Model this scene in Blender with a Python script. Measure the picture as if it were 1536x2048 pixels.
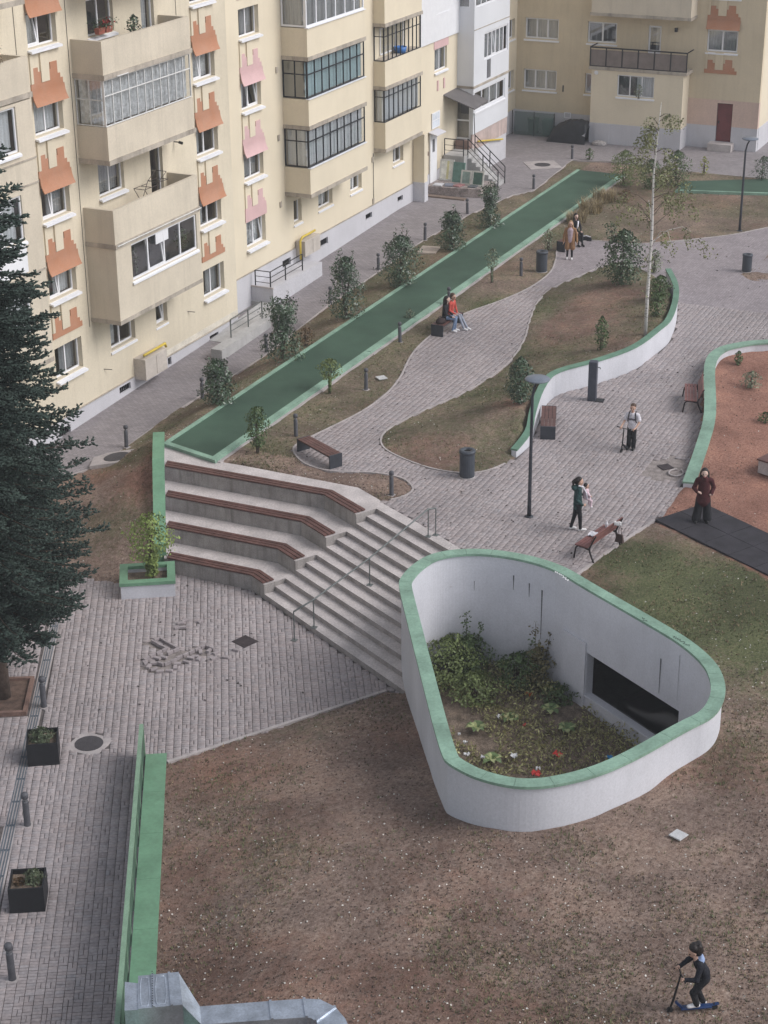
import bpy, math, random
import numpy as np
from mathutils import Vector, Matrix
from mathutils.geometry import tessellate_polygon
random.seed(7); RNG = np.random.default_rng(7)
R = math.radians
for o in list(bpy.data.objects): bpy.data.objects.remove(o)
scn = bpy.context.scene
COL = scn.collection

# ------------------------------------------------------------------ camera
# x runs along the long apartment facade (away from us), y points to that facade, z=0 is the upper square
CAM_H = 22.0
FPX, PIT, ROL, YAW = 3573.66, 0.422524, -0.0079233, 0.4338135      # focal length in photo pixels (1536 x 2048)
_cp, _sp, _cr, _sr = math.cos(PIT), math.sin(PIT), math.cos(ROL), math.sin(ROL)
FW = np.array([math.cos(YAW)*_cp, math.sin(YAW)*_cp, -_sp]); _rt = np.array([math.sin(YAW), -math.cos(YAW), 0.])
_up = np.cross(_rt, FW)
RT = _cr*_rt + _sr*_up; UP = -_sr*_rt + _cr*_up
cam_d = bpy.data.cameras.new('camera'); cam = bpy.data.objects.new('camera', cam_d); COL.objects.link(cam)
cam.matrix_world = Matrix([[RT[0], UP[0], -FW[0], 0], [RT[1], UP[1], -FW[1], 0], [RT[2], UP[2], -FW[2], CAM_H], [0, 0, 0, 1]])
cam_d.sensor_fit = 'HORIZONTAL'; cam_d.sensor_width = 36.0; cam_d.lens = FPX/1536*36
cam_d.clip_start = 0.5; cam_d.clip_end = 2000
scn.camera = cam

# ------------------------------------------------------------------ daylight, overcast
world = bpy.data.worlds.new('World'); scn.world = world; world.use_nodes = True
wn = world.node_tree.nodes; wl = world.node_tree.links
bg = wn['Background']
SUN_EL, SUN_AZ = R(42), R(-78)          # azimuth measured from +x towards +y: the light comes from the right
sky = wn.new('ShaderNodeTexSky'); sky.sky_type = 'NISHITA'; sky.sun_disc = False
sky.sun_elevation = SUN_EL; sky.sun_rotation = R(90) - SUN_AZ
hs = wn.new('ShaderNodeHueSaturation'); hs.inputs['Saturation'].default_value = 0.36
wl.new(sky.outputs[0], hs.inputs['Color']); wl.new(hs.outputs[0], bg.inputs['Color'])
bg.inputs['Strength'].default_value = 0.10
sd = bpy.data.lights.new('sun', 'SUN'); sd.energy = 1.35; sd.angle = R(34); sd.color = (1.0, 0.97, 0.96)
sun = bpy.data.objects.new('sun', sd); COL.objects.link(sun)
_sv = Vector((math.cos(SUN_EL)*math.cos(SUN_AZ), math.cos(SUN_EL)*math.sin(SUN_AZ), math.sin(SUN_EL)))
sun.rotation_euler = _sv.to_track_quat('Z', 'Y').to_euler(); sun.location = (40, -40, 60)
scn.view_settings.view_transform = 'Standard'; scn.view_settings.look = 'None'
scn.view_settings.exposure = 0.76; scn.view_settings.gamma = 1.0
scn.render.engine = 'CYCLES'
scn.cycles.max_bounces = 6; scn.cycles.transparent_max_bounces = 12

# ------------------------------------------------------------------ helpers
def ray(px, py): return FW + (px-768)/FPX*RT - (py-1024)/FPX*UP
def P(px, py, z=0.):
    """photo pixel -> point on the level plane z"""
    d = ray(px, py); t = (z-CAM_H)/d[2]; return np.array([t*d[0], t*d[1], z])
def PX(p):
    v = np.asarray(p, float) - np.array([0, 0, CAM_H]); zc = v @ FW
    return 768+FPX*(v @ RT)/zc, 1024-FPX*(v @ UP)/zc
def road_z(x):
    x = np.asarray(x, float); return np.maximum(-1.8, np.where(x > 47, -.032*np.maximum(0, 77-x), -.96-(47-x)*.093))
def PR(px, py):
    z = 0.
    for i in range(25): z = float(road_z(P(px, py, z)[0]))
    return P(px, py, z)

MATS = {}
def node(nt, t, **kw):
    n = nt.nodes.new(t)
    for k, v in kw.items(): setattr(n, k, v)
    return n
def mat(name, col, rough=0.8, var=0.12, scale=2.5, col2=None, fine=0.08, fscale=30, bump=0.0, bscale=60, spec=0.35, metal=0.0,
        streak=0.0, streakcol=(0.1, 0.085, 0.07), attr=False, stretch=None):
    """principled material: base colour broken by a large and a fine noise, optional vertical dirt streaks and per-piece tint"""
    if name in MATS: return MATS[name]
    m = bpy.data.materials.new(name); m.use_nodes = True; nt = m.node_tree; L = nt.links
    bs = nt.nodes['Principled BSDF']; bs.inputs['Roughness'].default_value = rough
    bs.inputs['Metallic'].default_value = metal; bs.inputs['Specular IOR Level'].default_value = spec
    geo = node(nt, 'ShaderNodeNewGeometry'); pos = geo.outputs['Position']
    n1 = node(nt, 'ShaderNodeTexNoise'); n1.inputs['Scale'].default_value = scale; n1.inputs['Detail'].default_value = 5; n1.inputs['Roughness'].default_value = 0.6
    if stretch:
        mp = node(nt, 'ShaderNodeMapping'); mp.inputs['Scale'].default_value = stretch
        L.new(pos, mp.inputs['Vector']); L.new(mp.outputs[0], n1.inputs['Vector'])
    else: L.new(pos, n1.inputs['Vector'])
    r1 = node(nt, 'ShaderNodeValToRGB'); r1.color_ramp.elements[0].position = 0.35; r1.color_ramp.elements[1].position = 0.65
    c = np.array(col[:3]); 
    a = c*(1-var); b = np.minimum(c*(1+var), 1) if col2 is None else np.array(col2[:3])
    r1.color_ramp.elements[0].color = (*a, 1); r1.color_ramp.elements[1].color = (*b, 1)
    L.new(n1.outputs['Fac'], r1.inputs['Fac']); out = r1.outputs['Color']
    if fine > 0:
        n2 = node(nt, 'ShaderNodeTexNoise'); n2.inputs['Scale'].default_value = fscale; n2.inputs['Detail'].default_value = 3
        L.new(pos, n2.inputs['Vector'])
        mr = node(nt, 'ShaderNodeMapRange'); mr.inputs['From Min'].default_value = 0.3; mr.inputs['From Max'].default_value = 0.7
        mr.inputs['To Min'].default_value = 1-fine*1.6; mr.inputs['To Max'].default_value = 1+fine*1.6
        L.new(n2.outputs['Fac'], mr.inputs['Value'])
        mx = node(nt, 'ShaderNodeMix', data_type='RGBA', blend_type='MULTIPLY'); mx.inputs[0].default_value = 1
        L.new(out, mx.inputs[6]); L.new(mr.outputs[0], mx.inputs[7]); out = mx.outputs[2]
    if attr:
        at = node(nt, 'ShaderNodeAttribute', attribute_name='tint')
        mx = node(nt, 'ShaderNodeMix', data_type='RGBA', blend_type='MULTIPLY'); mx.inputs[0].default_value = 1
        L.new(out, mx.inputs[6]); L.new(at.outputs['Color'], mx.inputs[7]); out = mx.outputs[2]
    if streak > 0:
        mp = node(nt, 'ShaderNodeMapping'); mp.inputs['Scale'].default_value = (2.2, 2.2, 0.16)
        n3 = node(nt, 'ShaderNodeTexNoise'); n3.inputs['Scale'].default_value = 2.0; n3.inputs['Detail'].default_value = 6; n3.inputs['Roughness'].default_value = 0.65
        L.new(pos, mp.inputs['Vector']); L.new(mp.outputs[0], n3.inputs['Vector'])
        mr = node(nt, 'ShaderNodeMapRange'); mr.inputs['From Min'].default_value = 0.5; mr.inputs['From Max'].default_value = 0.78
        mr.inputs['To Min'].default_value = 0; mr.inputs['To Max'].default_value = streak
        L.new(n3.outputs['Fac'], mr.inputs['Value'])
        mx = node(nt, 'ShaderNodeMix', data_type='RGBA'); mx.inputs[7].default_value = (*streakcol, 1)
        L.new(mr.outputs[0], mx.inputs[0]); L.new(out, mx.inputs[6]); out = mx.outputs[2]
    L.new(out, bs.inputs['Base Color'])
    if bump > 0:
        nb = node(nt, 'ShaderNodeTexNoise'); nb.inputs['Scale'].default_value = bscale; nb.inputs['Detail'].default_value = 4
        L.new(pos, nb.inputs['Vector'])
        bp = node(nt, 'ShaderNodeBump'); bp.inputs['Strength'].default_value = bump; bp.inputs['Distance'].default_value = 0.02
        L.new(nb.outputs['Fac'], bp.inputs['Height']); L.new(bp.outputs[0], bs.inputs['Normal'])
    MATS[name] = m; return m

def glassmat(name, tint=(0.75, 0.8, 0.82), refl=0.12):
    if name in MATS: return MATS[name]
    m = bpy.data.materials.new(name); m.use_nodes = True; nt = m.node_tree; nt.nodes.clear(); L = nt.links
    out = node(nt, 'ShaderNodeOutputMaterial'); tr = node(nt, 'ShaderNodeBsdfTransparent'); tr.inputs[0].default_value = (*tint, 1)
    gl = node(nt, 'ShaderNodeBsdfGlossy'); gl.inputs['Roughness'].default_value = 0.03
    lw = node(nt, 'ShaderNodeLayerWeight'); lw.inputs[0].default_value = 0.35
    ma = node(nt, 'ShaderNodeMapRange'); ma.inputs['To Min'].default_value = refl; ma.inputs['To Max'].default_value = 0.42
    mx = node(nt, 'ShaderNodeMixShader'); L.new(lw.outputs['Fresnel'], ma.inputs['Value']); L.new(ma.outputs[0], mx.inputs[0])
    L.new(tr.outputs[0], mx.inputs[1]); L.new(gl.outputs[0], mx.inputs[2]); L.new(mx.outputs[0], out.inputs[0])
    MATS[name] = m; return m

def link(o, parent=None):
    COL.objects.link(o)
    if parent is not None: o.parent = parent
    return o
def wloc(o):
    v = Vector((0, 0, 0))
    while o is not None: v += o.location; o = o.parent
    return v
def tag(o, label=None, cat=None, group=None, kind=None):
    if label: o['label'] = label
    if cat: o['category'] = cat
    if group: o['group'] = group
    if kind: o['kind'] = kind
    return o
def thing(name, label, cat, loc=(0, 0, 0), rz=0., group=None):
    o = bpy.data.objects.new(name, None); o.empty_display_size = 0.2; link(o)
    o.location = [float(v) for v in loc]; o.rotation_euler = (0, 0, rz)
    return tag(o, label, cat, group)
def mesh_np(name, V, F, mats, parent=None, smooth=False, tint=None, mi=None, world=True):
    """fast mesh from arrays; F is an (n,3) or (n,4) array or list of such"""
    V = np.asarray(V, dtype=np.float32)
    if world and parent is not None: V = V - np.array(wloc(parent), dtype=np.float32)
    Fs = F if isinstance(F, list) else [F]
    Fs = [np.asarray(f, dtype=np.int32) for f in Fs if len(f)]
    me = bpy.data.meshes.new(name)
    me.vertices.add(len(V)); me.vertices.foreach_set('co', V.ravel())
    idx = np.concatenate([f.ravel() for f in Fs]); tot = np.concatenate([np.full(len(f), f.shape[1], np.int32) for f in Fs])
    st = np.concatenate([[0], np.cumsum(tot)[:-1]]).astype(np.int32)
    me.loops.add(len(idx)); me.loops.foreach_set('vertex_index', idx)
    me.polygons.add(len(tot)); me.polygons.foreach_set('loop_start', st); me.polygons.foreach_set('loop_total', tot)
    if mi is not None: me.polygons.foreach_set('material_index', np.asarray(mi, np.int32))
    if smooth: me.polygons.foreach_set('use_smooth', np.ones(len(tot), bool))
    for m in (mats if isinstance(mats, (list, tuple)) else [mats]): me.materials.append(m)
    if tint is not None:
        at = me.color_attributes.new('tint', 'FLOAT_COLOR', 'POINT')
        at.data.foreach_set('color', np.asarray(tint, np.float32).ravel())
    me.update(calc_edges=True); me.validate()
    o = bpy.data.objects.new(name, me); return link(o, parent)

class MB:
    """collects simple shapes into ONE mesh; T maps local points to world points"""
    def __init__(s, T=None): s.v = []; s.f = []; s.m = []; s.T = T
    def add(s, pts, faces, mi=0):
        n = len(s.v)
        for p in pts: s.v.append(tuple(s.T(*p)) if s.T else tuple(float(c) for c in p))
        for f in faces: s.f.append(tuple(n+i for i in f)); s.m.append(mi)
        return s
    def quad(s, a, b, c, d, mi=0): return s.add([a, b, c, d], [(0, 1, 2, 3)], mi)
    def box(s, x0, x1, y0, y1, z0, z1, mi=0, ch=0.):
        if ch <= 0:
            return s.add([(x0, y0, z0), (x1, y0, z0), (x1, y1, z0), (x0, y1, z0), (x0, y0, z1), (x1, y0, z1), (x1, y1, z1), (x0, y1, z1)],
                  [(0, 3, 2, 1), (4, 5, 6, 7), (0, 1, 5, 4), (1, 2, 6, 5), (2, 3, 7, 6), (3, 0, 4, 7)], mi)
        c = ch
        return s.add([(x0, y0, z0), (x1, y0, z0), (x1, y1, z0), (x0, y1, z0), (x0, y0, z1-c), (x1, y0, z1-c), (x1, y1, z1-c), (x0, y1, z1-c),
                      (x0+c, y0+c, z1), (x1-c, y0+c, z1), (x1-c, y1-c, z1), (x0+c, y1-c, z1)],
                  [(0, 3, 2, 1), (0, 1, 5, 4), (1, 2, 6, 5), (2, 3, 7, 6), (3, 0, 4, 7), (4, 5, 9, 8), (5, 6, 10, 9), (6, 7, 11, 10), (7, 4, 8, 11), (8, 9, 10, 11)], mi)
    def hexa(s, c, mi=0):
        """8 corners: bottom ring then top ring"""
        return s.add(c, [(0, 3, 2, 1), (4, 5, 6, 7), (0, 1, 5, 4), (1, 2, 6, 5), (2, 3, 7, 6), (3, 0, 4, 7)], mi)
    def bar(s, a, b, w, h, mi=0, up=(0, 0, 1)):
        """rectangular bar from a to b, w across, h along up"""
        a = Vector(a); b = Vector(b); d = (b-a).normalized(); u = Vector(up)
        if abs(d.dot(u)) > 0.98: u = Vector((1, 0, 0))
        sd = d.cross(u).normalized(); u = sd.cross(d).normalized()
        c = [a - sd*w/2 - u*h/2, a + sd*w/2 - u*h/2, a + sd*w/2 + u*h/2, a - sd*w/2 + u*h/2]
        e = [p + (b-a) for p in c]
        return s.add(c+e, [(0, 3, 2, 1), (4, 5, 6, 7), (0, 1, 5, 4), (1, 2, 6, 5), (2, 3, 7, 6), (3, 0, 4, 7)], mi)
    def prism(s, poly, z0, z1, mi=0, zt=None, bottom=True):
        n = len(poly); zt = zt or (lambda x, y: z1)
        s_v = [(p[0], p[1], z0) for p in poly] + [(p[0], p[1], zt(p[0], p[1])) for p in poly]
        fs = [(i, (i+1) % n, n+(i+1) % n, n+i) for i in range(n)]
        tri = tessellate_polygon([[Vector((p[0], p[1], 0)) for p in poly]])
        for t in tri:
            fs.append(tuple(n+i for i in t))
            if bottom: fs.append(tuple(reversed(t)))
        return s.add(s_v, fs, mi)
    def tube(s, path, r, n=8, mi=0, cap=True):
        path = [Vector(p) for p in path]; k = len(path)
        rs = r if isinstance(r, (list, tuple, np.ndarray)) else [r]*k
        pts = []; prev = None
        for i, p in enumerate(path):
            d = (path[min(i+1, k-1)] - path[max(i-1, 0)]).normalized()
            if prev is None:
                u = d.orthogonal().normalized()
            else:
                u = (prev - d*prev.dot(d)).normalized()
            prev = u; w = d.cross(u)
            for j in range(n):
                a = 2*math.pi*j/n; pts.append(p + (u*math.cos(a) + w*math.sin(a))*rs[i])
        fs = [(i*n+j, i*n+(j+1) % n, (i+1)*n+(j+1) % n, (i+1)*n+j) for i in range(k-1) for j in range(n)]
        if cap: fs += [tuple(range(n-1, -1, -1)), tuple((k-1)*n+j for j in range(n))]
        return s.add(pts, fs, mi)
    def lathe(s, prof, n=20, c=(0, 0), mi=0):
        pts = []; k = len(prof)
        for r, z in prof:
            for j in range(n):
                a = 2*math.pi*j/n; pts.append((c[0]+r*math.cos(a), c[1]+r*math.sin(a), z))
        fs = [(i*n+j, i*n+(j+1) % n, (i+1)*n+(j+1) % n, (i+1)*n+j) for i in range(k-1) for j in range(n)]
        if prof[0][0] > 0.001: fs.append(tuple(range(n-1, -1, -1)))
        if prof[-1][0] > 0.001: fs.append(tuple((k-1)*n+j for j in range(n)))
        return s.add(pts, fs, mi)
    def build(s, name, mats, parent=None, smooth=False, world=None, loc=None):
        me = bpy.data.meshes.new(name); V = np.array(s.v, float)
        off = np.zeros(3)
        if world is None: world = True
        if parent is not None and world: off = np.array(wloc(parent))
        if loc is not None: off = off + np.array(loc, float)
        me.from_pydata((V-off).tolist(), [], s.f)
        for m in (mats if isinstance(mats, (list, tuple)) else [mats]): me.materials.append(m)
        me.polygons.foreach_set('material_index', np.array(s.m, np.int32))
        if smooth: me.polygons.foreach_set('use_smooth', np.ones(len(s.f), bool))
        me.update()
        o = bpy.data.objects.new(name, me)
        if loc is not None: o.location = loc
        return link(o, parent)
def copy_tree(o, parent=None):
    c = o.copy(); COL.objects.link(c)
    if parent is not None: c.parent = parent
    for ch in list(o.children): copy_tree(ch, c)
    return c

# ---- polygons in plan
def inside(poly, X, Y):
    X = np.asarray(X, float); Y = np.asarray(Y, float); r = np.zeros(X.shape, bool); n = len(poly)
    for i in range(n):
        x0, y0 = poly[i][:2]; x1, y1 = poly[(i+1) % n][:2]
        if y0 == y1: continue
        c = ((y0 > Y) != (y1 > Y)) & (X < (x1-x0)*(Y-y0)/(y1-y0)+x0); r ^= c
    return r
def pdist(line, X, Y, closed=False):
    """distance to a polyline and the fraction-weighted value of its third column"""
    X = np.asarray(X, float); Y = np.asarray(Y, float); D = np.full(X.shape, 1e9); Z = np.zeros(X.shape)
    n = len(line)
    for i in range(n if closed else n-1):
        a = line[i]; b = line[(i+1) % n]
        dx, dy = b[0]-a[0], b[1]-a[1]; l2 = dx*dx+dy*dy+1e-12
        t = np.clip(((X-a[0])*dx+(Y-a[1])*dy)/l2, 0, 1)
        d = np.hypot(X-a[0]-t*dx, Y-a[1]-t*dy); m = d < D; D = np.where(m, d, D)
        if len(a) > 2: Z = np.where(m, a[2]*(1-t)+b[2]*t, Z)
    return D, Z
def smooth_line(pts, n=6, closed=False):
    """Catmull-Rom through the points"""
    pts = [np.asarray(p, float) for p in pts]; out = []; k = len(pts)
    for i in range(k if closed else k-1):
        p0 = pts[(i-1) % k] if closed or i > 0 else 2*pts[0]-pts[1]
        p1 = pts[i]; p2 = pts[(i+1) % k]
        p3 = pts[(i+2) % k] if closed or i+2 < k else 2*pts[-1]-pts[-2]
        for j in range(n):
            t = j/n
            out.append(0.5*((2*p1)+(-p0+p2)*t+(2*p0-5*p1+4*p2-p3)*t*t+(-p0+3*p1-3*p2+p3)*t**3))
    if not closed: out.append(pts[-1])
    return out
def offset_line(pts, d, closed=False):
    """shift a plan polyline sideways (left of its direction for d > 0)"""
    k = len(pts); out = []
    for i in range(k):
        a = pts[i-1] if (i > 0 or closed) else pts[i]; b = pts[(i+1) % k] if (i+1 < k or closed) else pts[i]
        t = np.array(b[:2])-np.array(a[:2]); t = t/(np.linalg.norm(t)+1e-9)
        out.append(np.array([pts[i][0]-t[1]*d, pts[i][1]+t[0]*d]))
    return out
# ================================================================== plan of the place
ZL = -1.8                                             # lower square
# stairs: nosing points along the flank, nosings run in direction S_DIR, the flight goes down along F_DIR
S_DIR = np.array([math.cos(R(-120)), math.sin(R(-120))]); F_DIR = np.array([math.cos(R(151)), math.sin(R(151))])
N0 = np.array([44.54, 20.89])
def nos(i): return N0 + F_DIR*0.37*i
# side wall of the seating steps
WA = np.array([46.72, 29.69]); WB = np.array([41.55, 26.60])
# pit (open light well of the garage)
PIT_Z = 0.95
_pp = [(42,190),(60,270),(130,550),(230,945),(270,985),(400,1050),(610,1090),(860,1045),(1060,965),(1310,820),(1420,770),(1465,690),(1465,620),(1430,540),(1330,450),(1200,370),(900,200),(770,120),(640,75),(480,45),(320,38),(180,60),(100,110),(55,160)]
_P0 = [P(780+a*700/1536, 1080+b*700/1536, PIT_Z)[:2] for a, b in _pp]
PIT = list(_P0)
for _k in range(3):                                   # round the corners
    PIT = [q for i in range(len(PIT)) for q in (PIT[i]*.75+PIT[(i+1) % len(PIT)]*.25, PIT[i]*.25+PIT[(i+1) % len(PIT)]*.75)]
PIX = {k: int(np.argmin([np.linalg.norm(q-_P0[k]) for q in PIT])) for k in (14, 17)}
_c = np.mean(PIT, axis=0)
_area = sum(PIT[i][0]*PIT[(i+1) % len(PIT)][1]-PIT[(i+1) % len(PIT)][0]*PIT[i][1] for i in range(len(PIT)))
PIT_CCW = _area > 0
def pit_in(d):      # outline moved inwards by d
    return offset_line(PIT, d if PIT_CCW else -d, True)
# green strip / railing beside the lower square
ST_A = P(312.5, 1507, -1.72); ST_B = P(285, 1955, -0.85)
ST_D = (ST_B-ST_A)[:2]/np.linalg.norm((ST_B-ST_A)[:2]); ST_N = np.array([-ST_D[1], ST_D[0]])   # ST_N towards the lawn?
if ST_N[1] > 0: ST_N = -ST_N
ST_SL = (ST_B[2]-ST_A[2])/np.linalg.norm((ST_B-ST_A)[:2])
ST_END = ST_A[:2]+ST_D*16.0
# lower square
LA = P(335, 1525, ZL)[:2]; LB = P(772, 1382, ZL)[:2]
tier4 = [nos(11), None]
XF = [44.76, 43.60, 42.44, 41.34]                      # front faces of the four seats
def tier_front(j):
    e = nos(3*j+2); t = (XF[j]-e[0])/(-S_DIR[0]); b = e - S_DIR*t
    t2 = (XF[j]-WB[0])/(WA[0]-WB[0]); w = WB+(WA-WB)*t2
    return [w, b, e]
TF = [tier_front(j) for j in range(4)]
STAIR_FOOT = nos(11)+S_DIR*6.95
LOWER = [TF[3][0]+np.array([0.3, 0.4]), TF[3][1], TF[3][2], STAIR_FOOT, LB, LA, ST_A[:2], ST_END, ST_END+np.array([-10, 2.]), np.array([6., 26.]), np.array([14., 40.]),
         np.array([30., 33.5]), np.array([37., 32.3]), P(130, 1143, ZL)[:2], P(190, 1160, ZL)[:2], P(240, 1165, ZL)[:2]]
# upper square with the winding path
LANDING_BACK = [P(a, b)[:2] for a, b in [(417,920),(480,930),(569,947),(716,975),(758,999),(766,1006)]]
LAND_END = P(922, 1098)[:2]
_left = [(760,1003),(800,995),(822,984),(824,972),(800,955),(740,945),(660,942),(612,928),(590,908),(592,890),(640,865),(720,825),(770,790),(800,755),(820,715),(842,688),(880,657),(930,627),(1000,602),(1060,575),(1100,545),(1112,518),(1120,495),(1180,481),(1260,488),(1350,482),(1460,470),(1536,455),(1750,415)]
_right = [(1800,690),(1640,702),(1536,708),(1480,713),(1430,727),(1408,760),(1408,850),(1393,905),(1366,975),(1335,1022),(1310,1040),(1230,1092),(1150,1152)]
LEFTL = smooth_line([P(a, b)[:2] for a, b in _left], 4)
RIGHTL = [P(a, b)[:2] for a, b in _right]
UPPER = [P(922,1098)[:2], P(829,1042)[:2], P(766,1007)[:2]] + LEFTL + RIGHTL + [_P0[17], _P0[19], _P0[20]]
_isl = [(1022,922),(975,941),(925,946),(860,936),(795,912),(766,893),(764,872),(790,850),(850,820),(920,790),(980,755),(1022,720),(1048,680),(1060,640),(1075,605),(1105,577),(1160,552),(1212,530),(1255,528),(1300,548),(1338,578)]
_wal = [(1338,578),(1352,608),(1353,640),(1340,680),(1318,702),(1270,738),(1200,765),(1120,788),(1092,812),(1070,862),(1060,890),(1022,922)]
ISL_L = smooth_line([P(a, b)[:2] for a, b in _isl], 4)
WALL = smooth_line([P(a, b)[:2] for a, b in _wal], 4)          # foot of the curved wall, plaza side
ISLAND = ISL_L[:-1] + WALL[:-1]
_wi = offset_line(WALL, .30)
if not inside(ISLAND, np.array([_wi[20][0]]), np.array([_wi[20][1]]))[0]: _wi = offset_line(WALL, -.30)
ISLAND_IN = ISL_L[:-1] + _wi[:-1]
SMALL = [P(a, b)[:2] for a, b in [(1700,495),(1536,510),(1490,535),(1474,550),(1500,562),(1536,566),(1700,570)]]
# playground
PGW = smooth_line([P(a, b)[:2] for a, b in [(1366,975),(1393,905),(1408,850),(1408,760),(1430,727),(1480,713),(1536,708),(1700,702)]], 4)
PLAY = [P(a, b)[:2] for a, b in [(1366,975),(1335,1022),(1312,1040),(1320,1050),(1420,1095),(1536,1160),(1750,1260),(1900,900),(1700,702)]] + PGW[::-1][1:]
# road along the facade
ROADE = [np.array([30., 33.5, -1.8]), np.array([40., 33.0, float(road_z(40))])] + [PR(a, b) for a, b in [(140,950),(200,930),(350,823),(532,709),(659,608),(757,543),(850,478),(937,430),(1025,390),(1068,381)]] + [P(1144,320), P(1218,322)]
FAR_E = [P(1218,322)[:2], P(1400,345)[:2], P(1536,357)[:2], P(1800,392)[:2]]
# track
TR_Y0, TR_Y1 = 27.02, 29.22
# bank between road and track
TOP = [np.array([92., 29.35, 0.]), np.array([46.8, 29.6, 0.0]), np.array([45.4, 28.95, -0.1]), np.array([WB[0], WB[1], -1.15])]
BOT = [np.array([WB[0]-0.3, WB[1]+0.1, -1.75]), np.array([*P(240,1165,ZL)[:2], -1.78]), np.array([*P(190,1160,ZL)[:2], -1.78]), np.array([*P(130,1143,ZL)[:2], -1.78]), np.array([40.5, 32.6, -1.7])] + ROADE[2:]
BANK = [t[:2] for t in TOP] + [b[:2] for b in BOT]
AMPH = [TF[3][0]] + TF[3][1:] + [STAIR_FOOT, P(900,1090)[:2]] + [LAND_END, P(829,1042)[:2]] + LANDING_BACK[::-1] + [WA]
_ABd = (LB-LA)/np.linalg.norm(LB-LA); _ABn = np.array([_ABd[1], -_ABd[0]])
if _ABn @ (np.array([0, 0])-LA) < 0: _ABn = -_ABn
def vnoise(X, Y, s, seed=0):
    """cheap smooth value noise"""
    rg = np.random.default_rng(seed); T = rg.random((256, 256)); x = np.asarray(X)/s; y = np.asarray(Y)/s
    xi = np.floor(x).astype(int); yi = np.floor(y).astype(int); u = x-xi; v = y-yi; u = u*u*(3-2*u); v = v*v*(3-2*v)
    g = lambda a, b: T[a % 256, b % 256]
    return (g(xi, yi)*(1-u)+g(xi+1, yi)*u)*(1-v)+(g(xi, yi+1)*(1-u)+g(xi+1, yi+1)*u)*v
def ground_z(X, Y, rough=True):
    X = np.asarray(X, float); Y = np.asarray(Y, float)
    d = (X-LB[0])*_ABn[0]+(Y-LB[1])*_ABn[1]; s = (X-LB[0])*_ABd[0]+(Y-LB[1])*_ABd[1]
    sl = np.abs((X-ST_A[0])*ST_N[0]+(Y-ST_A[1])*ST_N[1])
    sd = (X-ST_A[0])*ST_D[0]+(Y-ST_A[1])*ST_D[1]
    lawn = -1.8+0.19*d+0.40*np.maximum(0, s-1.0)
    w = np.clip(1-sl/4.0, 0, 1); w = w*w*(3-2*w)
    lawn = lawn*(1-w)+np.minimum(lawn, ST_A[2]-0.03+ST_SL*sd)*w
    k = 0.25; Z = -np.log(np.exp(-lawn/k)+1)*k            # soft minimum with 0
    Z = np.where(d < 0, np.where(s < 0.3, -1.8, 0.0), np.maximum(Z, -1.8))
    # island rises to the curved wall
    m = inside(ISLAND_IN, X, Y)
    if m.any():
        dw, _ = pdist(WALL[2:-3], X, Y); dl, _ = pdist(ISL_L, X, Y)
        t = np.clip(dl/(dl+dw+1e-6), 0, 1); tip, _ = pdist([WALL[-1], WALL[-1]+1e-3], X, Y)
        Z = np.where(m, 0.02+0.72*t*t*(3-2*t)*np.clip(tip/2.2, 0, 1), Z)
    m = inside(PLAY, X, Y)
    if m.any():
        dw, _ = pdist(PGW[4:], X, Y); Z = np.where(m, 0.01+0.30*np.clip(1-dw/3.0, 0, 1)**1.5, Z)
    m = inside(BANK, X, Y)
    if m.any():
        dt, zt = pdist(TOP, X, Y); db, zb = pdist(BOT, X, Y)
        t = db/(dt+db+1e-6); t = t*t*(3-2*t); Z = np.where(m, zb*(1-t)+zt*t, Z)
    if rough: Z = Z + (vnoise(X, Y, 0.9, 3)-0.5)*0.05 + (vnoise(X, Y, 0.35, 4)-0.5)*0.03
    # hard surfaces lie on a bed a little below their own level
    far = (Y > TR_Y1+.3) & ~inside(BANK, X, Y) & (X > 38) & (X < 300)
    Z = np.where(far, road_z(X)-0.08, Z)
    Z = np.where((X > 89.9), -0.08, Z)
    Z = np.where(inside(LOWER, X, Y), ZL-0.06, Z)
    Z = np.where(inside(UPPER, X, Y) & ~inside(ISLAND, X, Y) & ~inside(SMALL, X, Y) & ~inside(PLAY, X, Y), -0.06, Z)
    a = inside(AMPH, X, Y)
    if a.any():
        da, _ = pdist(LANDING_BACK+[P(829, 1042)[:2], LAND_END], X, Y); Z = np.where(a, np.where(da > 0.32, -2.3, -.14), Z)
    return Z
_gx = np.arange(14, 100, .2); _gy = np.arange(-4, 38, .2); _GX, _GY = np.meshgrid(_gx, _gy, indexing='ij')
GRID = {r: ground_z(_GX, _GY, r) for r in (False, True)}
def gz_fast(x, y, rough=False):
    G = GRID[rough]; u = np.clip((np.asarray(x)-14)/.2, 0, len(_gx)-1.001); v = np.clip((np.asarray(y)+4)/.2, 0, len(_gy)-1.001); i = u.astype(int); j = v.astype(int); u = u-i; v = v-j
    return (G[i, j]*(1-u)+G[i+1, j]*u)*(1-v)+(G[i, j+1]*(1-u)+G[i+1, j+1]*u)*v
def GZ(x, y): return float(gz_fast(np.array([x]), np.array([y]))[0])

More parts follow.
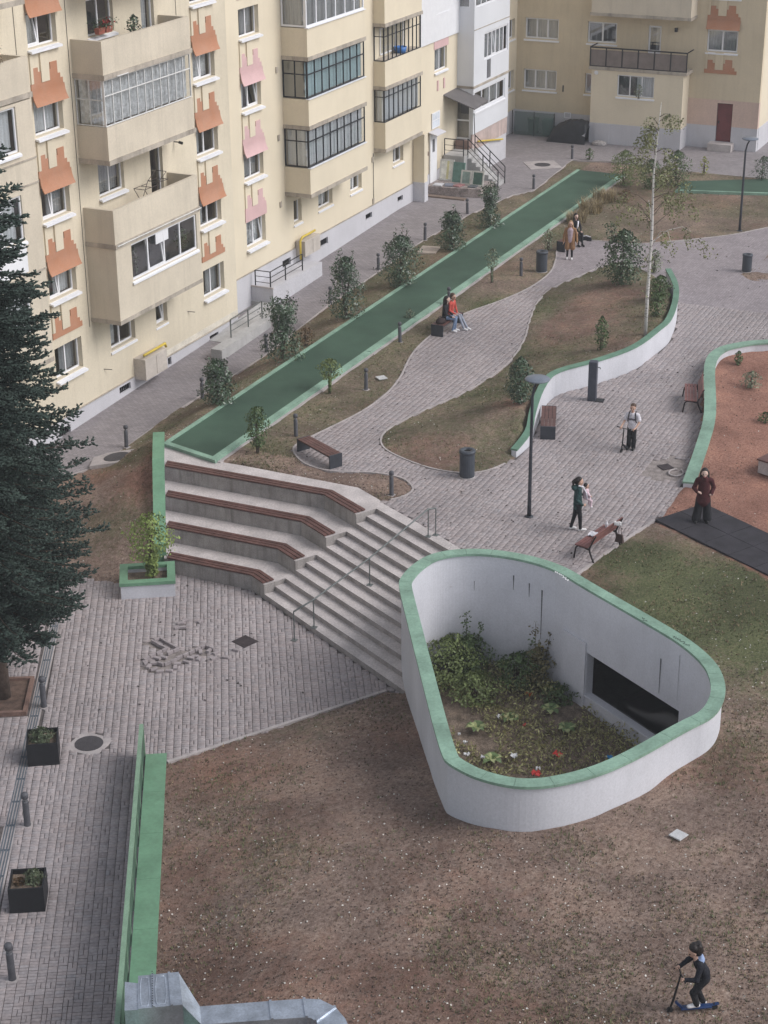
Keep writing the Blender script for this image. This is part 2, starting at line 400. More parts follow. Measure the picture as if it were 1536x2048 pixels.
# ---- terrain sheet with lawns
def build_terrain():
    xs = np.concatenate([[-500, -200, -60, -20, 0, 10], np.arange(16, 96, 0.2), [100, 110, 130, 200, 500]])
    ys = np.concatenate([[-500, -200, -60, -20, -8], np.arange(-2, 36, 0.2), [40, 50, 80, 200, 500]])
    X, Y = np.meshgrid(xs, ys, indexing='ij'); Z = ground_z(X, Y)
    nx, ny = X.shape; V = np.stack([X, Y, Z], -1).reshape(-1, 3)
    I = np.arange(nx*ny).reshape(nx, ny)
    F = np.stack([I[:-1, :-1], I[1:, :-1], I[1:, 1:], I[:-1, 1:]], -1).reshape(-1, 4)
    cen = V[F].mean(1); hole = inside(pit_in(0.15), cen[:, 0], cen[:, 1])
    F = F[~hole]
    # soil (red), green, gravel weights belong to the places themselves
    x, y = V[:, 0], V[:, 1]
    n = vnoise(x, y, 2.6, 11)*0.6+vnoise(x, y, 0.9, 12)*0.4
    soil = np.clip((vnoise(x, y, 3.5, 21)-0.62)*3, 0, 0.55)
    green = np.clip((n-0.5)*2.6, 0, 0.8)*0.32
    def spot(px, py, z, r, val, arr, ry=None):
        c = P(px, py, z); q = np.exp(-(((x-c[0])/r)**2+((y-c[1])/(ry or r))**2)); return np.maximum(arr, q*val*(0.6+0.8*n))
    for a in [(1420,1215,0,3.4,1.3),(1290,1120,0,2.0,1.0),(1520,1290,0,2.8,1.1),(1010,700,0,1.8,.8),(1000,620,0,2.0,.9),(900,850,0,2.,.7),(600,1430,-1.3,1.6,.6),(1230,440,0,3,.5),(700,700,0,2,.6),(560,1690,-.6,1.5,.45),(1480,1500,0,2.,.5),(260,930,-.7,1.2,.7),(230,1060,-1.3,1.5,.5),(330,860,-.6,2.,.8)]: green = spot(*a, green)
    for a in [(440,1530,-1.5,1.8,.8),(600,1640,-.9,2.6,.35),(800,1470,-1.2,1.2,.6),(1200,640,.4,2.0,.4),(1230,560,.4,1.5,.4),(1240,690,.5,1.5,.5),(215,960,-1,1.0,1.3),(295,985,-.8,1.1,1.4),(310,930,-.5,.8,1.2),(1250,390,0,3,.5),(930,1800,-.2,2,.4),(1020,820,.4,.8,.8)]: soil = spot(*a, soil)
    green = np.where(inside(BANK, x, y) & (x > 50), np.maximum(green, 0.25+0.5*n), green)
    green = np.where((y > 24.) & (y < 27.) & (x > 47) & (x < 80), np.maximum(green, 0.15+0.55*n), green)
    green = np.where(inside(ISLAND, x, y), np.maximum(green, .28+.55*n-.6*soil), np.where((x < 37) & (y > 3), green*.55, green))
    green = np.where((x > 76) & (y < 27), np.maximum(green, .12+.5*n), green)
    play = np.where(inside(PLAY, x, y), 1.0, 0.0)
    tint = np.stack([soil, green, play, np.ones_like(x)], -1)
    return mesh_np('ground', V, F, MATS['lawn'], smooth=True, tint=tint)

def lawn_material():
    m = bpy.data.materials.new('lawn'); m.use_nodes = True; nt = m.node_tree; L = nt.links
    bs = nt.nodes['Principled BSDF']; bs.inputs['Roughness'].default_value = 0.95; bs.inputs['Specular IOR Level'].default_value = 0.1
    pos = node(nt, 'ShaderNodeNewGeometry').outputs['Position']
    at = node(nt, 'ShaderNodeAttribute', attribute_name='tint'); sp = node(nt, 'ShaderNodeSeparateColor'); L.new(at.outputs['Color'], sp.inputs[0])
    def noise(s, d=5, r=0.6):
        n = node(nt, 'ShaderNodeTexNoise'); n.inputs['Scale'].default_value = s; n.inputs['Detail'].default_value = d; n.inputs['Roughness'].default_value = r
        L.new(pos, n.inputs['Vector']); return n.outputs['Fac']
    def ramp(f, stops):
        r = node(nt, 'ShaderNodeValToRGB'); el = r.color_ramp.elements
        while len(el) < len(stops): el.new(0.5)
        for e, (p, c) in zip(el, stops): e.position = p; e.color = (*c, 1)
        L.new(f, r.inputs['Fac']); return r.outputs['Color']
    def mix(f, a, b, bt='MIX'):
        x = node(nt, 'ShaderNodeMix', data_type='RGBA', blend_type=bt)
        if isinstance(f, float): x.inputs[0].default_value = f
        else: L.new(f, x.inputs[0])
        L.new(a, x.inputs[6]); L.new(b, x.inputs[7]); return x.outputs[2]
    def madd(f, g, a, b):    # clamp((f-a)*b + g) style mask: weight g pushed by noise f
        mm = node(nt, 'ShaderNodeMath', operation='MULTIPLY_ADD'); L.new(f, mm.inputs[0]); mm.inputs[1].default_value = b; mm.inputs[2].default_value = -a*b
        ad = node(nt, 'ShaderNodeMath', operation='ADD', use_clamp=True); L.new(mm.outputs[0], ad.inputs[0]); L.new(g, ad.inputs[1]); return ad.outputs[0]
    dry = ramp(noise(9, 6, .7), [(0.30, (.125, .086, .068)), (0.46, (.245, .180, .146)), (0.60, (.320, .245, .202)), (0.72, (.42, .345, .295))])
    red = ramp(noise(7, 6, .7), [(0.32, (.16, .092, .068)), (0.55, (.275, .162, .122)), (0.72, (.36, .225, .175))])
    grn = ramp(noise(14, 6, .75), [(0.30, (.050, .062, .032)), (0.5, (.115, .130, .065)), (0.68, (.20, .20, .115))])
    bark = ramp(noise(13, 6, .8), [(0.30, (.19, .090, .065)), (0.5, (.35, .188, .140)), (0.7, (.45, .275, .215))])
    c = mix(madd(noise(2.2, 6, .65), sp.outputs['Red'], 0.55, 1.6), dry, red)
    # the weights are nudged by noise so that patches have ragged edges
    gm = node(nt, 'ShaderNodeMath', operation='MULTIPLY_ADD', use_clamp=True); L.new(sp.outputs['Green'], gm.inputs[0]); gm.inputs[1].default_value = 1.5
    gn = node(nt, 'ShaderNodeMath', operation='MULTIPLY_ADD'); L.new(noise(5, 6, .75), gn.inputs[0]); gn.inputs[1].default_value = 2.4; gn.inputs[2].default_value = -1.4
    L.new(gn.outputs[0], gm.inputs[2]); c = mix(gm.outputs[0], c, grn)
    c = mix(sp.outputs['Blue'], c, bark)
    dark = ramp(noise(22, 4, .8), [(0.38, (.42, .40, .40)), (0.5, (1, 1, 1))]); c = mix(0.65, c, dark, 'MULTIPLY')
    pale = ramp(noise(34, 2, .5), [(0.70, (0, 0, 0)), (0.76, (.35, .32, .29))]); c = mix(0.6, c, pale, 'ADD')
    worn = ramp(noise(.5, 5, .6), [(0.36, (.74, .71, .71)), (0.5, (.98, .96, .96)), (0.62, (1.22, 1.18, 1.14))]); c = mix(1.0, c, worn, 'MULTIPLY')
    L.new(c, bs.inputs['Base Color'])
    bp = node(nt, 'ShaderNodeBump'); bp.inputs['Strength'].default_value = 0.8; bp.inputs['Distance'].default_value = 0.05
    L.new(noise(24, 5, .75), bp.inputs['Height']); L.new(bp.outputs[0], bs.inputs['Normal'])
    MATS['lawn'] = m
lawn_material()
ground = build_terrain(); tag(ground, kind='structure')

# ------------------------------------------------------------------ paving
M_PAVE = mat('paver', (.345, .303, .300), .85, .10, .5, fine=.10, fscale=14, attr=True, bump=.25, bscale=90)
M_BED = mat('joint_sand', (.12, .104, .10), .95, .25, 6)
def pave(polys_in, polys_out, z, ang, xmax, base_name, vert_p, nparts=300, skip=None):
    """20 x 10 cm blocks, two to a 20 cm module; the largest 300 in view are objects, the rest one mesh"""
    pts = np.array([p[:2] for p in polys_in]); ca, sa = math.cos(ang), math.sin(ang)
    U = pts@np.array([ca, sa]); W = pts@np.array([-sa, ca]); m = 0.2
    iu = np.arange(math.floor(U.min()/m), math.ceil(U.max()/m)); iw = np.arange(math.floor(W.min()/m), math.ceil(W.max()/m))
    A, B = np.meshgrid(iu, iw, indexing='ij'); A = A.ravel()*m; B = B.ravel()*m
    cx = (A+.1)*ca-(B+.1)*sa; cy = (A+.1)*sa+(B+.1)*ca
    k = inside(pts, cx, cy)
    for q in polys_out: k &= ~inside(q, cx, cy)
    k &= (cx < xmax)
    w = np.stack([cx, cy, np.full_like(cx, z-CAM_H)], -1); zc = w@FW; ok = zc > 1
    sx = 768+FPX*(w@RT)/np.where(ok, zc, 1); sy = 1024-FPX*(w@UP)/np.where(ok, zc, 1)
    k &= ok & (sx > -260) & (sx < 1800) & (sy > 250) & (sy < 2330)
    if skip is not None: k &= ~skip(cx, cy)
    A, B = A[k], B[k]; n = len(A); rg = np.random.default_rng(5)
    vert = rg.random(n) < vert_p
    c0 = np.stack([A, B], -1); us = []; g = 0.005
    for h in (0, 1):
        u0 = np.where(vert, A+h*.1, A)+g; u1 = np.where(vert, A+h*.1+.1, A+.2)-g
        w0 = np.where(vert, B, B+h*.1)+g; w1 = np.where(vert, B+.2, B+h*.1+.1)-g
        us.append(np.stack([u0+.001, u1-.001, w0, w1], -1))
    # the modules are laid so that the long sides lie across the view
    Rk = np.concatenate(us, 0); N = len(Rk)
    j = rg.normal(0, .0015, (N, 2)); u0, u1, w0, w1 = Rk.T; u0 = u0+j[:, 0]; u1 = u1+j[:, 0]; w0 = w0+j[:, 1]; w1 = w1+j[:, 1]
    ch = .004; zt = z+rg.normal(0, .0022, N); tx = rg.normal(0, .010, N); ty = rg.normal(0, .010, N)
    def ring(a, b, c, d, zz, tilt=True):
        q = []
        for uu, ww in ((a, c), (b, c), (b, d), (a, d)):
            zzz = zz+((uu-(u0+u1)/2)*tx+(ww-(w0+w1)/2)*ty if tilt else 0)
            q.append(np.stack([uu*ca-ww*sa, uu*sa+ww*ca, zzz], -1))
        return q
    b0 = ring(u0, u1, w0, w1, zt-.035); t0 = ring(u0+.000, u1, w0, w1, zt-ch); t1 = ring(u0+ch, u1-ch, w0+ch, w1-ch, zt)
    V = np.stack(b0+t0+t1, 1)                                    # N,12,3
    fb = np.array([(0,1,5,4),(1,2,6,5),(2,3,7,6),(3,0,4,7),(4,5,9,8),(5,6,10,9),(6,7,11,10),(7,4,8,11),(8,9,10,11)])
    base = .91+.18*rg.random(N); warm = rg.normal(0, .014, N)
    big = vnoise(V[:, 0, 0], V[:, 0, 1], 2.5, 31)*.16+.92
    T = np.stack([base*big*(1+warm), base*big, base*big*(1-warm*.6), np.ones(N)], -1)
    cen = V.mean(1); dist = np.linalg.norm(cen-np.array([0, 0, CAM_H]), axis=1)
    zc = (cen-np.array([0, 0, CAM_H]))@FW; px = 768+FPX*((cen-np.array([0, 0, CAM_H]))@RT)/zc; py = 1024-FPX*((cen-np.array([0, 0, CAM_H]))@UP)/zc
    inv = (px > 6) & (px < 1530) & (py > 6) & (py < 2040)
    order = np.argsort(np.where(inv, dist, 1e6))[:nparts]
    sel = np.zeros(N, bool); sel[order] = True
    return V, fb, T, sel
def lay(parent, V, fb, T, sel, name, rest):
    rest_idx = np.where(~sel)[0]; n = len(rest_idx)
    VV = V[rest_idx].reshape(-1, 3); FF = (fb[None]+12*np.arange(n)[:, None, None]).reshape(-1, 4)
    o = mesh_np(rest, VV, FF, M_PAVE, parent, tint=np.repeat(T[rest_idx], 12, 0)); tag(o, kind='stuff')
    for i in np.where(sel)[0]:
        c = V[i].mean(0); c[2] = V[i][:, 2].max()
        me = bpy.data.meshes.new(name); me.from_pydata((V[i]-c).tolist(), [], fb.tolist()); me.materials.append(M_PAVE)
        at = me.color_attributes.new('tint', 'FLOAT_COLOR', 'POINT'); at.data.foreach_set('color', np.repeat(T[i][None], 12, 0).astype(np.float32).ravel())
        ob = bpy.data.objects.new(name, me); link(ob, parent); ob.location = Vector(c)-wloc(parent)
def sheet(name, poly, z, m, zf=None):
    mb = MB(); pts = [(p[0], p[1], zf(p[0]) if zf else z) for p in poly]
    tri = tessellate_polygon([[Vector((p[0], p[1], 0)) for p in pts]]); mb.add(pts, [tuple(t) for t in tri])
    return mb.build(name, m)
lower = tag(sheet('lower_square', LOWER, ZL-.030, M_BED), kind='structure')
HOLE_A = P(330, 1318, ZL)[:2]; HOLE_B = P(368, 1250, ZL)[:2]
_holepx = [[(282,1285),(305,1276),(330,1300),(355,1302),(410,1290),(430,1300),(400,1312),(340,1340),(300,1345),(286,1335),(325,1303)], [(356,1248),(375,1242),(378,1254),(360,1258)]]
HOLES = [[P(a, b, ZL)[:2] for a, b in h] for h in _holepx]
_covers = [(P(178,1487,ZL)[:2], .42), (P(490,1283,ZL)[:2], .0)]
def skip_low(x, y):
    k = np.zeros(x.shape, bool)
    for h in HOLES: k |= inside(h, x, y)
    c = P(178, 1487, ZL); k |= np.hypot(x-c[0], y-c[1]) < .48
    # drain channel
    a = P(10, 1700, ZL); b = P(100, 1290, ZL); t = (b-a)[:2]/np.linalg.norm((b-a)[:2]); k |= np.abs((x-a[0])*t[1]-(y-a[1])*t[0]) < .17
    c = P(8, 1395, ZL); k |= (np.abs((x-c[0])*t[0]+(y-c[1])*t[1]) < .95) & (np.abs((x-c[0])*t[1]-(y-c[1])*t[0]-.1) < .80)
    return k
lay(lower, *pave(LOWER, [], ZL, R(29.5)+R(90), 60, 'paver', .22, skip=skip_low), 'paver', 'paver_field')
M_SANDP = mat('sand_bed', (.26, .225, .21), .95, .25, 5, fine=.2, fscale=40, bump=.4)
for h in HOLES: sheet('sand_patch', [c + (c-np.mean(h, axis=0))*.35 for c in h], ZL-.027, M_SANDP).parent = lower
upper = tag(sheet('upper_square', UPPER, -.030, M_BED), kind='structure')
UP_HOLE = [P(a, b)[:2] for a, b in [(1280,945),(1302,922),(1345,912),(1385,928),(1360,960),(1310,962)]]
sheet('sand_patch', [c + (c-np.mean(UP_HOLE, axis=0))*.15 for c in UP_HOLE], -.027, M_SANDP).parent = upper
lay(upper, *pave(UPPER, [ISLAND, SMALL, PLAY, PIT], 0.0, R(90), 68, 'paver', .25, skip=lambda x, y: inside(UP_HOLE, x, y)), 'paver', 'paver_field')
# beyond 68 m the blocks are too small to tell apart: relief in the material
def brick_mat(name, col, scale, rot, mortar=.45, bump=.5):
    m = bpy.data.materials.new(name); m.use_nodes = True; nt = m.node_tree; L = nt.links; bs = nt.nodes['Principled BSDF']
    bs.inputs['Roughness'].default_value = .88; bs.inputs['Specular IOR Level'].default_value = .25
    pos = node(nt, 'ShaderNodeNewGeometry').outputs['Position']; mp = node(nt, 'ShaderNodeMapping'); mp.inputs['Rotation'].default_value = (0, 0, rot); L.new(pos, mp.inputs[0])
    br = node(nt, 'ShaderNodeTexBrick'); L.new(mp.outputs[0], br.inputs['Vector']); c = np.array(col)
    br.inputs['Color1'].default_value = (*c*.88, 1); br.inputs['Color2'].default_value = (*np.minimum(c*1.12, 1), 1); br.inputs['Mortar'].default_value = (*c*mortar, 1)
    br.inputs['Scale'].default_value = scale; br.inputs['Mortar Size'].default_value = .018; br.inputs['Brick Width'].default_value = .5; br.inputs['Row Height'].default_value = .25
    ns = node(nt, 'ShaderNodeTexNoise'); ns.inputs['Scale'].default_value = .7; ns.inputs['Detail'].default_value = 6; ns.inputs['Roughness'].default_value = .7; L.new(pos, ns.inputs[0])
    mr = node(nt, 'ShaderNodeMapRange'); mr.inputs['From Min'].default_value = .3; mr.inputs['From Max'].default_value = .7; mr.inputs['To Min'].default_value = .86; mr.inputs['To Max'].default_value = 1.10; L.new(ns.outputs[0], mr.inputs[0])
    mx = node(nt, 'ShaderNodeMix', data_type='RGBA', blend_type='MULTIPLY'); mx.inputs[0].default_value = 1; L.new(br.outputs['Color'], mx.inputs[6]); L.new(mr.outputs[0], mx.inputs[7]); L.new(mx.outputs[2], bs.inputs['Base Color'])
    bp = node(nt, 'ShaderNodeBump'); bp.inputs['Strength'].default_value = bump; bp.inputs['Distance'].default_value = .01; bp.invert = True; L.new(br.outputs['Fac'], bp.inputs['Height']); L.new(bp.outputs[0], bs.inputs['Normal'])
    MATS[name] = m; return m
M_FARP = brick_mat('far_paving', (.310, .272, .279), 2.5, 0, .8)
M_ROADP = brick_mat('road_paving', (.285, .258, .262), 2.5, R(90), .6)
fp = [p for p in UPPER if p[0] > 68]
# the far part is cut out of the same outline
def clip_x(poly, x0):
    out = []; n = len(poly)
    for i in range(n):
        a, b = poly[i][:2], poly[(i+1) % n][:2]
        if a[0] >= x0: out.append(np.array(a))
        if (a[0] >= x0) != (b[0] >= x0): t = (x0-a[0])/(b[0]-a[0]); out.append(np.array([x0, a[1]+(b[1]-a[1])*t]))
    return out
far_sq = sheet('path_paving', clip_x(UPPER, 67.95), -.004, M_FARP); far_sq.parent = upper
_re = [tuple(p[:2]) for p in ROADE if p[0] < 77]
_y75 = float(np.interp(77, [p[0] for p in ROADE], [p[1] for p in ROADE]))
_y47 = float(np.interp(47, [p[0] for p in ROADE], [p[1] for p in ROADE]))
rd = tag(sheet('road', [(47, _y47)]+[p for p in _re if p[0] > 47]+[(77, _y75), (77, 37.5), (47, 37.5)], 0, M_ROADP, zf=lambda x: float(road_z(x))-.01), kind='structure')
rd2 = sheet('road_foot', [(6, 36.5), (30, 33.5)]+[p for p in _re[1:] if p[0] < 47]+[(47, _y47), (47, 37.5), (37.97, 37.5), (6, 37.5)], 0, M_ROADP, zf=lambda x: float(road_z(x))-.01); tag(rd2, kind='structure')
_re2 = [tuple(p[:2]) for p in ROADE if p[0] >= 77]
yd = [(77, _y75)] + _re2 + [tuple(p) for p in FAR_E[1:]] + [(130, 5), (130, 37.5), (77, 37.5)]
tag(sheet('yard', yd, -.012, M_ROADP), kind='structure')
# kerbs between paving and lawn
M_KERB = mat('kerb_concrete', (.40, .36, .35), .9, .15, 2)
def kerb(name, line, z, w=.08, h=.03, parent=None):
    L2 = offset_line(line, w/2); R2 = offset_line(line, -w/2); mb = MB(); zf = z if callable(z) else (lambda p: z)
    for i in range(len(line)-1):
        z0 = zf(line[i]); z1 = zf(line[i+1])
        mb.hexa([(*R2[i], z0-.2), (*R2[i+1], z1-.2), (*L2[i+1], z1-.2), (*L2[i], z0-.2), (*R2[i], z0+h), (*R2[i+1], z1+h), (*L2[i+1], z1+h), (*L2[i], z0+h)])
    o = mb.build(name, M_KERB)
    return tag(o, kind='structure')
kerb('path_kerb', LEFTL[2:], 0., .06, .022)
kerb('island_kerb', ISL_L[1:-1], 0., .06, .022)
kerb('square_kerb', [RIGHTL[-3], RIGHTL[-2], RIGHTL[-1]], 0., .08, .015)
kerb('road_kerb', [p[:2] for p in ROADE[2:]], lambda p: float(road_z(p[0])), .05, .0)
kerb('yard_kerb', FAR_E, 0., .05, .0)
kerb('lawn_kerb', [LA+(LA-LB)*.0, LB], ZL, .10, .03)
# ================================================================== seating steps, stairs, walls, pit, track
M_CONC = mat('concrete', (.47, .425, .41), .85, .14, 1.6, fine=.08, fscale=25, bump=.15)
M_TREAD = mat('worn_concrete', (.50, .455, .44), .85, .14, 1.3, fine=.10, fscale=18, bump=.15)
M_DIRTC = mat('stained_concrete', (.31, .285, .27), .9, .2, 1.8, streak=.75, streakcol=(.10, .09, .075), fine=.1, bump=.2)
M_SLAT = mat('stained_wood', (.115, .056, .047), .55, .25, 3, fine=.15, fscale=40, attr=False)
M_GREEN = mat('green_paint', (.150, .290, .185), .5, .12, 1.2, fine=.05, fscale=12, streak=.12)
M_GREENL = mat('pale_green_paint', (.215, .335, .255), .6, .22, 1.2, fine=.07, fscale=15)
M_TRACK = mat('green_rubber', (.050, .092, .062), .9, .22, .3, fine=.12, fscale=40, bump=.2, bscale=150)
M_WHITE = mat('white_render', (.59, .59, .625), .8, .07, .5, fine=.04, fscale=20, streak=.10, streakcol=(.33, .31, .30), bump=.1)
M_STEEL = mat('grey_steel', (.17, .185, .18), .45, .1, 4, metal=.4)
M_DARK = mat('anthracite_steel', (.038, .042, .052), .45, .15, 4, spec=.45)
M_SOIL = mat('dark_soil', (.19, .145, .108), .95, .4, 4, fine=.25, fscale=30, bump=.8, bscale=30)

def hit_pit(a, d):
    """where the ray a + t d first meets the middle of the pit wall"""
    q = pit_in(.12); best = 1e9; n = len(q)
    for i in range(n):
        p, r = q[i], q[(i+1) % n]-q[i]; den = d[0]*r[1]-d[1]*r[0]
        if abs(den) < 1e-9: continue
        w = p-a; t = (w[0]*r[1]-w[1]*r[0])/den; s = (w[0]*d[1]-w[1]*d[0])/den
        if t > .2 and 0 <= s <= 1: best = min(best, t)
    return min(best, 9.0)
am = thing('seating_steps', 'grey concrete amphitheatre of four long stained seating steps', 'steps', (*TF[3][1], ZL))
for j in range(4):
    fr = TF[j]; bk = TF[j-1] if j > 0 else None
    top = -.45*j
    if j == 0:
        poly = [fr[0], fr[1], fr[2], nos(0)] + [P(768, 1007)[:2]] + LANDING_BACK[::-1] + [WA+(WB-WA)*.02]
    else:
        poly = [fr[0], fr[1], fr[2], bk[2], bk[1], bk[0]]
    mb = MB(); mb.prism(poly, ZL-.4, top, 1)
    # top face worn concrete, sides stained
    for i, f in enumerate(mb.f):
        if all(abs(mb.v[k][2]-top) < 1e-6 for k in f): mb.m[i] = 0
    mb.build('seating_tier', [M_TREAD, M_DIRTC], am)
# timber slats on each seat
for j in range(4):
    bt = thing('timber_seat', ['dark brown slatted timber seat on the topmost seating step', 'dark brown slatted timber seat on the second seating step from the top',
        'dark brown slatted timber seat on the third seating step from the top', 'dark brown slatted timber seat on the lowest seating step'][j], 'bench', (*TF[j][1], -.45*j), group='timber seats on the seating steps')
    w, b, e = [np.array(p) for p in TF[j]]
    z = -.45*j
    d1 = (b-w)/np.linalg.norm(b-w); d2 = (e-b)/np.linalg.norm(e-b)
    n1 = np.array([1., 0.]); n2 = np.array([-d2[1], d2[0]]); n2 = n2 if n2[0] > 0 else -n2
    nb = (n1+n2); nb = nb/(nb@n1)
    w0 = w+np.array([0, -.10]); e0 = e-d2*.06
    for k in range(3):
        o0 = -.02+k*.142; o1 = o0+.110
        # straight piece and angled piece, mitred at the bend
        for (pa, pb, na, nbb) in ((w0, b, n1, nb), (b, e0, nb, n2)):
            mb = MB(); gap = .004
            dd = (pb-pa)/np.linalg.norm(pb-pa)
            a0 = pa+na*o0+dd*gap; a1 = pa+na*o1+dd*gap; b0 = pb+nbb*o0-dd*gap; b1 = pb+nbb*o1-dd*gap
            if na is n1 and pa is w0:      # follow the slanting wall end
                a0 = a0+np.array([0, .35*o0]); a1 = a1+np.array([0, .35*o1])
            mb.hexa([(*a0, z+.025), (*b0, z+.025), (*b1, z+.025), (*a1, z+.025), (*a0, z+.068), (*b0, z+.068), (*b1, z+.068), (*a1, z+.068)])
            mb.build('slat', M_SLAT, bt)
    L1 = np.linalg.norm(b-w)
    for t in np.arange(.4, L1-.2, .9): q = w+d1*t; mb = MB(); mb.box(q[0]+.02, q[0]+.36, q[1]-.03, q[1]+.03, z+.0005, z+.025); mb.build('bearer', M_DARK, bt)
# stairs
st = thing('stairs', 'wide pale concrete stairs of twelve steps beside the seating', 'stairs', (*nos(6), ZL))
for k in range(0, 12):
    f0 = nos(k); b0 = nos(k-1) if k > 0 else P(766, 1007)[:2]
    f1 = f0+S_DIR*hit_pit(f0, S_DIR)
    b1 = b0+S_DIR*hit_pit(b0, S_DIR) if k > 0 else None
    if k == 0:
        mb = MB(); l2 = P(922, 1098)[:2]
        mb.prism([f0, f1, l2+S_DIR*.1, l2, P(829, 1042)[:2], b0], -1.0, .002, 0)
    else:
        mb = MB(); ov = F_DIR*.0
        mb.prism([f0, f1, b1, b0], ZL-.3, -.15*k, 0)
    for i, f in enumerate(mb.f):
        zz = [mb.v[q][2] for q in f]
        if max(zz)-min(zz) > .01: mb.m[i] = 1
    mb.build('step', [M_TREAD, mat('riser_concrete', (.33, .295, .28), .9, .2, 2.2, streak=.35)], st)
# hand rail of the stairs
hr = thing('handrail', 'thin green-grey steel handrail running down the stairs', 'handrail', (*P(590, 1281, ZL)[:2], ZL))
S1 = 460/1536
def cr(a, b): return (500+a*S1, 960+b*S1)
ptop2 = P(*cr(1240, 368), 0); ptop1 = P(*cr(1190, 378), 0); pm = P(*cr(800, 702), -.9); pl = P(*cr(428, 985), -1.65); pb = P(*cr(297, 1070), ZL)
def above(p, h): return (p[0], p[1], p[2]+h)
mb = MB(); mb.tube([above(ptop2, .86), above(ptop1, .88), above(pm, .86), above(pl, .88), above(pb, .90)], .024, 10); mb.build('rail', M_STEEL, hr, smooth=True)
for p, h in ((ptop2, .86), (ptop1, .88), (pm, .86), (pl, .88), (pb, .90)):
    mb = MB(); mb.tube([above(p, 0), above(p, h)], .019, 8); mb.box(p[0]-.08, p[0]+.08, p[1]-.08, p[1]+.08, p[2]+.001, p[2]+.014); mb.build('post', M_STEEL, hr)
# sloping side wall with green coping
sw = thing('retaining_wall', 'low wall with sloping green coping on the left of the seating steps', 'wall', (*WB, ZL))
d = (WA-WB)/np.linalg.norm(WA-WB); nl = np.array([-d[1], d[0]])
if nl[1] < 0: nl = -nl
prof = [(WA+d*.0, .27), (TF[0][0]+d*.1, .22), (WB-d*.02, -1.02)]
for nm, o0, o1, h0, h1, m in (('wall_body', -.04, .26, -2.2, -.035, M_WHITE), ('coping', -.08, .30, -.035, .02, M_GREEN)):
    mb = MB()
    for i in range(2):
        (p, z0), (q, z1) = prof[i], prof[i+1]
        lo0, lo1 = (h0, h0) if nm == 'wall_body' else (z0+h0, z1+h0)
        mb.hexa([(*(p+nl*o0), lo0), (*(q+nl*o0), lo1), (*(q+nl*o1), lo1), (*(p+nl*o1), lo0), (*(p+nl*o0), z0+h1), (*(q+nl*o0), z1+h1), (*(q+nl*o1), z1+h1), (*(p+nl*o1), z0+h1)])
    mb.build(nm, m, sw)
mb = MB(); q = WB-d*.02
mb.hexa([(*(q+nl*-.07), -1.6), (*(q-d*.03+nl*-.07), -1.6), (*(q-d*.03+nl*.29), -1.6), (*(q+nl*.29), -1.6), (*(q+nl*-.07), -1.06), (*(q-d*.03+nl*-.07), -1.06), (*(q-d*.03+nl*.29), -1.06), (*(q+nl*.29), -1.06)])
mb.build('end_cap', M_GREEN, sw)
# square planter at its foot
pc = [P(a, b, ZL)[:2] for a, b in [(241,1200),(353,1193)]]
u = (pc[1]-pc[0]); Lp = np.linalg.norm(u); u = u/Lp; vv = np.array([-u[1], u[0]])
if vv[0] < 0: vv = -vv
pl_ = thing('planter', 'white planter box with wide green rim at the foot of the seating wall', 'planter', (*pc[0], ZL))
def pbox(mb, a0, a1, b0, b1, z0, z1, mi=0):
    c = [pc[0]+u*a+vv*b for a, b in ((a0, b0), (a1, b0), (a1, b1), (a0, b1))]
    mb.hexa([(*p, z0) for p in c]+[(*p, z1) for p in c], mi)
PLH = .42; PLD = 1.35
mb = MB(); pbox(mb, .03, Lp-.03, .03, .2, ZL-.1, ZL+PLH); pbox(mb, .03, .2, .2, PLD, ZL-.1, ZL+PLH); pbox(mb, Lp-.2, Lp-.03, .2, PLD, ZL-.1, ZL+PLH); pbox(mb, .2, Lp-.2, PLD-.17, PLD, ZL-.1, ZL+PLH); mb.build('planter_wall', M_WHITE, pl_)
mb = MB(); z0, z1 = ZL+PLH, ZL+PLH+.10
pbox(mb, 0, Lp, 0, .24, z0, z1); pbox(mb, 0, .24, .24, PLD, z0, z1); pbox(mb, Lp-.24, Lp, .24, PLD, z0, z1); pbox(mb, .24, Lp-.24, PLD-.2, PLD, z0, z1); mb.build('rim', M_GREEN, pl_)
mb = MB(); pbox(mb, .2, Lp-.2, .2, PLD-.17, ZL, ZL+.30); mb.build('soil', M_SOIL, pl_)
PLANTER_C = pc[0]+u*(Lp*.58)+vv*(PLD*.6)

# ------------------------------------------------------------------ the pit
pit = thing('light_well', 'tall white rounded concrete light well with pale green coping', 'light well', (*_c, -.1))
def ringwall(mb, outer, inner, z0, z1, skip=(), mi=0):
    n = len(outer)
    for i in range(n):
        if i in skip: continue
        k = (i+1) % n
        mb.hexa([(*outer[i], z0), (*outer[k], z0), (*inner[k], z0), (*inner[i], z0), (*outer[i], z1), (*outer[k], z1), (*inner[k], z1), (*inner[i], z1)], mi)
PF = -3.0                                                      # floor of the planting in the pit
OUT = PIT
# wall: outer shell down to below the lawn, inner shell down to the pit floor; the side towards the garage has an opening
INN = pit_in(.26); OUTW = pit_in(.02)
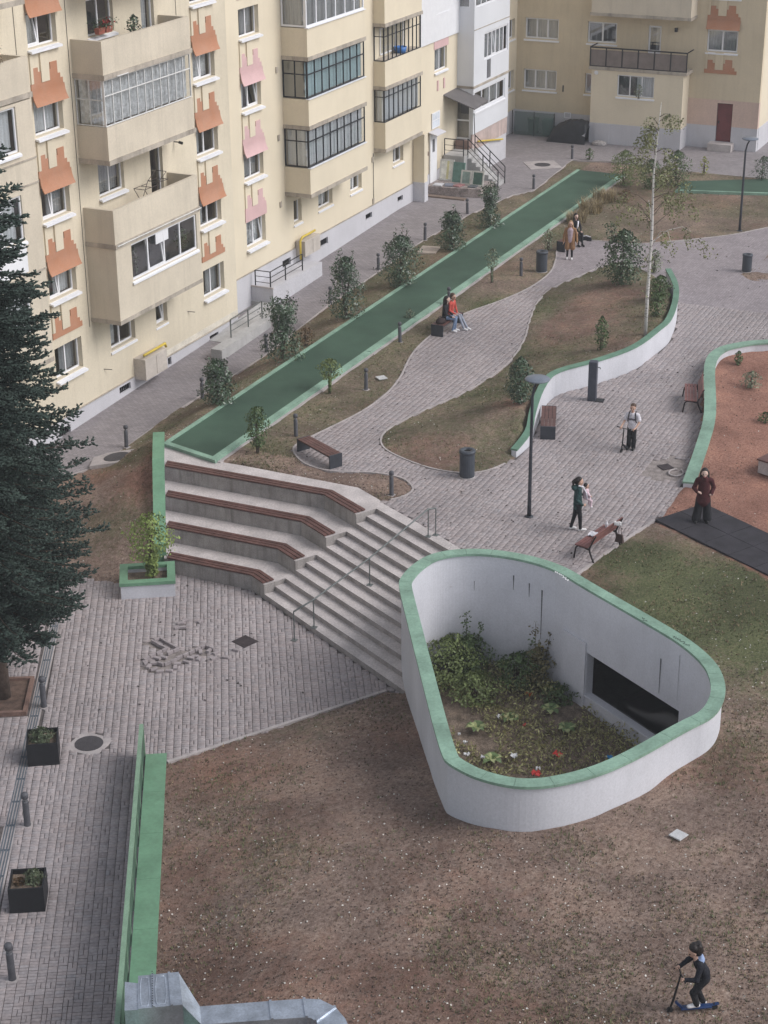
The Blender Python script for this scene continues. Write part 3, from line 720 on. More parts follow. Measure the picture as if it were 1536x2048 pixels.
# long straight garage side: from point 14 to 17 (right hand wall)
ga, gb = INN[PIX[14]], INN[PIX[17]]; gd = (ga-gb)/np.linalg.norm(ga-gb); gn = np.array([gd[1], -gd[0]])
if gn @ (_c-gb) > 0: gn = -gn                                  # gn points out of the pit, into the garage
GL = np.linalg.norm(ga-gb)
cap = MB(); wo = MB()
n = len(PIT); _o = OUTW; _i = INN
def zlow(p): return -3.6
for i in range(n):
    k = (i+1) % n
    if PIX[14] <= i < PIX[17]: continue
    wo.hexa([(*_o[i], -3.6), (*_o[k], -3.6), (*_i[k], -3.6), (*_i[i], -3.6), (*_o[i], PIT_Z-.07), (*_o[k], PIT_Z-.07), (*_i[k], PIT_Z-.07), (*_i[i], PIT_Z-.07)])
# straight side made of one true plane with a hole: local s along the wall from gb to ga
og = gb+gn*.24; olen = GL
OP0, OP1, OZ0, OZ1 = None, None, -2.20, -.93
def on_gwall(px, py):
    d3 = ray(px, py); o3 = np.array([0, 0, CAM_H]); nn = np.array([gn[0], gn[1], 0.]); t = ((np.array([*gb, 0.])-o3)@nn)/(d3@nn); p = o3+t*d3
    return float((p[:2]-gb)@gd), float(p[2])
cp = lambda a, b: (780+a*700/1536, 1080+b*700/1536)
g1 = on_gwall(*cp(865, 495)); g2 = on_gwall(*cp(865, 690)); g3 = on_gwall(*cp(1200, 705)); 
OP0 = g1[0]; OZ1 = g1[1]; OZ0 = g2[1]; OP1 = min(OP0+4.6, GL-.05)
def gp(s, d_, z): p = gb+gd*s+gn*d_; return (p[0], p[1], z)
def gbox(mb, s0, s1, d0, d1, z0, z1, mi=0):
    mb.hexa([gp(s0, d0, z0), gp(s1, d0, z0), gp(s1, d1, z0), gp(s0, d1, z0), gp(s0, d0, z1), gp(s1, d0, z1), gp(s1, d1, z1), gp(s0, d1, z1)], mi)
gbox(wo, 0, GL, 0, .24, OZ1, PIT_Z-.07); gbox(wo, 0, OP0, 0, .24, -3.6, OZ1); gbox(wo, OP1, GL, 0, .24, -3.6, OZ1); gbox(wo, OP0, OP1, 0, .24, -3.6, OZ0)
wo.build('wall', M_WHITE, pit)
mb = MB(); gbox(mb, OP0-1.0, OP0-.02, -.05, -.002, -3.4, OZ1+.28); mb.build('pilaster', M_WHITE, pit)
mb = MB(); gbox(mb, OP0, OP1, -.05, .20, OZ0+.002, OZ0+.05); mb.build('opening_sill', M_WHITE, pit)
# coping as separate lengths with joints
CO, CI = pit_in(-.04), pit_in(.30)
for i in range(0, n, 6):
    ids_ = [(i+q) % n for q in range(min(6, n-i)+1)]; Q = [(np.array(CO[q]), np.array(CI[q])) for q in ids_]; m_ = len(Q)
    for e, f_ in ((0, 1), (m_-1, m_-2)): tt = Q[f_][0]-Q[e][0]; tt = tt/np.linalg.norm(tt)*.004; Q[e] = (Q[e][0]+tt, Q[e][1]+tt)
    v_ = [(*q, z) for z in (PIT_Z-.068, PIT_Z) for ab in Q for q in ab]; b_ = 2*m_; fs = []
    for q in range(m_-1): a = 2*q; fs += [(a, a+2, a+3, a+1), (b_+a, b_+a+1, b_+a+3, b_+a+2), (a, b_+a, b_+a+2, a+2), (a+1, a+3, b_+a+3, b_+a+1)]
    mb = MB(); mb.add(v_, fs+[(0, 1, b_+1, b_), (b_-2, 2*b_-2, 2*b_-1, b_-1)]); mb.build('coping_slab', M_GREENL, pit)
# scribbles on the coping and dirt runs on the inner wall
M_INK = mat('black_ink', (.02, .03, .03), .6)
for (x0, y0), nn_, sz in (((1345, 1272), 9, .12), ((1282, 1236), 4, .10), ((1108, 1143), 7, .16)):
    mb = MB(); rg = random.Random(nn_)
    base = P(x0, y0, PIT_Z+.003); prev = None; dirv = np.array([-gd[0], -gd[1]])
    pts = []
    for k in range(nn_*3):
        q = base[:2]-dirv*(k*sz/5)+np.array([-dirv[1], dirv[0]])*rg.uniform(-.06, .06); pts.append((q[0], q[1], PIT_Z+.004))
    mb.tube(pts, .006 if sz < .15 else .010, 4); mb.build('scribble', M_INK if sz < .15 else mat('white_paint_mark', (.8, .8, .8), .6), pit)
M_RUN = mat('dirt_run', (.13, .13, .135), .95, .3, 5)
for (a, b, c_, d_) in ((370, 180, 370, 215), (543, 155, 543, 208), (612, 190, 612, 240), (668, 220, 664, 400), (1190, 520, 1187, 640), (1274, 505, 1266, 660)):
    # thin dirty lines down the inner face
    best = None
    for i in range(n):
        k = (i+1) % n; A_, B_ = np.array(INN[i]), np.array(INN[k])
        e_ = B_-A_; nrm = np.array([e_[1], -e_[0]]); nrm = nrm/np.linalg.norm(nrm)
        if nrm@(_c-A_) < 0: nrm = -nrm
        if nrm@(-A_) < 0: continue
        d3 = ray(*cp(a, b)); t = (nrm@A_-0)/(d3[:2]@nrm); p = np.array([0, 0, CAM_H])+t*d3
        s = ((p[:2]-A_)@e_)/(e_@e_)
        if -.01 <= s <= 1.01 and -2.5 < p[2] < PIT_Z: best = (p, nrm, e_/np.linalg.norm(e_)); 
    if a > 1000: s_, z_ = on_gwall(*cp(a, b)); best = (np.array(gp(s_, -.006, z_)), -gn, gd)
    if best is None: continue
    p, nrm, e_ = best; L_ = (d_-b)*700/1536/FPX*47/.9
    w_ = .016+.01*math.sin(a); L_ *= 1.25
    q0 = p[:2]+nrm*.003
    mb = MB(); mb.add([(*(q0-e_*w_), p[2]), (*(q0+e_*w_), p[2]), (*(q0+e_*w_*.3), p[2]-L_), (*(q0-e_*w_*.3), p[2]-L_)], [(0, 1, 2, 3)]); mb.build('dirt_run', M_RUN, pit)
# planting bed in the pit
mb = MB(); ii = pit_in(.2); gx = np.linspace(0, 1, 2)
bed_z = lambda x, y: PF+.25*math.sin(x*1.7+y)*.5+.42*max(0, min(1, ((x-35.5)/5)))
xs = np.arange(30, 42.2, .3); ys = np.arange(7.5, 18.5, .3); X, Y = np.meshgrid(xs, ys, indexing='ij')
Z = PF+(vnoise(X, Y, 1.2, 8)-.5)*.25+.45*np.clip((X-35.5)/5, 0, 1); I = np.arange(X.size).reshape(X.shape)
F = np.stack([I[:-1, :-1], I[1:, :-1], I[1:, 1:], I[:-1, 1:]], -1).reshape(-1, 4); V = np.stack([X, Y, Z], -1).reshape(-1, 3)
cen = V[F].mean(1); F = F[inside(pit_in(-.1), cen[:, 0], cen[:, 1]) & (((cen[:, 0]-gb[0])*gn[0]+(cen[:, 1]-gb[1])*gn[1]) < .2)]
bed = mesh_np('planting_bed', V, F, M_SOIL, pit, smooth=True)
def bedz(x, y): return float(PF+(vnoise(np.array([x]), np.array([y]), 1.2, 8)[0]-.5)*.25+.45*np.clip((x-35.5)/5, 0, 1))
# garage room behind the opening
gar = thing('garage', 'dark garage room seen through the opening in the light well', 'garage', gp(2.5, 3, PF-.2))
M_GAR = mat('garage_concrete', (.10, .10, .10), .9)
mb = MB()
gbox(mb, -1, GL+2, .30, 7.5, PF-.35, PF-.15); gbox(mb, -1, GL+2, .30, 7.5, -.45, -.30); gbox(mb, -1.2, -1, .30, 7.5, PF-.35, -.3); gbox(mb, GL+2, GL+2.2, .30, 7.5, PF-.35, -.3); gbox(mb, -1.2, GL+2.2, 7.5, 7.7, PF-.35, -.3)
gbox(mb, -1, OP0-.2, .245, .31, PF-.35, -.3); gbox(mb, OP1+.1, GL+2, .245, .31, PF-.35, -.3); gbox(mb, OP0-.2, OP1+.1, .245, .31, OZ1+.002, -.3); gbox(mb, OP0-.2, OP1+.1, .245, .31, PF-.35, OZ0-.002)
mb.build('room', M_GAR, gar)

# ------------------------------------------------------------------ green track
tr = thing('running_track', 'long straight dark green rubber track with pale green kerbs', 'track', (60, 28, 0))
X1 = 87.6
mb = MB(); mb.hexa([(45.85, TR_Y0+.3, -.15), (X1, TR_Y0, -.15), (X1, TR_Y1, -.15), (46.45, TR_Y1, -.15), (45.85, TR_Y0+.3, .10), (X1, TR_Y0, .10), (X1, TR_Y1, .10), (46.45, TR_Y1, .10)]); mb.build('lane', M_TRACK, tr)
mb = MB(); mb.hexa([(46.4, TR_Y1+.004, -.3), (X1, TR_Y1+.004, -.3), (X1, TR_Y1+.17, -.3), (46.4, TR_Y1+.17, -.3), (46.4, TR_Y1+.004, .125), (X1, TR_Y1+.004, .125), (X1, TR_Y1+.17, .125), (46.4, TR_Y1+.17, .125)]); mb.build('kerb', M_GREENL, tr)
rg = random.Random(3); x = 45.75
while x < X1:                                                   # right kerb in lengths, some broken
    l = rg.uniform(3., 5.); x2 = min(x+l, X1); t0 = (x-45.75)/(X1-45.75); yk = lambda q: TR_Y0+.30*(1-(q-45.75)/(X1-45.75))-.004
    jz = rg.uniform(-.02, .01)
    mb = MB(); mb.hexa([(x+.01, yk(x)-.24, -.2), (x2-.01, yk(x2)-.24, -.2), (x2-.01, yk(x2), -.2), (x+.01, yk(x), -.2), (x+.01, yk(x)-.24, .12+jz), (x2-.01, yk(x2)-.24, .12+jz), (x2-.01, yk(x2), .125), (x+.01, yk(x), .125)]); mb.build('kerb', M_GREENL, tr)
    mb = MB(); mb.box(x+.01, x2-.01, yk(x2)-.34, yk(x)-.245, -.1, .03); mb.build('kerb_footing', M_KERB, tr)
    x = x2
mb = MB(); mb.hexa([(45.72, TR_Y0+.06, -.2), (45.84, TR_Y0+.06, -.2), (46.44, TR_Y1+.14, -.2), (46.32, TR_Y1+.14, -.2), (45.62, TR_Y0+.06, .13), (45.84, TR_Y0+.06, .13), (46.44, TR_Y1+.14, .13), (46.22, TR_Y1+.14, .13)]); mb.build('kerb', M_GREENL, tr)
t2 = thing('running_track', 'short piece of green track crossing at the right beside the far yard', 'track', (87, 20, 0))
a = [P(1352, 384), P(1560, 391), P(1560, 361), P(1366, 366)]
mb = MB(); mb.prism([p[:2] for p in a], -.15, .10); mb.build('lane', M_TRACK, t2)
mb = MB(); mb.prism([a[0][:2]-[.18, 0], a[1][:2]-[.18, 0], a[1][:2]-[.004, 0], a[0][:2]-[.004, 0]], -.15, .13); mb.build('kerb', M_GREENL, t2)

# ------------------------------------------------------------------ curved white wall of the island
def wall_on(line, hfun, wid, base, label, name='garden_wall', m=M_WHITE, coph=.06, side=1, seg=4, mc=None):
    t = thing(name, label, 'wall', (*line[len(line)//2][:2], base))
    inn = offset_line(line, wid*side); ov0 = offset_line(line, -.03*side); ov1 = offset_line(line, (wid+.03)*side)
    mb = MB()
    for i in range(len(line)-1):
        h0, h1 = hfun(i/(len(line)-1)), hfun((i+1)/(len(line)-1))
        mb.hexa([(*line[i], base-.3), (*line[i+1], base-.3), (*inn[i+1], base-.3), (*inn[i], base-.3), (*line[i], base+h0), (*line[i+1], base+h1), (*inn[i+1], base+h1), (*inn[i], base+h0)])
    mb.build('wall_body', m, t)
    for s in range(0, len(line)-1, seg):
        mb = MB()
        for i in range(s, min(s+seg, len(line)-1)):
            h0, h1 = hfun(i/(len(line)-1))+.001, hfun((i+1)/(len(line)-1))+.001
            mb.hexa([(*ov0[i], base+h0), (*ov0[i+1], base+h1), (*ov1[i+1], base+h1), (*ov1[i], base+h0), (*ov0[i], base+h0+coph), (*ov0[i+1], base+h1+coph), (*ov1[i+1], base+h1+coph), (*ov1[i], base+h0+coph)])
        mb.build('coping_slab', mc or M_GREENL, t)
    return t
WALLS = WALL[:-1]
sideW = 1
_t = offset_line(WALLS, .2)[len(WALLS)//2]
if not inside(ISLAND, _t[0:1], _t[1:2])[0]: sideW = -1
wall_on(WALLS, lambda t: .82 if t < .80 else .82-(t-.80)/.20*.62, .17, 0., 'white S-curved garden wall with green coping round the raised island', side=sideW, mc=mat('dark_green_coping', (.135, .245, .175), .6, .15, 1.5, fine=.07))
sideP = 1
_t = offset_line(PGW, .2)[len(PGW)//2]
if not inside(PLAY, _t[0:1], _t[1:2])[0]: sideP = -1
wall_on(PGW, lambda t: .14+.36*min(1, max(0, (t-.02)/.35)), .34, 0., 'low curved wall with wide green coping round the red playground', side=sideP)
# broad green coping and railing beside the lower square
gs = thing('retaining_wall', 'low retaining wall with broad flat bright green top beside the lower square', 'wall', (*ST_A[:2], ZL))
def sp(s, o, dz=0.): q = ST_A[:2]+ST_D*s+ST_N*o; return (q[0], q[1], ST_A[2]+ST_SL*s+dz)
W2 = .26
mb = MB()
for s0, s1 in ((0, 16),):
    mb.hexa([sp(s0, -W2+.03, -1.2), sp(s1, -W2+.03, -2.6), sp(s1, W2-.03, -2.6), sp(s0, W2-.03, -1.2), sp(s0, -W2+.03, -.05), sp(s1, -W2+.03, -.05), sp(s1, W2-.03, -.05), sp(s0, W2-.03, -.05)])
mb.build('wall_body', M_WHITE, gs)
for s0 in np.arange(0, 16, 2.0):
    mb = MB(); mb.hexa([sp(s0+.003, -W2, -.05), sp(s0+1.997, -W2, -.05), sp(s0+1.997, W2, -.05), sp(s0+.003, W2, -.05), sp(s0+.003, -W2), sp(s0+1.997, -W2), sp(s0+1.997, W2), sp(s0+.003, W2)]); mb.build('coping_slab', M_GREEN, gs)
M_RAILG = mat('green_railing', (.20, .31, .215), .5, .1, 3); M_RAILD = mat('dark_green_panel', (.060, .105, .075), .6, .15, 3)
rl = thing('railing', 'tall thin green sheet railing standing along the lower square', 'railing', (*sp(0, -W2)[:2], ZL))
RH = .86
def rbox(mb, s0, s1, o0, o1, z0, z1): mb.hexa([sp(s0, o0, z0), sp(s1, o0, z0), sp(s1, o1, z0), sp(s0, o1, z0), sp(s0, o0, z1), sp(s1, o0, z1), sp(s1, o1, z1), sp(s0, o1, z1)])
mb = MB(); rbox(mb, 0, 16, -W2-.105, -W2-.005, RH-.05, RH); mb.build('top_rail', M_RAILG, rl)
for s0 in np.arange(.04, 15.5, 1.36):
    mb = MB(); rbox(mb, s0, s0+1.24, -W2-.07, -W2-.04, -.10, RH-.05); mb.build('panel', M_RAILD, rl)
    mb = MB(); rbox(mb, s0+1.25, s0+1.33, -W2-.09, -W2-.02, -.30, RH-.05); mb.build('post', M_RAILG, rl)
mb = MB(); rbox(mb, -.03, .04, -W2-.105, -W2-.005, -.1, RH-.002); mb.build('post', M_RAILG, rl)
# ================================================================== apartment buildings
M_CREAM = mat('cream_render', (.66, .585, .455), .9, .09, .22, fine=.035, fscale=25, streak=.22, streakcol=(.36, .30, .22), bump=.08)
M_CREAM2 = mat('yellow_cream_render', (.71, .625, .48), .9, .05, .35, fine=.03, fscale=25, streak=.10, streakcol=(.42, .36, .27), bump=.08)
M_OCHRE = mat('ochre_render', (.64, .545, .395), .9, .07, .35, fine=.04, fscale=25, streak=.22, streakcol=(.32, .26, .19), bump=.08)
M_PARA = mat('parapet_render', (.60, .53, .425), .9, .08, .5, fine=.04, fscale=25, streak=.35, streakcol=(.36, .32, .26), bump=.1)
M_SLABD = mat('weathered_slab', (.42, .37, .31), .9, .2, 1.2, streak=.7, streakcol=(.14, .12, .10))
M_PLINTH = mat('pale_grey_plinth', (.55, .54, .565), .85, .06, .6, streak=.18, streakcol=(.36, .35, .34))
M_ORANGE = mat('orange_render', (.50, .235, .135), .85, .12, 1.5, col2=(.46, .24, .155), fine=.06, streak=.35, streakcol=(.33, .22, .15))
M_PINKR = mat('pink_render', (.62, .415, .41), .85, .06, 1.5, fine=.04)
M_PVC = mat('white_pvc', (.78, .78, .80), .35, .03, 3, fine=.02)
M_SILL = mat('white_sill', (.80, .80, .83), .4, .04, 2, fine=.02, streak=.08)
M_BLACKF = mat('black_window_frame', (.022, .024, .028), .5)
M_WFR = mat('old_white_frame', (.68, .67, .65), .5, .08, 3)
M_ROOM = mat('dim_room', (.10, .10, .105), .9, .4, .8)
M_CURT = [mat('net_curtain', (.66, .68, .70), .9, .2, 2.5, stretch=(6, 6, .15)), mat('grey_curtain', (.36, .37, .38), .9, .2, 2.5, stretch=(6, 6, .15)), mat('teal_curtain', (.40, .55, .57), .9, .2, 2, stretch=(5, 5, .15)), mat('lace_curtain', (.66, .67, .68), .9, .25, 6)]
M_GLASS = glassmat('window_glass', (.90, .92, .93), .20)
M_IRON = mat('black_iron', (.022, .022, .024), .55)
RB = random.Random(11)
def plate(T, u0, u1, z0, z1, holes=(), d0=-.2, d1=0., mb=None, mi=0):
    """flat plate with rectangular holes, one connected piece"""
    mb = mb or MB(); us = sorted({u0, u1, *[h[0] for h in holes], *[h[1] for h in holes]}); zs = sorted({z0, z1, *[h[2] for h in holes], *[h[3] for h in holes]})
    us = [q for q in us if u0 <= q <= u1]; zs = [q for q in zs if z0 <= q <= z1]
    idx = {}; pts = []; fs = []
    def vid(i, k, d):
        key = (i, k, d)
        if key not in idx: idx[key] = len(pts); pts.append(T(us[i], d1 if d else d0, zs[k]))
        return idx[key]
    nu, nz = len(us)-1, len(zs)-1
    solid = [[not any(h[0]-1e-6 <= us[i] and us[i+1] <= h[1]+1e-6 and h[2]-1e-6 <= zs[k] and zs[k+1] <= h[3]+1e-6 for h in holes) for k in range(nz)] for i in range(nu)]
    S = lambda i, k: 0 <= i < nu and 0 <= k < nz and solid[i][k]
    for i in range(nu):
        for k in range(nz):
            if not S(i, k): continue
            fs.append((vid(i, k, 1), vid(i+1, k, 1), vid(i+1, k+1, 1), vid(i, k+1, 1))); fs.append((vid(i, k, 0), vid(i, k+1, 0), vid(i+1, k+1, 0), vid(i+1, k, 0)))
            if not S(i-1, k): fs.append((vid(i, k, 0), vid(i, k, 1), vid(i, k+1, 1), vid(i, k+1, 0)))
            if not S(i+1, k): fs.append((vid(i+1, k, 1), vid(i+1, k, 0), vid(i+1, k+1, 0), vid(i+1, k+1, 1)))
            if not S(i, k-1): fs.append((vid(i, k, 0), vid(i+1, k, 0), vid(i+1, k, 1), vid(i, k, 1)))
            if not S(i, k+1): fs.append((vid(i, k+1, 1), vid(i+1, k+1, 1), vid(i+1, k+1, 0), vid(i, k+1, 0)))
    mb.add(pts, fs, mi); return mb
def TL(Y): return lambda u, d, z: (u, Y-d, z)              # left facade, outward = -y
def TBK(X): return lambda u, d, z: (X-d, u, z)             # back facade, outward = -x
def TF0(mb_T): return MB(mb_T)
def bxT(T, u0, u1, d0, d1, z0, z1): m = MB(T); m.box(u0, u1, d0, d1, z0, z1); return m
def curtain(T, u0, u1, z0, z1, d, parent, m, amp=.03, part=1.0):
    nn = max(6, int((u1-u0)/.05)); pts = []; 
    for i in range(nn+1):
        uu = u0+(u1-u0)*i/nn; dd = d+amp*math.sin(i*1.9+RB.random())
        pts += [T(uu, dd, z0), T(uu, dd, z1)]
    mb = MB(); mb.add(pts, [(2*i, 2*i+2, 2*i+3, 2*i+1) for i in range(nn)]); return mb.build('curtain', m, parent, smooth=True)
def window(parent, T, u0, u1, z0, z1, n=2, rec=.17, tilt=None, sill=True, mf=None, cur=None, fw=.06, sillw=.14, name='window'):
    mf = mf or M_PVC; w = (u1-u0-fw*(n+1))/n; holes = [(u0+fw+i*(w+fw), u0+fw+i*(w+fw)+w, z0+fw, z1-fw) for i in range(n)]
    fr = plate(T, u0+.002, u1-.002, z0+.002, z1-.002, holes, -rec-.05, -rec).build(name, mf, parent)
    tilt = RB.choice([None, None, 0, n-1]) if tilt is None else (None if tilt < 0 else tilt)
    for i, h in enumerate(holes):
        mb = MB(T)
        if i == tilt:                               # tilted open sash: own frame leaning into the room
            t_ = .16; hh = h[3]-h[2]
            mb.add([(h[0], -rec-.02, h[2]), (h[1], -rec-.02, h[2]), (h[1], -rec-t_, h[3]), (h[0], -rec-t_, h[3])], [(0, 1, 2, 3)]); mb.build('pane', M_GLASS, fr)
            mb = MB(); lean = lambda u, d, z: T(u, d-(z-h[2])/hh*t_*.9, z)
            plate(lean, h[0]+.005, h[1]-.005, h[2]+.005, h[3]-.005, [(h[0]+.055, h[1]-.055, h[2]+.055, h[3]-.055)], -rec-.045, -rec+.005).build('sash', mf, fr)
        else:
            mb.add([(h[0], -rec-.03, h[2]), (h[1], -rec-.03, h[2]), (h[1], -rec-.03, h[3]), (h[0], -rec-.03, h[3])], [(0, 1, 2, 3)]); mb.build('pane', M_GLASS, fr)
    # room behind
    mb = MB(T); d0, d1 = -rec-.055, -rec-.65; a, b, c, e = u0-.1, u1+.1, z0-.1, z1+.1
    mb.add([(a, d0, c), (b, d0, c), (b, d0, e), (a, d0, e), (a, d1, c), (b, d1, c), (b, d1, e), (a, d1, e)], [(4, 5, 6, 7), (0, 1, 5, 4), (1, 2, 6, 5), (2, 3, 7, 6), (3, 0, 4, 7)]); mb.build('room', M_ROOM, fr)
    cur = RB.choice([0, 0, 1, 1, 3, None]) if cur is None else (None if cur < 0 else cur)
    if cur is not None:
        k = RB.random(); a_, b_ = (u0+.03, u1-.03) if k < .5 else ((u0+.03, u0+(u1-u0)*.5) if k < .75 else (u0+(u1-u0)*.45, u1-.03))
        curtain(T, a_, b_, z0+.03, z1-.03, -rec-.22, fr, M_CURT[cur])
    if sill:
        mb = MB(T); mb.add([(u0-.05, -rec, z0-.0), (u1+.05, -rec, z0-.0), (u1+.05, sillw, z0-.07), (u0-.05, sillw, z0-.07), (u0-.05, -rec, z0-.04), (u1+.05, -rec, z0-.04), (u1+.05, sillw, z0-.14), (u0-.05, sillw, z0-.14)],
                           [(0, 1, 2, 3), (4, 7, 6, 5), (3, 2, 6, 7), (0, 3, 7, 4), (1, 5, 6, 2), (0, 4, 5, 1)]); mb.build('sill', M_SILL, fr)
    return fr
def glazing(parent, T, u0, u1, z0, z1, cols, trans=None, mf=None, fw=.035, d=0., th=.05, curt=None, name='glazing', cur_d=-.12, glass=True):
    w = (u1-u0-fw*(cols+1))/cols; holes = []
    zz = [(z0+fw, z1-fw)] if trans is None else [(z0+fw, trans-fw/2), (trans+fw/2, z1-fw)]
    for i in range(cols):
        for a, b in zz: holes.append((u0+fw+i*(w+fw), u0+fw+i*(w+fw)+w, a, b))
    fr = plate(T, u0, u1, z0, z1, holes, d-th, d).build(name, mf, parent)
    if glass:
        for h in holes:
            mb = MB(T); mb.add([(h[0], d-th*.5, h[2]), (h[1], d-th*.5, h[2]), (h[1], d-th*.5, h[3]), (h[0], d-th*.5, h[3])], [(0, 1, 2, 3)]); mb.build('pane', M_GLASS, fr)
    if curt is not None: curtain(T, u0+.06, u1-.06, z0+.03, z1-.03, d-th+cur_d, fr, M_CURT[curt])
    return fr
def ornament(parent, T, u0, zs, m, flare=True, mbase=None):
    """stepped castle-like relief panel under the sill at height zs, its foot flaring out over the window below"""
    s = [(0, -1.32), (0, -1.10), (.16, -1.10), (.16, -.62), (.43, -.62), (.43, -.77), (.57, -.77), (.57, -1.12), (1.02, -1.12), (1.02, -.78), (1.12, -.78), (1.12, -.57), (1.50, -.57), (1.50, -.98), (1.64, -.98), (1.64, -1.14), (1.77, -1.14), (1.77, -1.32)]
    pts = [(u0+a, zs+b) for a, b in s]; n = len(pts); mb = MB(T); d0, d1 = .002, .035
    mb.add([(u, d0, z) for u, z in pts]+[(u, d1, z) for u, z in pts], [(i, (i+1) % n, n+(i+1) % n, n+i) for i in range(n)])
    tri = tessellate_polygon([[Vector((u, z, 0)) for u, z in pts]]); mb.add([(u, d1, z) for u, z in pts], [tuple(t) for t in tri])
    o = mb.build('relief_panel', m, parent)
    if flare:
        k = 7; q = []
        for i in range(k+1):
            t = i/k; q.append((.035+.14*t**2.2, zs-1.32-.50*t))
        mb = MB(T); pr = [(u0, .0, 0)]; L_ = []
        for side in (0, 1):
            for dd, z in q: L_ += [(u0+.0, dd+side*.03, z-side*.0), (u0+1.80, dd+side*.03, z)]
        m2 = 2*(k+1); fs = []
        for s_ in (0, 1):
            for i in range(k): a = s_*m2+2*i; fs.append((a, a+1, a+3, a+2))
        fs.append((2*k, 2*k+1, m2+2*k+1, m2+2*k))
        for e in (0, 1):
            for i in range(k): fs.append((2*i+e, 2*i+2+e, m2+2*i+2+e, m2+2*i+e))
        mb.add(L_, fs); mb.build('flared_hood', m, o)
    mm = mbase or M_CREAM
    bxT(T, u0+.575, u0+1.015, .002, .06, zs-1.115, zs-.20).build('relief_block', mm, o)
    bxT(T, u0+.02, u0+.15, .002, .05, zs-1.095, zs-.16).build('relief_block', mm, o)
    bxT(T, u0+.15, u0+.575, .002, .05, zs-.615, zs-.16).build('relief_block', mm, o) if False else None
    return o
def parapet(parent, T, u0, u1, dep, z0, z1, m, name='balcony', slab=True, capm=None, right=True, cap=True):
    """three-sided solid balcony front with floor slab"""
    t_ = .12; mb = MB(T)
    outer = [(u0, 0), (u0, dep), (u1, dep), (u1, 0)]; inner = [(u0+t_, 0), (u0+t_, dep-t_), (u1-t_, dep-t_), (u1-t_, 0)]
    for i in range(3):
        a, b = outer[i], outer[i+1]; c, e = inner[i], inner[i+1]
        mb.add([(*a, z0), (*b, z0), (*e, z0), (*c, z0), (*a, z1), (*b, z1), (*e, z1), (*c, z1)], [(0, 1, 5, 4), (3, 2, 6, 7), (4, 5, 6, 7), (0, 1, 2, 3)])
    o = mb.build(name, m, parent)
    if slab: bxT(T, u0-.03, u1+.06, 0.002, dep+.04, z0-.16, z0-.002).build('floor_slab', M_SLABD, o)
    if cap:
        for i in range(3):
            a, b = outer[i], outer[i+1]; c, e = inner[i], inner[i+1]; mb = MB(T); g = .02
            aa = (a[0]-g*(1 if i == 0 else 0), a[1]); 
            mb.add([(*a, z1+.002), (*b, z1+.002), (*e, z1+.002), (*c, z1+.002), (*a, z1+.04), (*b, z1+.04), (*e, z1+.04), (*c, z1+.04)], [(0, 3, 2, 1), (4, 5, 6, 7), (0, 1, 5, 4), (1, 2, 6, 5), (2, 3, 7, 6), (3, 0, 4, 7)]); mb.build('coping', capm or M_PARA, o)
    return o
def side_T(T, u0, dep):
    """frame for the end face (facing the camera) of a box that projects from T by dep at u0"""
    return lambda u, d, z: T(u0-d, u, z)

YO, YP = 34.30, 34.80
# ---------------------------------------------------------------- building with the orange panels
B1 = thing('apartment_building', 'cream apartment block with orange castle-shaped relief panels under its windows', 'building', (54, YO, -1.5))
T1 = TL(YO); SIL = [15.05, 12.25, 9.45, 6.65, 3.92, 1.13]; H1 = []
for c0 in (47.55, 57.60):
    for z in SIL: H1.append((c0, c0+1.62, z, z+1.12))
H1 += [(50.95, 52.55, 12.1, 13.3), (54.30, 55.15, 11.1, 13.2), (50.95, 52.55, 6.68, 7.9), (54.30, 55.15, 5.45, 7.65), (50.98, 52.6, 1.12, 2.3), (54.06, 54.86, 1.10, 1.95)]
plate(T1, 36., 60.18, -.27, 17., H1, -.30, 0).build('wall', M_CREAM, B1)
VENT1 = [(51.3, 52.05, -.66, -.40), (57.87, 58.55, -.92, -.46), (54.7, 54.95, -.66, -.36), (47.4, 48.1, -.95, -.65)]
pp = plate(T1, 36., 60.18, -3.0, -.285, [(a, b, c, d_) for a, b, c, d_ in VENT1], -.30, .0).build('plinth', M_PLINTH, B1)
for a, b, c, d_ in VENT1:
    mb = plate(T1, a, b, c, d_, [(a+.03+i*(b-a-.06)/6, a+.03+(i+.7)*(b-a-.06)/6, c+.03, d_-.03) for i in range(6)], -.12, -.08); mb.build('vent_grille', M_IRON, pp)
    MB(T1).add([(a-.05, -.302, c-.05), (b+.05, -.302, c-.05), (b+.05, -.302, d_+.05), (a-.05, -.302, d_+.05)], [(0, 1, 2, 3)]).build('vent_back', M_ROOM, pp)
mb = MB(T1); mb.box(36., 60.25, .002, .05, -.29, -.262); mb.build('plinth_ledge', M_SLABD, B1)
mb = MB(T1); mb.box(60.0, 60.18, -.95, -.302, -3, 17); mb.build('end_wall', M_CREAM, B1)
for ci, c0 in enumerate((47.55, 57.60)):
    for zi, z in enumerate(SIL): window(B1, T1, c0, c0+1.62, z, z+1.12, 2, tilt={0: [0, 0, -1, 0, 0, -1], 1: [-1, -1, 0, -1, -1, -1]}[ci][zi], cur=[1, 1, 0, 1, 0, 1][zi] if ci == 0 else None, sillw=.17)
    for zi in range(1, 5): ornament(B1, T1, c0-.05, SIL[zi], M_ORANGE, flare=(zi < 4), mbase=M_CREAM)
    ornament(B1, T1, c0-.05, SIL[0], M_ORANGE)
for (a, b, c, d_) in ((50.95, 52.55, 12.1, 13.3), (50.95, 52.55, 6.68, 7.9)): window(B1, T1, a, b, c, d_, 2, rec=.12, tilt=-1)
for (a, b, c, d_) in ((54.30, 55.15, 11.1, 13.2), (54.30, 55.15, 5.45, 7.65)): window(B1, T1, a, b, c, d_, 1, rec=.12, tilt=-1, sill=False, name='balcony_door')
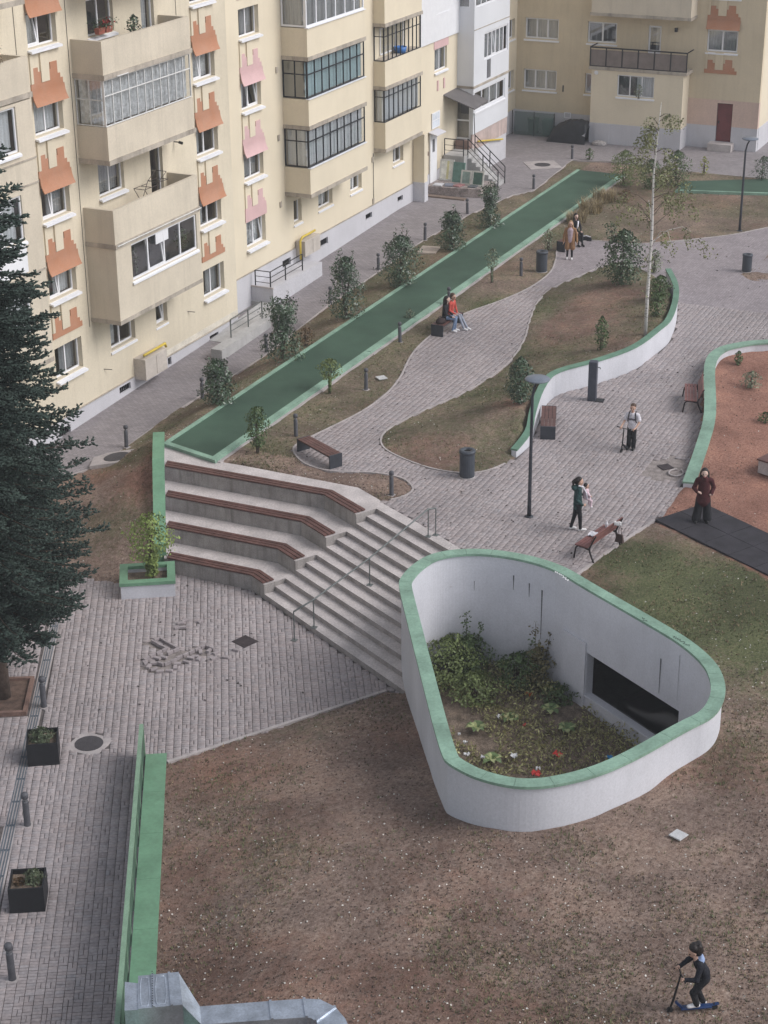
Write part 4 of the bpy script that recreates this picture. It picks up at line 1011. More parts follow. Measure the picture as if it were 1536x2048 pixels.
window(B1, T1, 50.98, 52.6, 1.12, 2.3, 2, tilt=-1, sillw=.05); window(B1, T1, 54.06, 54.86, 1.10, 1.95, 1, tilt=0, sillw=.02, cur=-1)
BU0, BU1, BD = 49.88, 55.50, 1.20
parapet(B1, T1, BU0, BU1, BD, 13.95, 15.1, M_PARA)
bt = parapet(B1, T1, BU0, BU1, BD, 11.12, 12.17, M_PARA)
bm = parapet(B1, T1, BU0, BU1, BD, 8.30, 9.40, M_PARA, cap=False)
TG = lambda u, d, z: T1(u, d+BD, z)
glazing(bm, TG, BU0+.02, BU1-.02, 9.42, 10.94, 11, 10.42, M_WFR, .03, d=-.03, curt=3)
TS = side_T(T1, BU0, BD)                                    # u = outward distance
glazing(bm, TS, .02, BD-.085, 9.42, 10.94, 2, 10.28, M_WFR, .03, d=-.03, curt=3)
bo = parapet(B1, T1, BU0, BU1, BD, 5.42, 6.56, M_PARA, slab=True)
# enclosed lowest balcony: solid box with a strip of windows
LZ0, LZ1 = 2.70, 5.25
bl = plate(TG, BU0, BU1, LZ0, LZ1, [(50.85, 55.30, 3.90, 5.20)], -.12, 0).build('enclosed_balcony', M_PARA, B1)
MB(T1).box(BU0, BU0+.12, 0.002, BD-.12, LZ0, LZ1).build('side_wall', M_PARA, bl)
MB(T1).box(BU1-.12, BU1, 0.002, BD-.12, LZ0, LZ1).build('side_wall', M_PARA, bl)
MB(T1).box(BU0-.02, BU1+.02, .002, BD+.02, LZ0-.14, LZ0-.002).build('floor_slab', M_SLABD, bl)
window(B1, TG, 50.85, 55.30, 3.90, 5.20, 4, rec=.05, tilt=1, sillw=.06, cur=-1, fw=.07)
MB(TG).box(52.55, 53.4, -.085, -.055, 4.75, 5.15).build('white_board', M_PVC, bl)
# rods and pipes under the slabs
for (z, u0_, u1_) in ((5.36, 49.95, 55.6), (10.98, 50.6, 51.3)):
    mb = MB(); mb.tube([T1(u0_, BD+.06, z), T1(u1_, BD+.06, z)], .018, 6); mb.build('rod', M_WFR, B1)
mb = MB(); mb.tube([T1(56.0, 0, 8.0), T1(56.0, .3, 8.0)], .03, 6); mb.lathe([(0, 0), (.06, .02), (.06, .1), (0, .12)], 8, (56.0, YO-.33)); B1lamp = mb
for (u_, z_) in ((56.0, 7.6),):
    mb = MB(); mb.tube([T1(u_, 0, z_), T1(u_, .28, z_)], .025, 6); mb.tube([T1(u_, .22, z_), T1(u_, .36, z_-.03)], .055, 8); mb.build('wall_lamp', M_IRON, B1)
for (u_, z_) in ((50.4, .62), (56.3, 1.02)):
    mb = MB(); mb.tube([T1(u_, -.02, z_), T1(u_+.2, .22, z_-.05)], .015, 6); mb.build('bracket', M_IRON, B1)
MB(T1).box(54.3, 60.15, .003, .012, -.255, -.02).build('plaster_patch', mat('fresh_plaster', (.66, .61, .52), .9, .12, 2.5), B1)
for (u_, z0_, z1_) in ((49.72, 2.4, 15), (56.6, 9.0, 15), (46.9, 4.0, 14)):
    mb = MB(); mb.tube([T1(u_, .015, z0_), T1(u_+.01, .015, (z0_+z1_)/2), T1(u_, .015, z1_)], .008, 4); mb.build('cable', M_IRON, B1)
# left glazed stack, half hidden by the spruce
TLs = lambda u, d, z: T1(u, d+.95, z); LU0, LU1 = 40.2, 46.15
LH = [(42.0, 45.30, 9.55, 10.95), (42.0, 45.2, 6.78, 8.22), (42.0, 45.2, 3.95, 5.35)]
lb = plate(TLs, LU0, LU1, 2.6, 11.05, LH, -.12, 0).build('enclosed_balcony', M_PARA, B1)
MB(T1).box(LU1-.12, LU1, .002, .83, 2.6, 11.05).build('side_wall', M_PARA, lb); MB(T1).box(LU0, LU0+.12, .002, .83, 2.6, 11.05).build('side_wall', M_PARA, lb)
MB(T1).box(LU0, LU1+.02, .002, .97, 2.45, 2.598).build('floor_slab', M_SLABD, lb)
for h, k in zip(LH, (3, 3, 3)): window(B1, TLs, *h, k, rec=.05, tilt=-1, sillw=.08, cur=0)
for z in (9.2, 8.42, 5.6): MB(TLs).box(LU0, LU1+.02, .002, .03, z, z+.05).build('string_course', M_SLABD, lb)
MB(TLs).box(43.0, 45.2, .002, .03, 5.75, 6.6).build('white_panel', M_PVC, lb)
parapet(B1, TL(YO), LU0, LU1, .95, 11.25, 12.3, M_PARA)
parapet(B1, TL(YO), LU0, LU1, .95, 14.05, 15.1, M_PARA)
# ---------------------------------------------------------------- building with the pink panels
B2 = thing('apartment_building', 'long yellow cream apartment block with pink relief panels and black-framed balcony glazing', 'building', (72, YP, 0))
T2 = TL(YP); SP = [13.12, 10.33, 7.50, 4.70, 1.90]; H2 = [(62.05, 63.68, z, z+1.1) for z in SP]
GW = [(66.22, 66.95, 1.93, 2.92), (68.55, 69.95, 1.98, 2.72), (71.78, 72.98, 1.98, 2.80), (76.45, 77.65, 2.25, 3.00)]
PW = [(81.40, 82.95, z, z+1.08) for z in (5.75, 8.6, 11.4)]
H2 += GW+PW
plate(T2, 60.19, 84.45, .90, 16., H2, -.30, 0).build('wall', M_CREAM2, B2)
VENT2 = [(65.0, 65.75, .30, .62), (68.55, 69.35, .30, .60), (73.3, 74.0, .36, .62), (76.9, 77.5, .36, .6)]
p2 = plate(T2, 60.19, 84.45, -1.5, .88, VENT2, -.30, .03).build('plinth', M_PLINTH, B2)
for a, b, c, d_ in VENT2:
    plate(T2, a, b, c, d_, [(a+.03+i*(b-a-.06)/6, a+.03+(i+.7)*(b-a-.06)/6, c+.03, d_-.03) for i in range(6)], -.10, -.06).build('vent_grille', M_IRON, p2)
    MB(T2).add([(a-.05, -.302, c-.05), (b+.05, -.302, c-.05), (b+.05, -.302, d_+.05), (a-.05, -.302, d_+.05)], [(0, 1, 2, 3)]).build('vent_back', M_ROOM, p2)
mb = MB(T2); mb.box(60.19, 78.7, .032, .06, .885, .91); mb.build('plinth_ledge', M_SLABD, B2)
for zi, z in enumerate(SP):
    window(B2, T2, 62.05, 63.68, z, z+1.1, 2, tilt=[-1, -1, 1, -1, 1][zi], sillw=.17, cur=[0, 1, 0, 1, 3][zi])
    if zi < 4: ornament(B2, T2, 61.98, z, M_PINKR, flare=(0 < zi < 3), mbase=M_CREAM2)
    if zi == 3: MB(T2).box(61.98, 63.78, .003, .03, 3.02, z-1.322).build('relief_panel', M_PINKR, B2)
for a, b, c, d_ in GW: window(B2, T2, a, b, c, d_, 1 if b-a < .9 else 2, tilt=-1, sillw=.05)
P1U0, P1U1, P1D = 65.50, 70.95, 1.20; TP1 = lambda u, d, z: T2(u, d+P1D, z); TS1 = side_T(T2, P1U0, P1D)
LEV = [(9.14, 10.27), (6.34, 7.42), (3.50, 4.57)]
for i, (a, b) in enumerate(LEV):
    o = parapet(B2, T2, P1U0, P1U1, P1D, a, b, M_CREAM2, cap=False)
    mf = [M_PVC, M_BLACKF, M_BLACKF][i]; tz = [None, 8.42, 5.68][i]; zt = [11.80, 8.97, 6.17][i]
    MB(TP1).box(P1U0-.02, P1U1+.02, -.10, .06, b+.002, b+.035).build('sill', M_SILL, o)
    glazing(o, TP1, P1U0+.01, P1U1-.01, b+.037, zt, [6, 8, 8][i], tz, mf, [.075, .04, .04][i], d=-.03, curt=[1, 2, 0][i])
    glazing(o, TS1, .02, P1D-.085, b+.037, zt, [1, 2, 2][i], [None, 8.42, 5.68][i], mf, [.075, .04, .04][i], d=-.03, curt=[1, None, 0][i])
parapet(B2, T2, P1U0, P1U1, P1D, 11.97, 13.1, M_CREAM2)
P2U0, P2U1, P2D = 74.35, 78.50, .58; TP2 = lambda u, d, z: T2(u, d+P2D, z); TS2 = side_T(T2, P2U0, P2D)
for i, (a, b) in enumerate([(9.14, 10.4), (6.34, 7.45), (3.50, 4.70)]):
    o = parapet(B2, T2, P2U0, P2U1, P2D, a, b, M_CREAM2, cap=False)
    if i == 0: glazing(o, TP2, P2U0+.01, P2U1-.01, b+.01, 11.8, 5, None, M_PVC, .06, d=-.03, curt=0); continue
    zt = [0, 8.97, 6.17][i]
    glazing(o, TP2, P2U0+.01, P2U1-.01, b+.01, zt, [0, 9, 8][i], [0, 8.55, 5.85][i], M_BLACKF, .03, d=-.03, curt=[None, None, 0][i], glass=(i == 2))
    glazing(o, TS2, .02, P2D-.085, b+.01, zt, 1, [0, 8.55, 5.85][i], M_BLACKF, .03, d=-.03, curt=[None, None, 0][i], glass=(i == 2))
# back wall and things inside the barred balcony
window(B2, T2, 75.0, 77.6, 7.6, 8.8, 3, rec=-.06, tilt=-1, sill=False)
mb = MB(T2); mb.box(74.42, 78.4, .05, .5, 7.46, 7.50); mb.build('balcony_floor', M_SLABD, B2)
mb = MB(); mb.lathe([(.0, 7.50), (.24, 7.50), (.30, 7.78), (.27, 7.78), (.22, 7.55), (0, 7.54)], 14, T2(76.6, .34, 0)[:2]); mb.build('tub', mat('blue_plastic', (.05, .16, .42), .4), B2, smooth=True)
for (u_, z_) in ((64.95, 8.52), (64.95, 5.75), (64.95, 2.95), (74.1, .95), (74.05, 2.9)): MB(T2).box(u_, u_+.14, .002, .05, z_, z_+.24).build('wall_vent', M_SLABD, B2)
mb = MB(); mb.tube([T2(74.2, .03, 1.0), T2(74.2, .03, 3.3)], .014, 5); mb.build('cable', M_IRON, B2)
# pier, door and board at the side entrance
MB(T2).box(78.75, 79.15, .03, .62, -.5, 3.30).build('pier', M_CREAM2, B2)
MB(T2).box(78.74, 79.16, .02, .64, -.51, .95).build('pier_plinth', M_PLINTH, B2)
MB(T2).box(79.5, 84.3, .03, .08, 7.25, 16).build('insulation_panel', M_PVC, B2)
for z in (8.6, 11.4): pass
for i, (a, b, c, d_) in enumerate(PW):
    window(B2, T2, a, b, c, d_, 2, rec=.1, tilt=-1, sillw=.09)
MB(T2).box(81.3, 83.1, .003, .03, 6.85, 7.24).build('relief_panel', M_PINKR, B2)
for a in (81.7, 82.5): MB(T2).box(a, a+.16, .003, .04, 4.8, 5.3).build('relief_block', M_PINKR, B2)
dr = plate(T2, 80.72, 81.55, .42, 2.85, [(80.98, 81.30, 1.9, 2.55)], .035, .09).build('entrance_door', M_PVC, B2)
MB(T2).add([(80.98, .05, 1.9), (81.30, .05, 1.9), (81.30, .05, 2.55), (80.98, .05, 2.55)], [(0, 1, 2, 3)]).build('pane', M_ROOM, dr)
mb = MB(T2); mb.add([(80.6, .04, 2.98), (81.75, .04, 2.98), (81.75, .5, 2.86), (80.6, .5, 2.86), (80.6, .04, 2.94), (81.75, .04, 2.94), (81.75, .5, 2.82), (80.6, .5, 2.82)], [(0, 1, 2, 3), (4, 7, 6, 5), (3, 2, 6, 7), (0, 3, 7, 4), (1, 5, 6, 2), (0, 4, 5, 1)]); mb.build('door_hood', M_PLINTH, B2)
nb = plate(T2, 81.0, 81.98, 3.05, 3.82, [], .02, .06).build('notice_board', M_PVC, B2)
for i in range(3):
    for k in range(2): MB(T2).box(81.07+i*.3, 81.31+i*.3, .061, .064, 3.12+k*.35, 3.42+k*.35).build('notice', mat('paper', (.62, .66, .72), .9), nb)
MB(T2).box(80.25, 80.55, .03, .06, 1.85, 2.05).build('house_plate', mat('brown_plate', (.15, .08, .07), .7), B2)
# white clad bay
YW = 35.0; T3 = TL(YW); W0, W1, WD = 84.30, 89.20, 1.10; TW = lambda u, d, z: T3(u, d+WD, z); TSW = side_T(T3, W0, WD)
M_CLAD = mat('white_cladding', (.70, .71, .74), .5, .03, .6, fine=.02, streak=.1, streakcol=(.5, .5, .5))
wb = plate(TW, W0, W1, 4.62, 16, [(85.7, 89.0, 5.72, 7.06), (84.5, 89.0, 8.45, 9.8)], -.1, 0).build('clad_bay', M_CLAD, B2)
plate(TSW, .0, WD-.1, 4.62, 16, [(.25, .85, 8.45, 9.8)], -.1, 0).build('side_wall', M_CLAD, wb)
MB(T3).box(W1-.1, W1, 0, WD-.1, 1.2, 16).build('side_wall', M_CLAD, wb)
MB(T3).box(W0-.03, W1+.03, 0, WD+.03, 4.5, 4.618).build('floor_slab', M_SLABD, wb)
MB(TW).box(W0, W1, .002, .02, 7.36, 7.40).build('string_course', M_SLABD, wb)
window(B2, TW, 85.7, 89.0, 5.72, 7.06, 6, rec=.04, tilt=2, sill=False, fw=.09); window(B2, TW, 84.5, 89.0, 8.45, 9.8, 6, rec=.04, tilt=-1, sill=False, fw=.08)
window(B2, TSW, .25, .85, 8.45, 9.8, 1, rec=.04, tilt=-1, sill=False)
MB(TW).box(86.1, 86.55, .002, .03, 4.75, 5.66).build('grey_panel', mat('grey_panel', (.16, .16, .17), .5), wb)
pw = plate(TW, W0, W1, 2.20, 4.49, [(84.45, 88.7, 3.32, 4.32)], -.1, 0).build('porch_wall', M_CLAD, B2)
window(B2, TW, 84.45, 88.7, 3.32, 4.32, 4, rec=.04, tilt=-1, sillw=.05, fw=.08)
plate(TSW, .0, WD-.1, 1.85, 4.49, [(.08, .92, 1.95, 3.95)], -.1, 0).build('side_wall', M_CLAD, pw)
window(B2, TSW, .08, .92, 1.95, 3.95, 1, rec=.03, tilt=-1, sill=False, cur=-1, name='porch_door'); MB(TSW).box(.14, .86, -.07, -.028, 2.85, 2.93).build('mid_rail', M_PVC, pw)
MB(TW).box(W0, W1, -.12, -.03, 1.35, 2.198).build('porch_base', mat('pinkish_concrete', (.50, .40, .37), .9, .15, 1.5, streak=.5), B2)
MB(TW).box(W0+.02, W1-.05, -.14, -.05, -.3, 1.348).build('plinth', M_PLINTH, B2)
MB(TSW).box(.0, WD-.14, -.1, -.03, -.3, 1.848).build('porch_side_base', M_PLINTH, B2)
mb = MB(); mb.tube([TW(84.9, .05, 1.75), TW(88.4, .05, 1.15)], .045, 6); mb.build('gas_pipe', mat('yellow_gas_pipe', (.62, .46, .07), .5), B2)
# canopy above the porch door
ca_ = [(82.5, 35.0, 4.55), (84.6, 35.0, 4.60), (84.6, 33.2, 3.95), (82.75, 33.2, 3.85)]
mb = MB(); mb.hexa([(a, b, c-.05) for a, b, c in ca_]+ca_); mb.build('canopy', mat('grey_sheet_roof', (.135, .125, .125), .7, .1, 2), B2)
# recessed wall behind the bay, up to the corner
YC = 35.9; T4 = TL(YC)
HC = [(94.0, 95.3, z, z+1.05) for z in (2.45, 5.25, 8.05)]
plate(T4, 84.5, 95.9, 1.25, 16, HC, -.3, 0).build('wall', M_CREAM2, B2)
MB(T4).box(84.5, 95.9, -.3, .02, -.5, 1.248).build('plinth', M_PLINTH, B2)
for h in HC: window(B2, T4, *h, 2, tilt=-1, sillw=.06)
# ---------------------------------------------------------------- building across the yard
XB = 95.65
B3 = thing('apartment_building', 'ochre apartment block across the back of the yard with a dark red door', 'building', (XB, 29, 0))
T5 = TBK(XB)
HB = [(33.45, 35.42, 5.2, 6.32), (33.48, 35.45, 2.4, 3.52), (30.1, 31.77, 5.2, 6.32), (27.6, 28.33, 4.12, 6.30), (23.40, 25.08, 5.15, 6.30), (31.42, 31.82, 2.42, 3.52), (33.45, 35.42, 8.0, 9.12), (23.40, 25.08, 7.97, 9.1), (30.1, 31.77, 8.0, 9.12)]
plate(T5, 22.0, 36.2, 2.62, 16, HB[:4]+HB[4:5]+[(31.42, 31.82, 2.62, 3.52), (33.48, 35.45, 2.62, 3.52)]+HB[6:], -.3, 0).build('wall', M_OCHRE, B3)
lw_ = plate(T5, 26.2, 36.2, 1.22, 2.618, [(31.42, 31.82, 2.42, 2.618), (33.48, 35.45, 2.40, 2.618)], -.3, 0).build('lower_wall', M_OCHRE, B3)
plate(T5, 22.0, 26.198, 1.22, 2.618, [(23.42, 24.27, 1.22, 2.45)], -.3, .004).build('lower_wall', mat('pinkish_render', (.60, .45, .375), .9, .06, .5, streak=.1), B3)
plate(T5, 22.0, 36.2, -.5, 1.218, [(23.42, 24.27, .38, 1.218)], -.3, .02).build('plinth', M_PLINTH, B3)
for i, h in enumerate(HB):
    if i == 3: window(B3, T5, *h, 1, rec=.1, tilt=-1, sill=False, name='balcony_door', fw=.1); continue
    window(B3, T5, *h, 3 if h[1]-h[0] > 1.8 else (1 if h[1]-h[0] < .6 else 2), rec=.12, tilt=-1, sillw=.07, cur=RB.choice([1, 1, -1]), fw=.085)
MB(T5).box(27.66, 28.27, -.14, -.09, 4.2, 5.0).build('door_panel', M_PVC, B3)
rd_ = MB(T5); rd_.box(23.45, 24.24, -.12, -.06, .40, 2.42); rdo = rd_.build('entrance_door', mat('dark_red_paint', (.155, .040, .040), .55, .15, 2, fine=.08), B3)
MB(T5).box(24.12, 24.18, -.06, -.02, 1.35, 1.5).build('door_handle', M_IRON, rdo)
MB(T5).box(23.2, 24.5, .02, .7, -.2, .38).build('door_step', M_CONC, B3)
MB(T5).box(23.3, 24.4, -.3, -.13, .3, 2.5).build('door_back', M_ROOM, B3)
for zi, z in enumerate((10.78, 7.97, 5.15)):
    Tm = lambda u, d, z_: T5(25.12-(u-23.35), d, z_)
    ornament(B3, Tm, 23.35, z+.18 if zi < 2 else z+.18, M_ORANGE, flare=(zi < 2), mbase=M_OCHRE)
TB5 = lambda u, d, z: T5(u, d+1.2, z)
parapet(B3, T5, 25.7, 31.2, 1.2, 7.0, 8.05, M_PARA)
MB(T5).box(25.72, 31.22, .004, 1.25, 3.98, 4.15).build('balcony_slab', M_SLABD, B3)
ext = plate(TB5, 25.9, 31.05, 1.10, 3.978, [(27.5, 29.58, 2.65, 3.80)], -.2, 0).build('ground_floor_extension', M_CREAM2, B3)
MB(T5).box(30.85, 31.05, .003, 1.0, 1.10, 3.978).build('side_wall', M_CREAM2, ext); MB(T5).box(25.9, 26.1, .003, 1.0, 1.10, 3.978).build('side_wall', M_CREAM2, ext)
MB(T5).box(25.88, 31.07, .021, 1.22, -.5, 1.098).build('plinth', M_PLINTH, ext)
window(B3, TB5, 27.5, 29.58, 2.65, 3.80, 3, rec=.08, tilt=-1, sillw=.05, cur=0)
hatch = MB(TB5); hatch.box(29.9, 30.75, .022, .05, .05, 1.06); hatch.build('meter_cupboard', M_PLINTH, ext)
# balcony railing with smoked glass
rb = plate(TB5, 25.75, 31.2, 4.16, 5.2, [(25.80+i*.90, 25.80+i*.90+.84, 4.20, 5.13) for i in range(6)], -.04, 0).build('balcony_railing', M_IRON, B3)
for i in range(6): MB(TB5).add([(25.80+i*.90, -.02, 4.2), (25.80+i*.90+.84, -.02, 4.2), (25.80+i*.90+.84, -.02, 5.05), (25.80+i*.90, -.02, 5.05)], [(0, 1, 2, 3)]).build('railing_panel', mat('brown_panel', (.20, .165, .15), .3, .15, 2), rb)
mb = MB(T5); mb.box(25.75, 25.79, .01, 1.16, 5.15, 5.2); mb.build('side_rail', M_IRON, rb); mb = MB(T5); mb.box(31.16, 31.2, .01, 1.16, 5.15, 5.2); mb.build('side_rail', M_IRON, rb)
mb = MB(); mb.tube([T5(26.75, 0, 6.2), T5(26.75, .16, 6.2)], .03, 6); mb.tube([T5(26.75, .16, 6.28), T5(26.75, .16, 6.08)], [.09, .09], 8); mb.build('wall_lamp', M_IRON, B3)
mb = MB(); mb.tube([TB5(30.75, .01, 3.86), TB5(30.75, .12, 3.84)], [.03, .12], 10); mb.build('wall_lamp', M_PVC, B3)
mb = MB(T5); mb.box(33.05, 33.1, .002, .05, 2.4, 2.75); mb.build('cable_box', M_IRON, B3)
# its side wall on the right, running away from us
sm = MB(); sm.box(XB+.302, XB+24, 22.0, 22.3, 1.22, 16); sm.build('side_wall', M_CREAM2, B3)
sm = MB(); sm.box(XB+.302, XB+24, 21.98, 22.28, -.5, 1.218); sm.build('plinth', M_PLINTH, B3)
# ================================================================== street furniture and small things
def PG(px, py):
    """photo pixel -> point on the lawn / paving"""
    z = 0.
    for i in range(60):
        p = P(px, py, z); zz = GZ(p[0], p[1])
        if abs(zz+.06) < .001 or abs(zz-(ZL-.06)) < .001: zz += .06
        z = z*.5+zz*.5
    return P(px, py, z)
# ---- bollards
M_BOL = mat('bollard_grey', (.085, .085, .095), .6, .15, 6, fine=.08)
def make_bollard():
    t = thing('bollard', 'x', 'bollard')
    mb = MB(); mb.lathe([(.078, -.05), (.078, .02), (.072, .05), (.070, .60), (.062, .645)], 14); mb.build('post', M_BOL, t, smooth=True, world=False)
    mb = MB(); mb.lathe([(.04, .645), (.04, .705)], 12); mb.build('lamp_neck', mat('lamp_glass', (.22, .22, .23), .3), t, smooth=True, world=False)
    mb = MB(); mb.lathe([(.06, .705), (.080, .72), (.080, .80), (.066, .835), (.0, .845)], 14); mb.build('head', M_BOL, t, smooth=True, world=False)
    mb = MB(); mb.box(-.11, .11, -.11, .11, -.04, .006); mb.build('footing', M_KERB, t, world=False)
    return t
_bl = [((405,797), 'grey bollard at the left edge of the round shrub nearest the track end'), ((533,707), 'grey bollard hidden partly by the tall shrub opposite the lower ramp railing'), ((660,610), 'grey bollard beside the tall shrub opposite the white ramp block'),
 ((757,542), 'grey bollard just left of the widest dark shrub along the track'), ((850,480), 'grey bollard between the widest dark shrub and the shrub beyond it'), ((935,430), 'grey bollard left of the farthest dark columnar shrub'),
 ((1067,380), 'grey bollard at the road edge below the square manhole slab'), ((1144,320), 'grey bollard by the far corner of the grass near the black tarpaulin'), ((592,873), 'grey bollard standing directly behind the backless brown bench'),
 ((732,779), 'grey bollard on the grass beside the small white cover plate'), ((800,684), 'grey bollard on the grass edge left of the seated couple'), ((898,612), 'grey bollard directly behind the seated couple'),
 ((1042,552), 'grey bollard left of the bin on the winding path'), ((783,990), 'grey bollard with a pale sticker on the little grass tip above the stairs'), ((253,894), 'grey bollard by the road near the tilted manhole slab'),
 ((88,1413), 'grey bollard on a pale footing beside the tree pit'), ((55,1650), 'grey bollard between the two black planter cubes'), ((25,1958), 'grey bollard nearest to us at the bottom left corner')]
_b0 = make_bollard()
for i, ((a, b), lab) in enumerate(_bl):
    o = _b0 if i == 0 else copy_tree(_b0)
    p = PR(a, b) if i in (14,) else PG(a, b); o.location = p; o['label'] = lab; o['group'] = 'bollards along the paths'
    o.rotation_euler = (R(RNG.normal(0, 1.2)), R(RNG.normal(0, 1.2)), RNG.uniform(0, 6))
    s = 1.08 if i >= 15 else .95; o.scale = (s, s, s)
mb = MB(); c = PG(783, 990); mb.tube([(c[0]-.055, c[1]-.045, c[2]+.70), (c[0]-.062, c[1]-.05, c[2]+.78)], .03, 6)
# ---- litter bins
M_BIN = mat('bin_steel', (.050, .058, .072), .5, .1, 4, spec=.45)
def make_bin():
    t = thing('litter_bin', 'x', 'bin')
    mb = MB(); mb.lathe([(.24, .03), (.24, .80), (.25, .81), (.25, .86)], 24); mb.build('body', M_BIN, t, smooth=False, world=False)
    mb = MB(); mb.lathe([(.255, .80), (.262, .86), (.25, .90), (.12, .905), (.12, .82)], 24); mb.build('lid_ring', M_BIN, t, smooth=True, world=False)
    mb = MB(); mb.lathe([(.0, .865), (.13, .866)], 18); mb.build('opening', mat('bin_inside', (.008, .008, .008), .9), t, world=False)
    mb = MB(); mb.lathe([(.25, -.02), (.25, .012), (.22, .03)], 24); mb.build('foot', mat('pale_footing', (.42, .39, .38), .9), t, world=False)
    return t
_n0 = make_bin()
for i, ((a, b), lab) in enumerate([((934,953), 'dark grey cylindrical litter bin at the tip of the lawn island'), ((1083,543), 'dark grey cylindrical litter bin at the path edge near the woman in the tan coat'), ((1493,543), 'dark grey cylindrical litter bin on the far right by a small grass patch')]):
    o = _n0 if i == 0 else copy_tree(_n0); o.location = P(a, b); o['label'] = lab; o['group'] = 'litter bins'; o.rotation_euler = (0, 0, i*1.3); o.scale = (1, 1, 1) if i < 2 else (.85, .85, .85)
# ---- lamp posts
def lamp_post(px, py, h, lab, off):
    p = P(px, py); t = thing('lamp_post', lab, 'street lamp', p, group='disc-headed street lamps')
    mb = MB(); mb.tube([(0, 0, 0), (0, 0, .9), (0, 0, h-.55), (off[0]*.35, off[1]*.35, h-.25), (off[0], off[1], h-.03)], [.062, .055, .042, .036, .03], 12); mb.lathe([(.13, .0), (.13, .02), (.07, .03)], 14); mb.build('pole', M_DARK, t, smooth=True, world=False)
    mb = MB(); mb.lathe([(.0, h-.035), (.34, h-.03), (.375, h-.005), (.34, h+.025), (.10, h+.05), (0, h+.05)], 28, off); mb.build('disc_head', mat('lamp_disc', (.16, .18, .215), .4, .08, 3), t, smooth=True, world=False)
lamp_post(1058, 1033, 4.35, 'slim dark street lamp with a flat disc head on the square', (.06, -.12))
lamp_post(1479, 462, 4.25, 'slim dark street lamp with disc head beyond the upper path', (.06, -.16))
# ---- drinking fountain post
p = P(1184, 800); t = thing('drinking_fountain', 'dark grey square drinking fountain post in front of the curved white wall', 'fountain', p, R(8))
mb = MB(); mb.box(-.14, .14, -.14, .14, 0, 1.43, ch=.015); mb.build('post', mat('fountain_steel', (.060, .066, .085), .5, .12, 3), t, world=False)
mb = MB(); mb.tube([(-.02, -.14, 1.22), (-.02, -.24, 1.22), (-.02, -.25, 1.17)], .018, 8); mb.build('tap', M_STEEL, t, world=False)
mb = MB(); mb.box(-.17, .17, -.42, -.142, .001, .03); mb.build('drain_grate', M_IRON, t, world=False)
# ---- flat benches with steel end panels
def flat_bench(a, b, w, lab, nm='bench', h=.45):
    a = np.array(a[:2]); b = np.array(b[:2]); d = (b-a)/np.linalg.norm(b-a); L_ = np.linalg.norm(b-a)
    t = thing('bench', lab, 'bench', (*((a+b)/2), 0), math.atan2(d[1], d[0]), 'backless benches')
    for k in range(4):
        w0 = -w/2+.004+k*(w/4); mb = MB(); mb.box(-L_/2+.004, L_/2-.004, w0, w0+w/4-.012, h-.035, h); mb.build('slat', M_SLAT, t, world=False)
    for s in (-1, 1): mb = MB(); mb.box(s*L_/2-.02, s*L_/2+.02, -w/2, w/2, .0, h+.004); mb.build('end_panel', M_DARK, t, world=False)
    for s in (-1, 1): mb = MB(); mb.box(-L_/2+.02, L_/2-.02, s*(w/2-.06)-.02, s*(w/2-.06)+.02, h-.09, h-.036); mb.build('beam', M_DARK, t, world=False)
    return t
flat_bench((47.82, 25.02), (46.91, 23.41), .48, 'backless brown slatted bench with grey steel ends in the path bay above the seating steps')
flat_bench((53.70, 18.69), (51.88, 18.07), .50, 'worn backless brown bench against the curved white wall behind the lamp')
CB_A = np.array([60.18, 25.57]); CB_D = np.array([math.cos(R(-2)), math.sin(R(-2))])
flat_bench(CB_A, CB_A+CB_D*1.85, .50, 'backless bench under the seated couple with its dark end panel towards us')
TB_A = np.array([73.12, 25.14]); TB_D = np.array([math.cos(R(-6)), math.sin(R(-6))])
flat_bench(TB_A, TB_A+TB_D*1.9, .40, 'backless bench behind the woman in the tan coat, mostly hidden')
# ---- classic benches with cast-iron sides
M_CAST = mat('cast_iron', (.020, .016, .017), .55); M_SLAT2 = mat('red_brown_slat', (.215, .095, .085), .55, .2, 3, fine=.12, fscale=40)
def iron_bench(origin, ang, L_, lab):
    """origin: rear leg line start; local x along the bench, y towards the front"""
    t = thing('park_bench', lab, 'bench', (*origin[:2], 0), ang, 'slatted park benches with cast iron sides')
    for x in (.0, L_):
        mb = MB(); q = lambda y, z: (x, y, z)
        mb.tube([q(.62, .0), q(.60, .18), q(.57, .34), q(.50, .41), q(.30, .40), q(.16, .37)], [.026, .024, .026, .03, .028, .03], 8)
        s = mb.build('side_frame', M_CAST, t, smooth=True, world=False)
        mb = MB(); mb.tube([q(-.02, .0), q(.05, .14), q(.12, .30), q(.14, .40), q(.06, .60), q(-.06, .84)], [.028, .024, .028, .03, .026, .02], 8); mb.build('side_frame', M_CAST, t, smooth=True, world=False)
    for k in range(4): mb = MB(); y = .17+k*.105; mb.box(-.06, L_+.06, y, y+.09, .43, .462); mb.build('seat_slat', M_SLAT2, t, world=False)
    for k in range(3):
        mb = MB(); z0 = .53+k*.115; f = lambda z: .155-(z-.40)*.42
        mb.hexa([(-.06, f(z0)+.0, z0), (L_+.06, f(z0), z0), (L_+.06, f(z0)+.03, z0), (-.06, f(z0)+.03, z0), (-.06, f(z0+.095), z0+.095), (L_+.06, f(z0+.095), z0+.095), (L_+.06, f(z0+.095)+.03, z0+.095), (-.06, f(z0+.095)+.03, z0+.095)]); mb.build('back_slat', M_SLAT2, t, world=False)
    return t
r0 = P(1186, 1126); r1 = P(1239, 1089); dv = (r1-r0)[:2]; A1 = math.atan2(dv[1], dv[0])
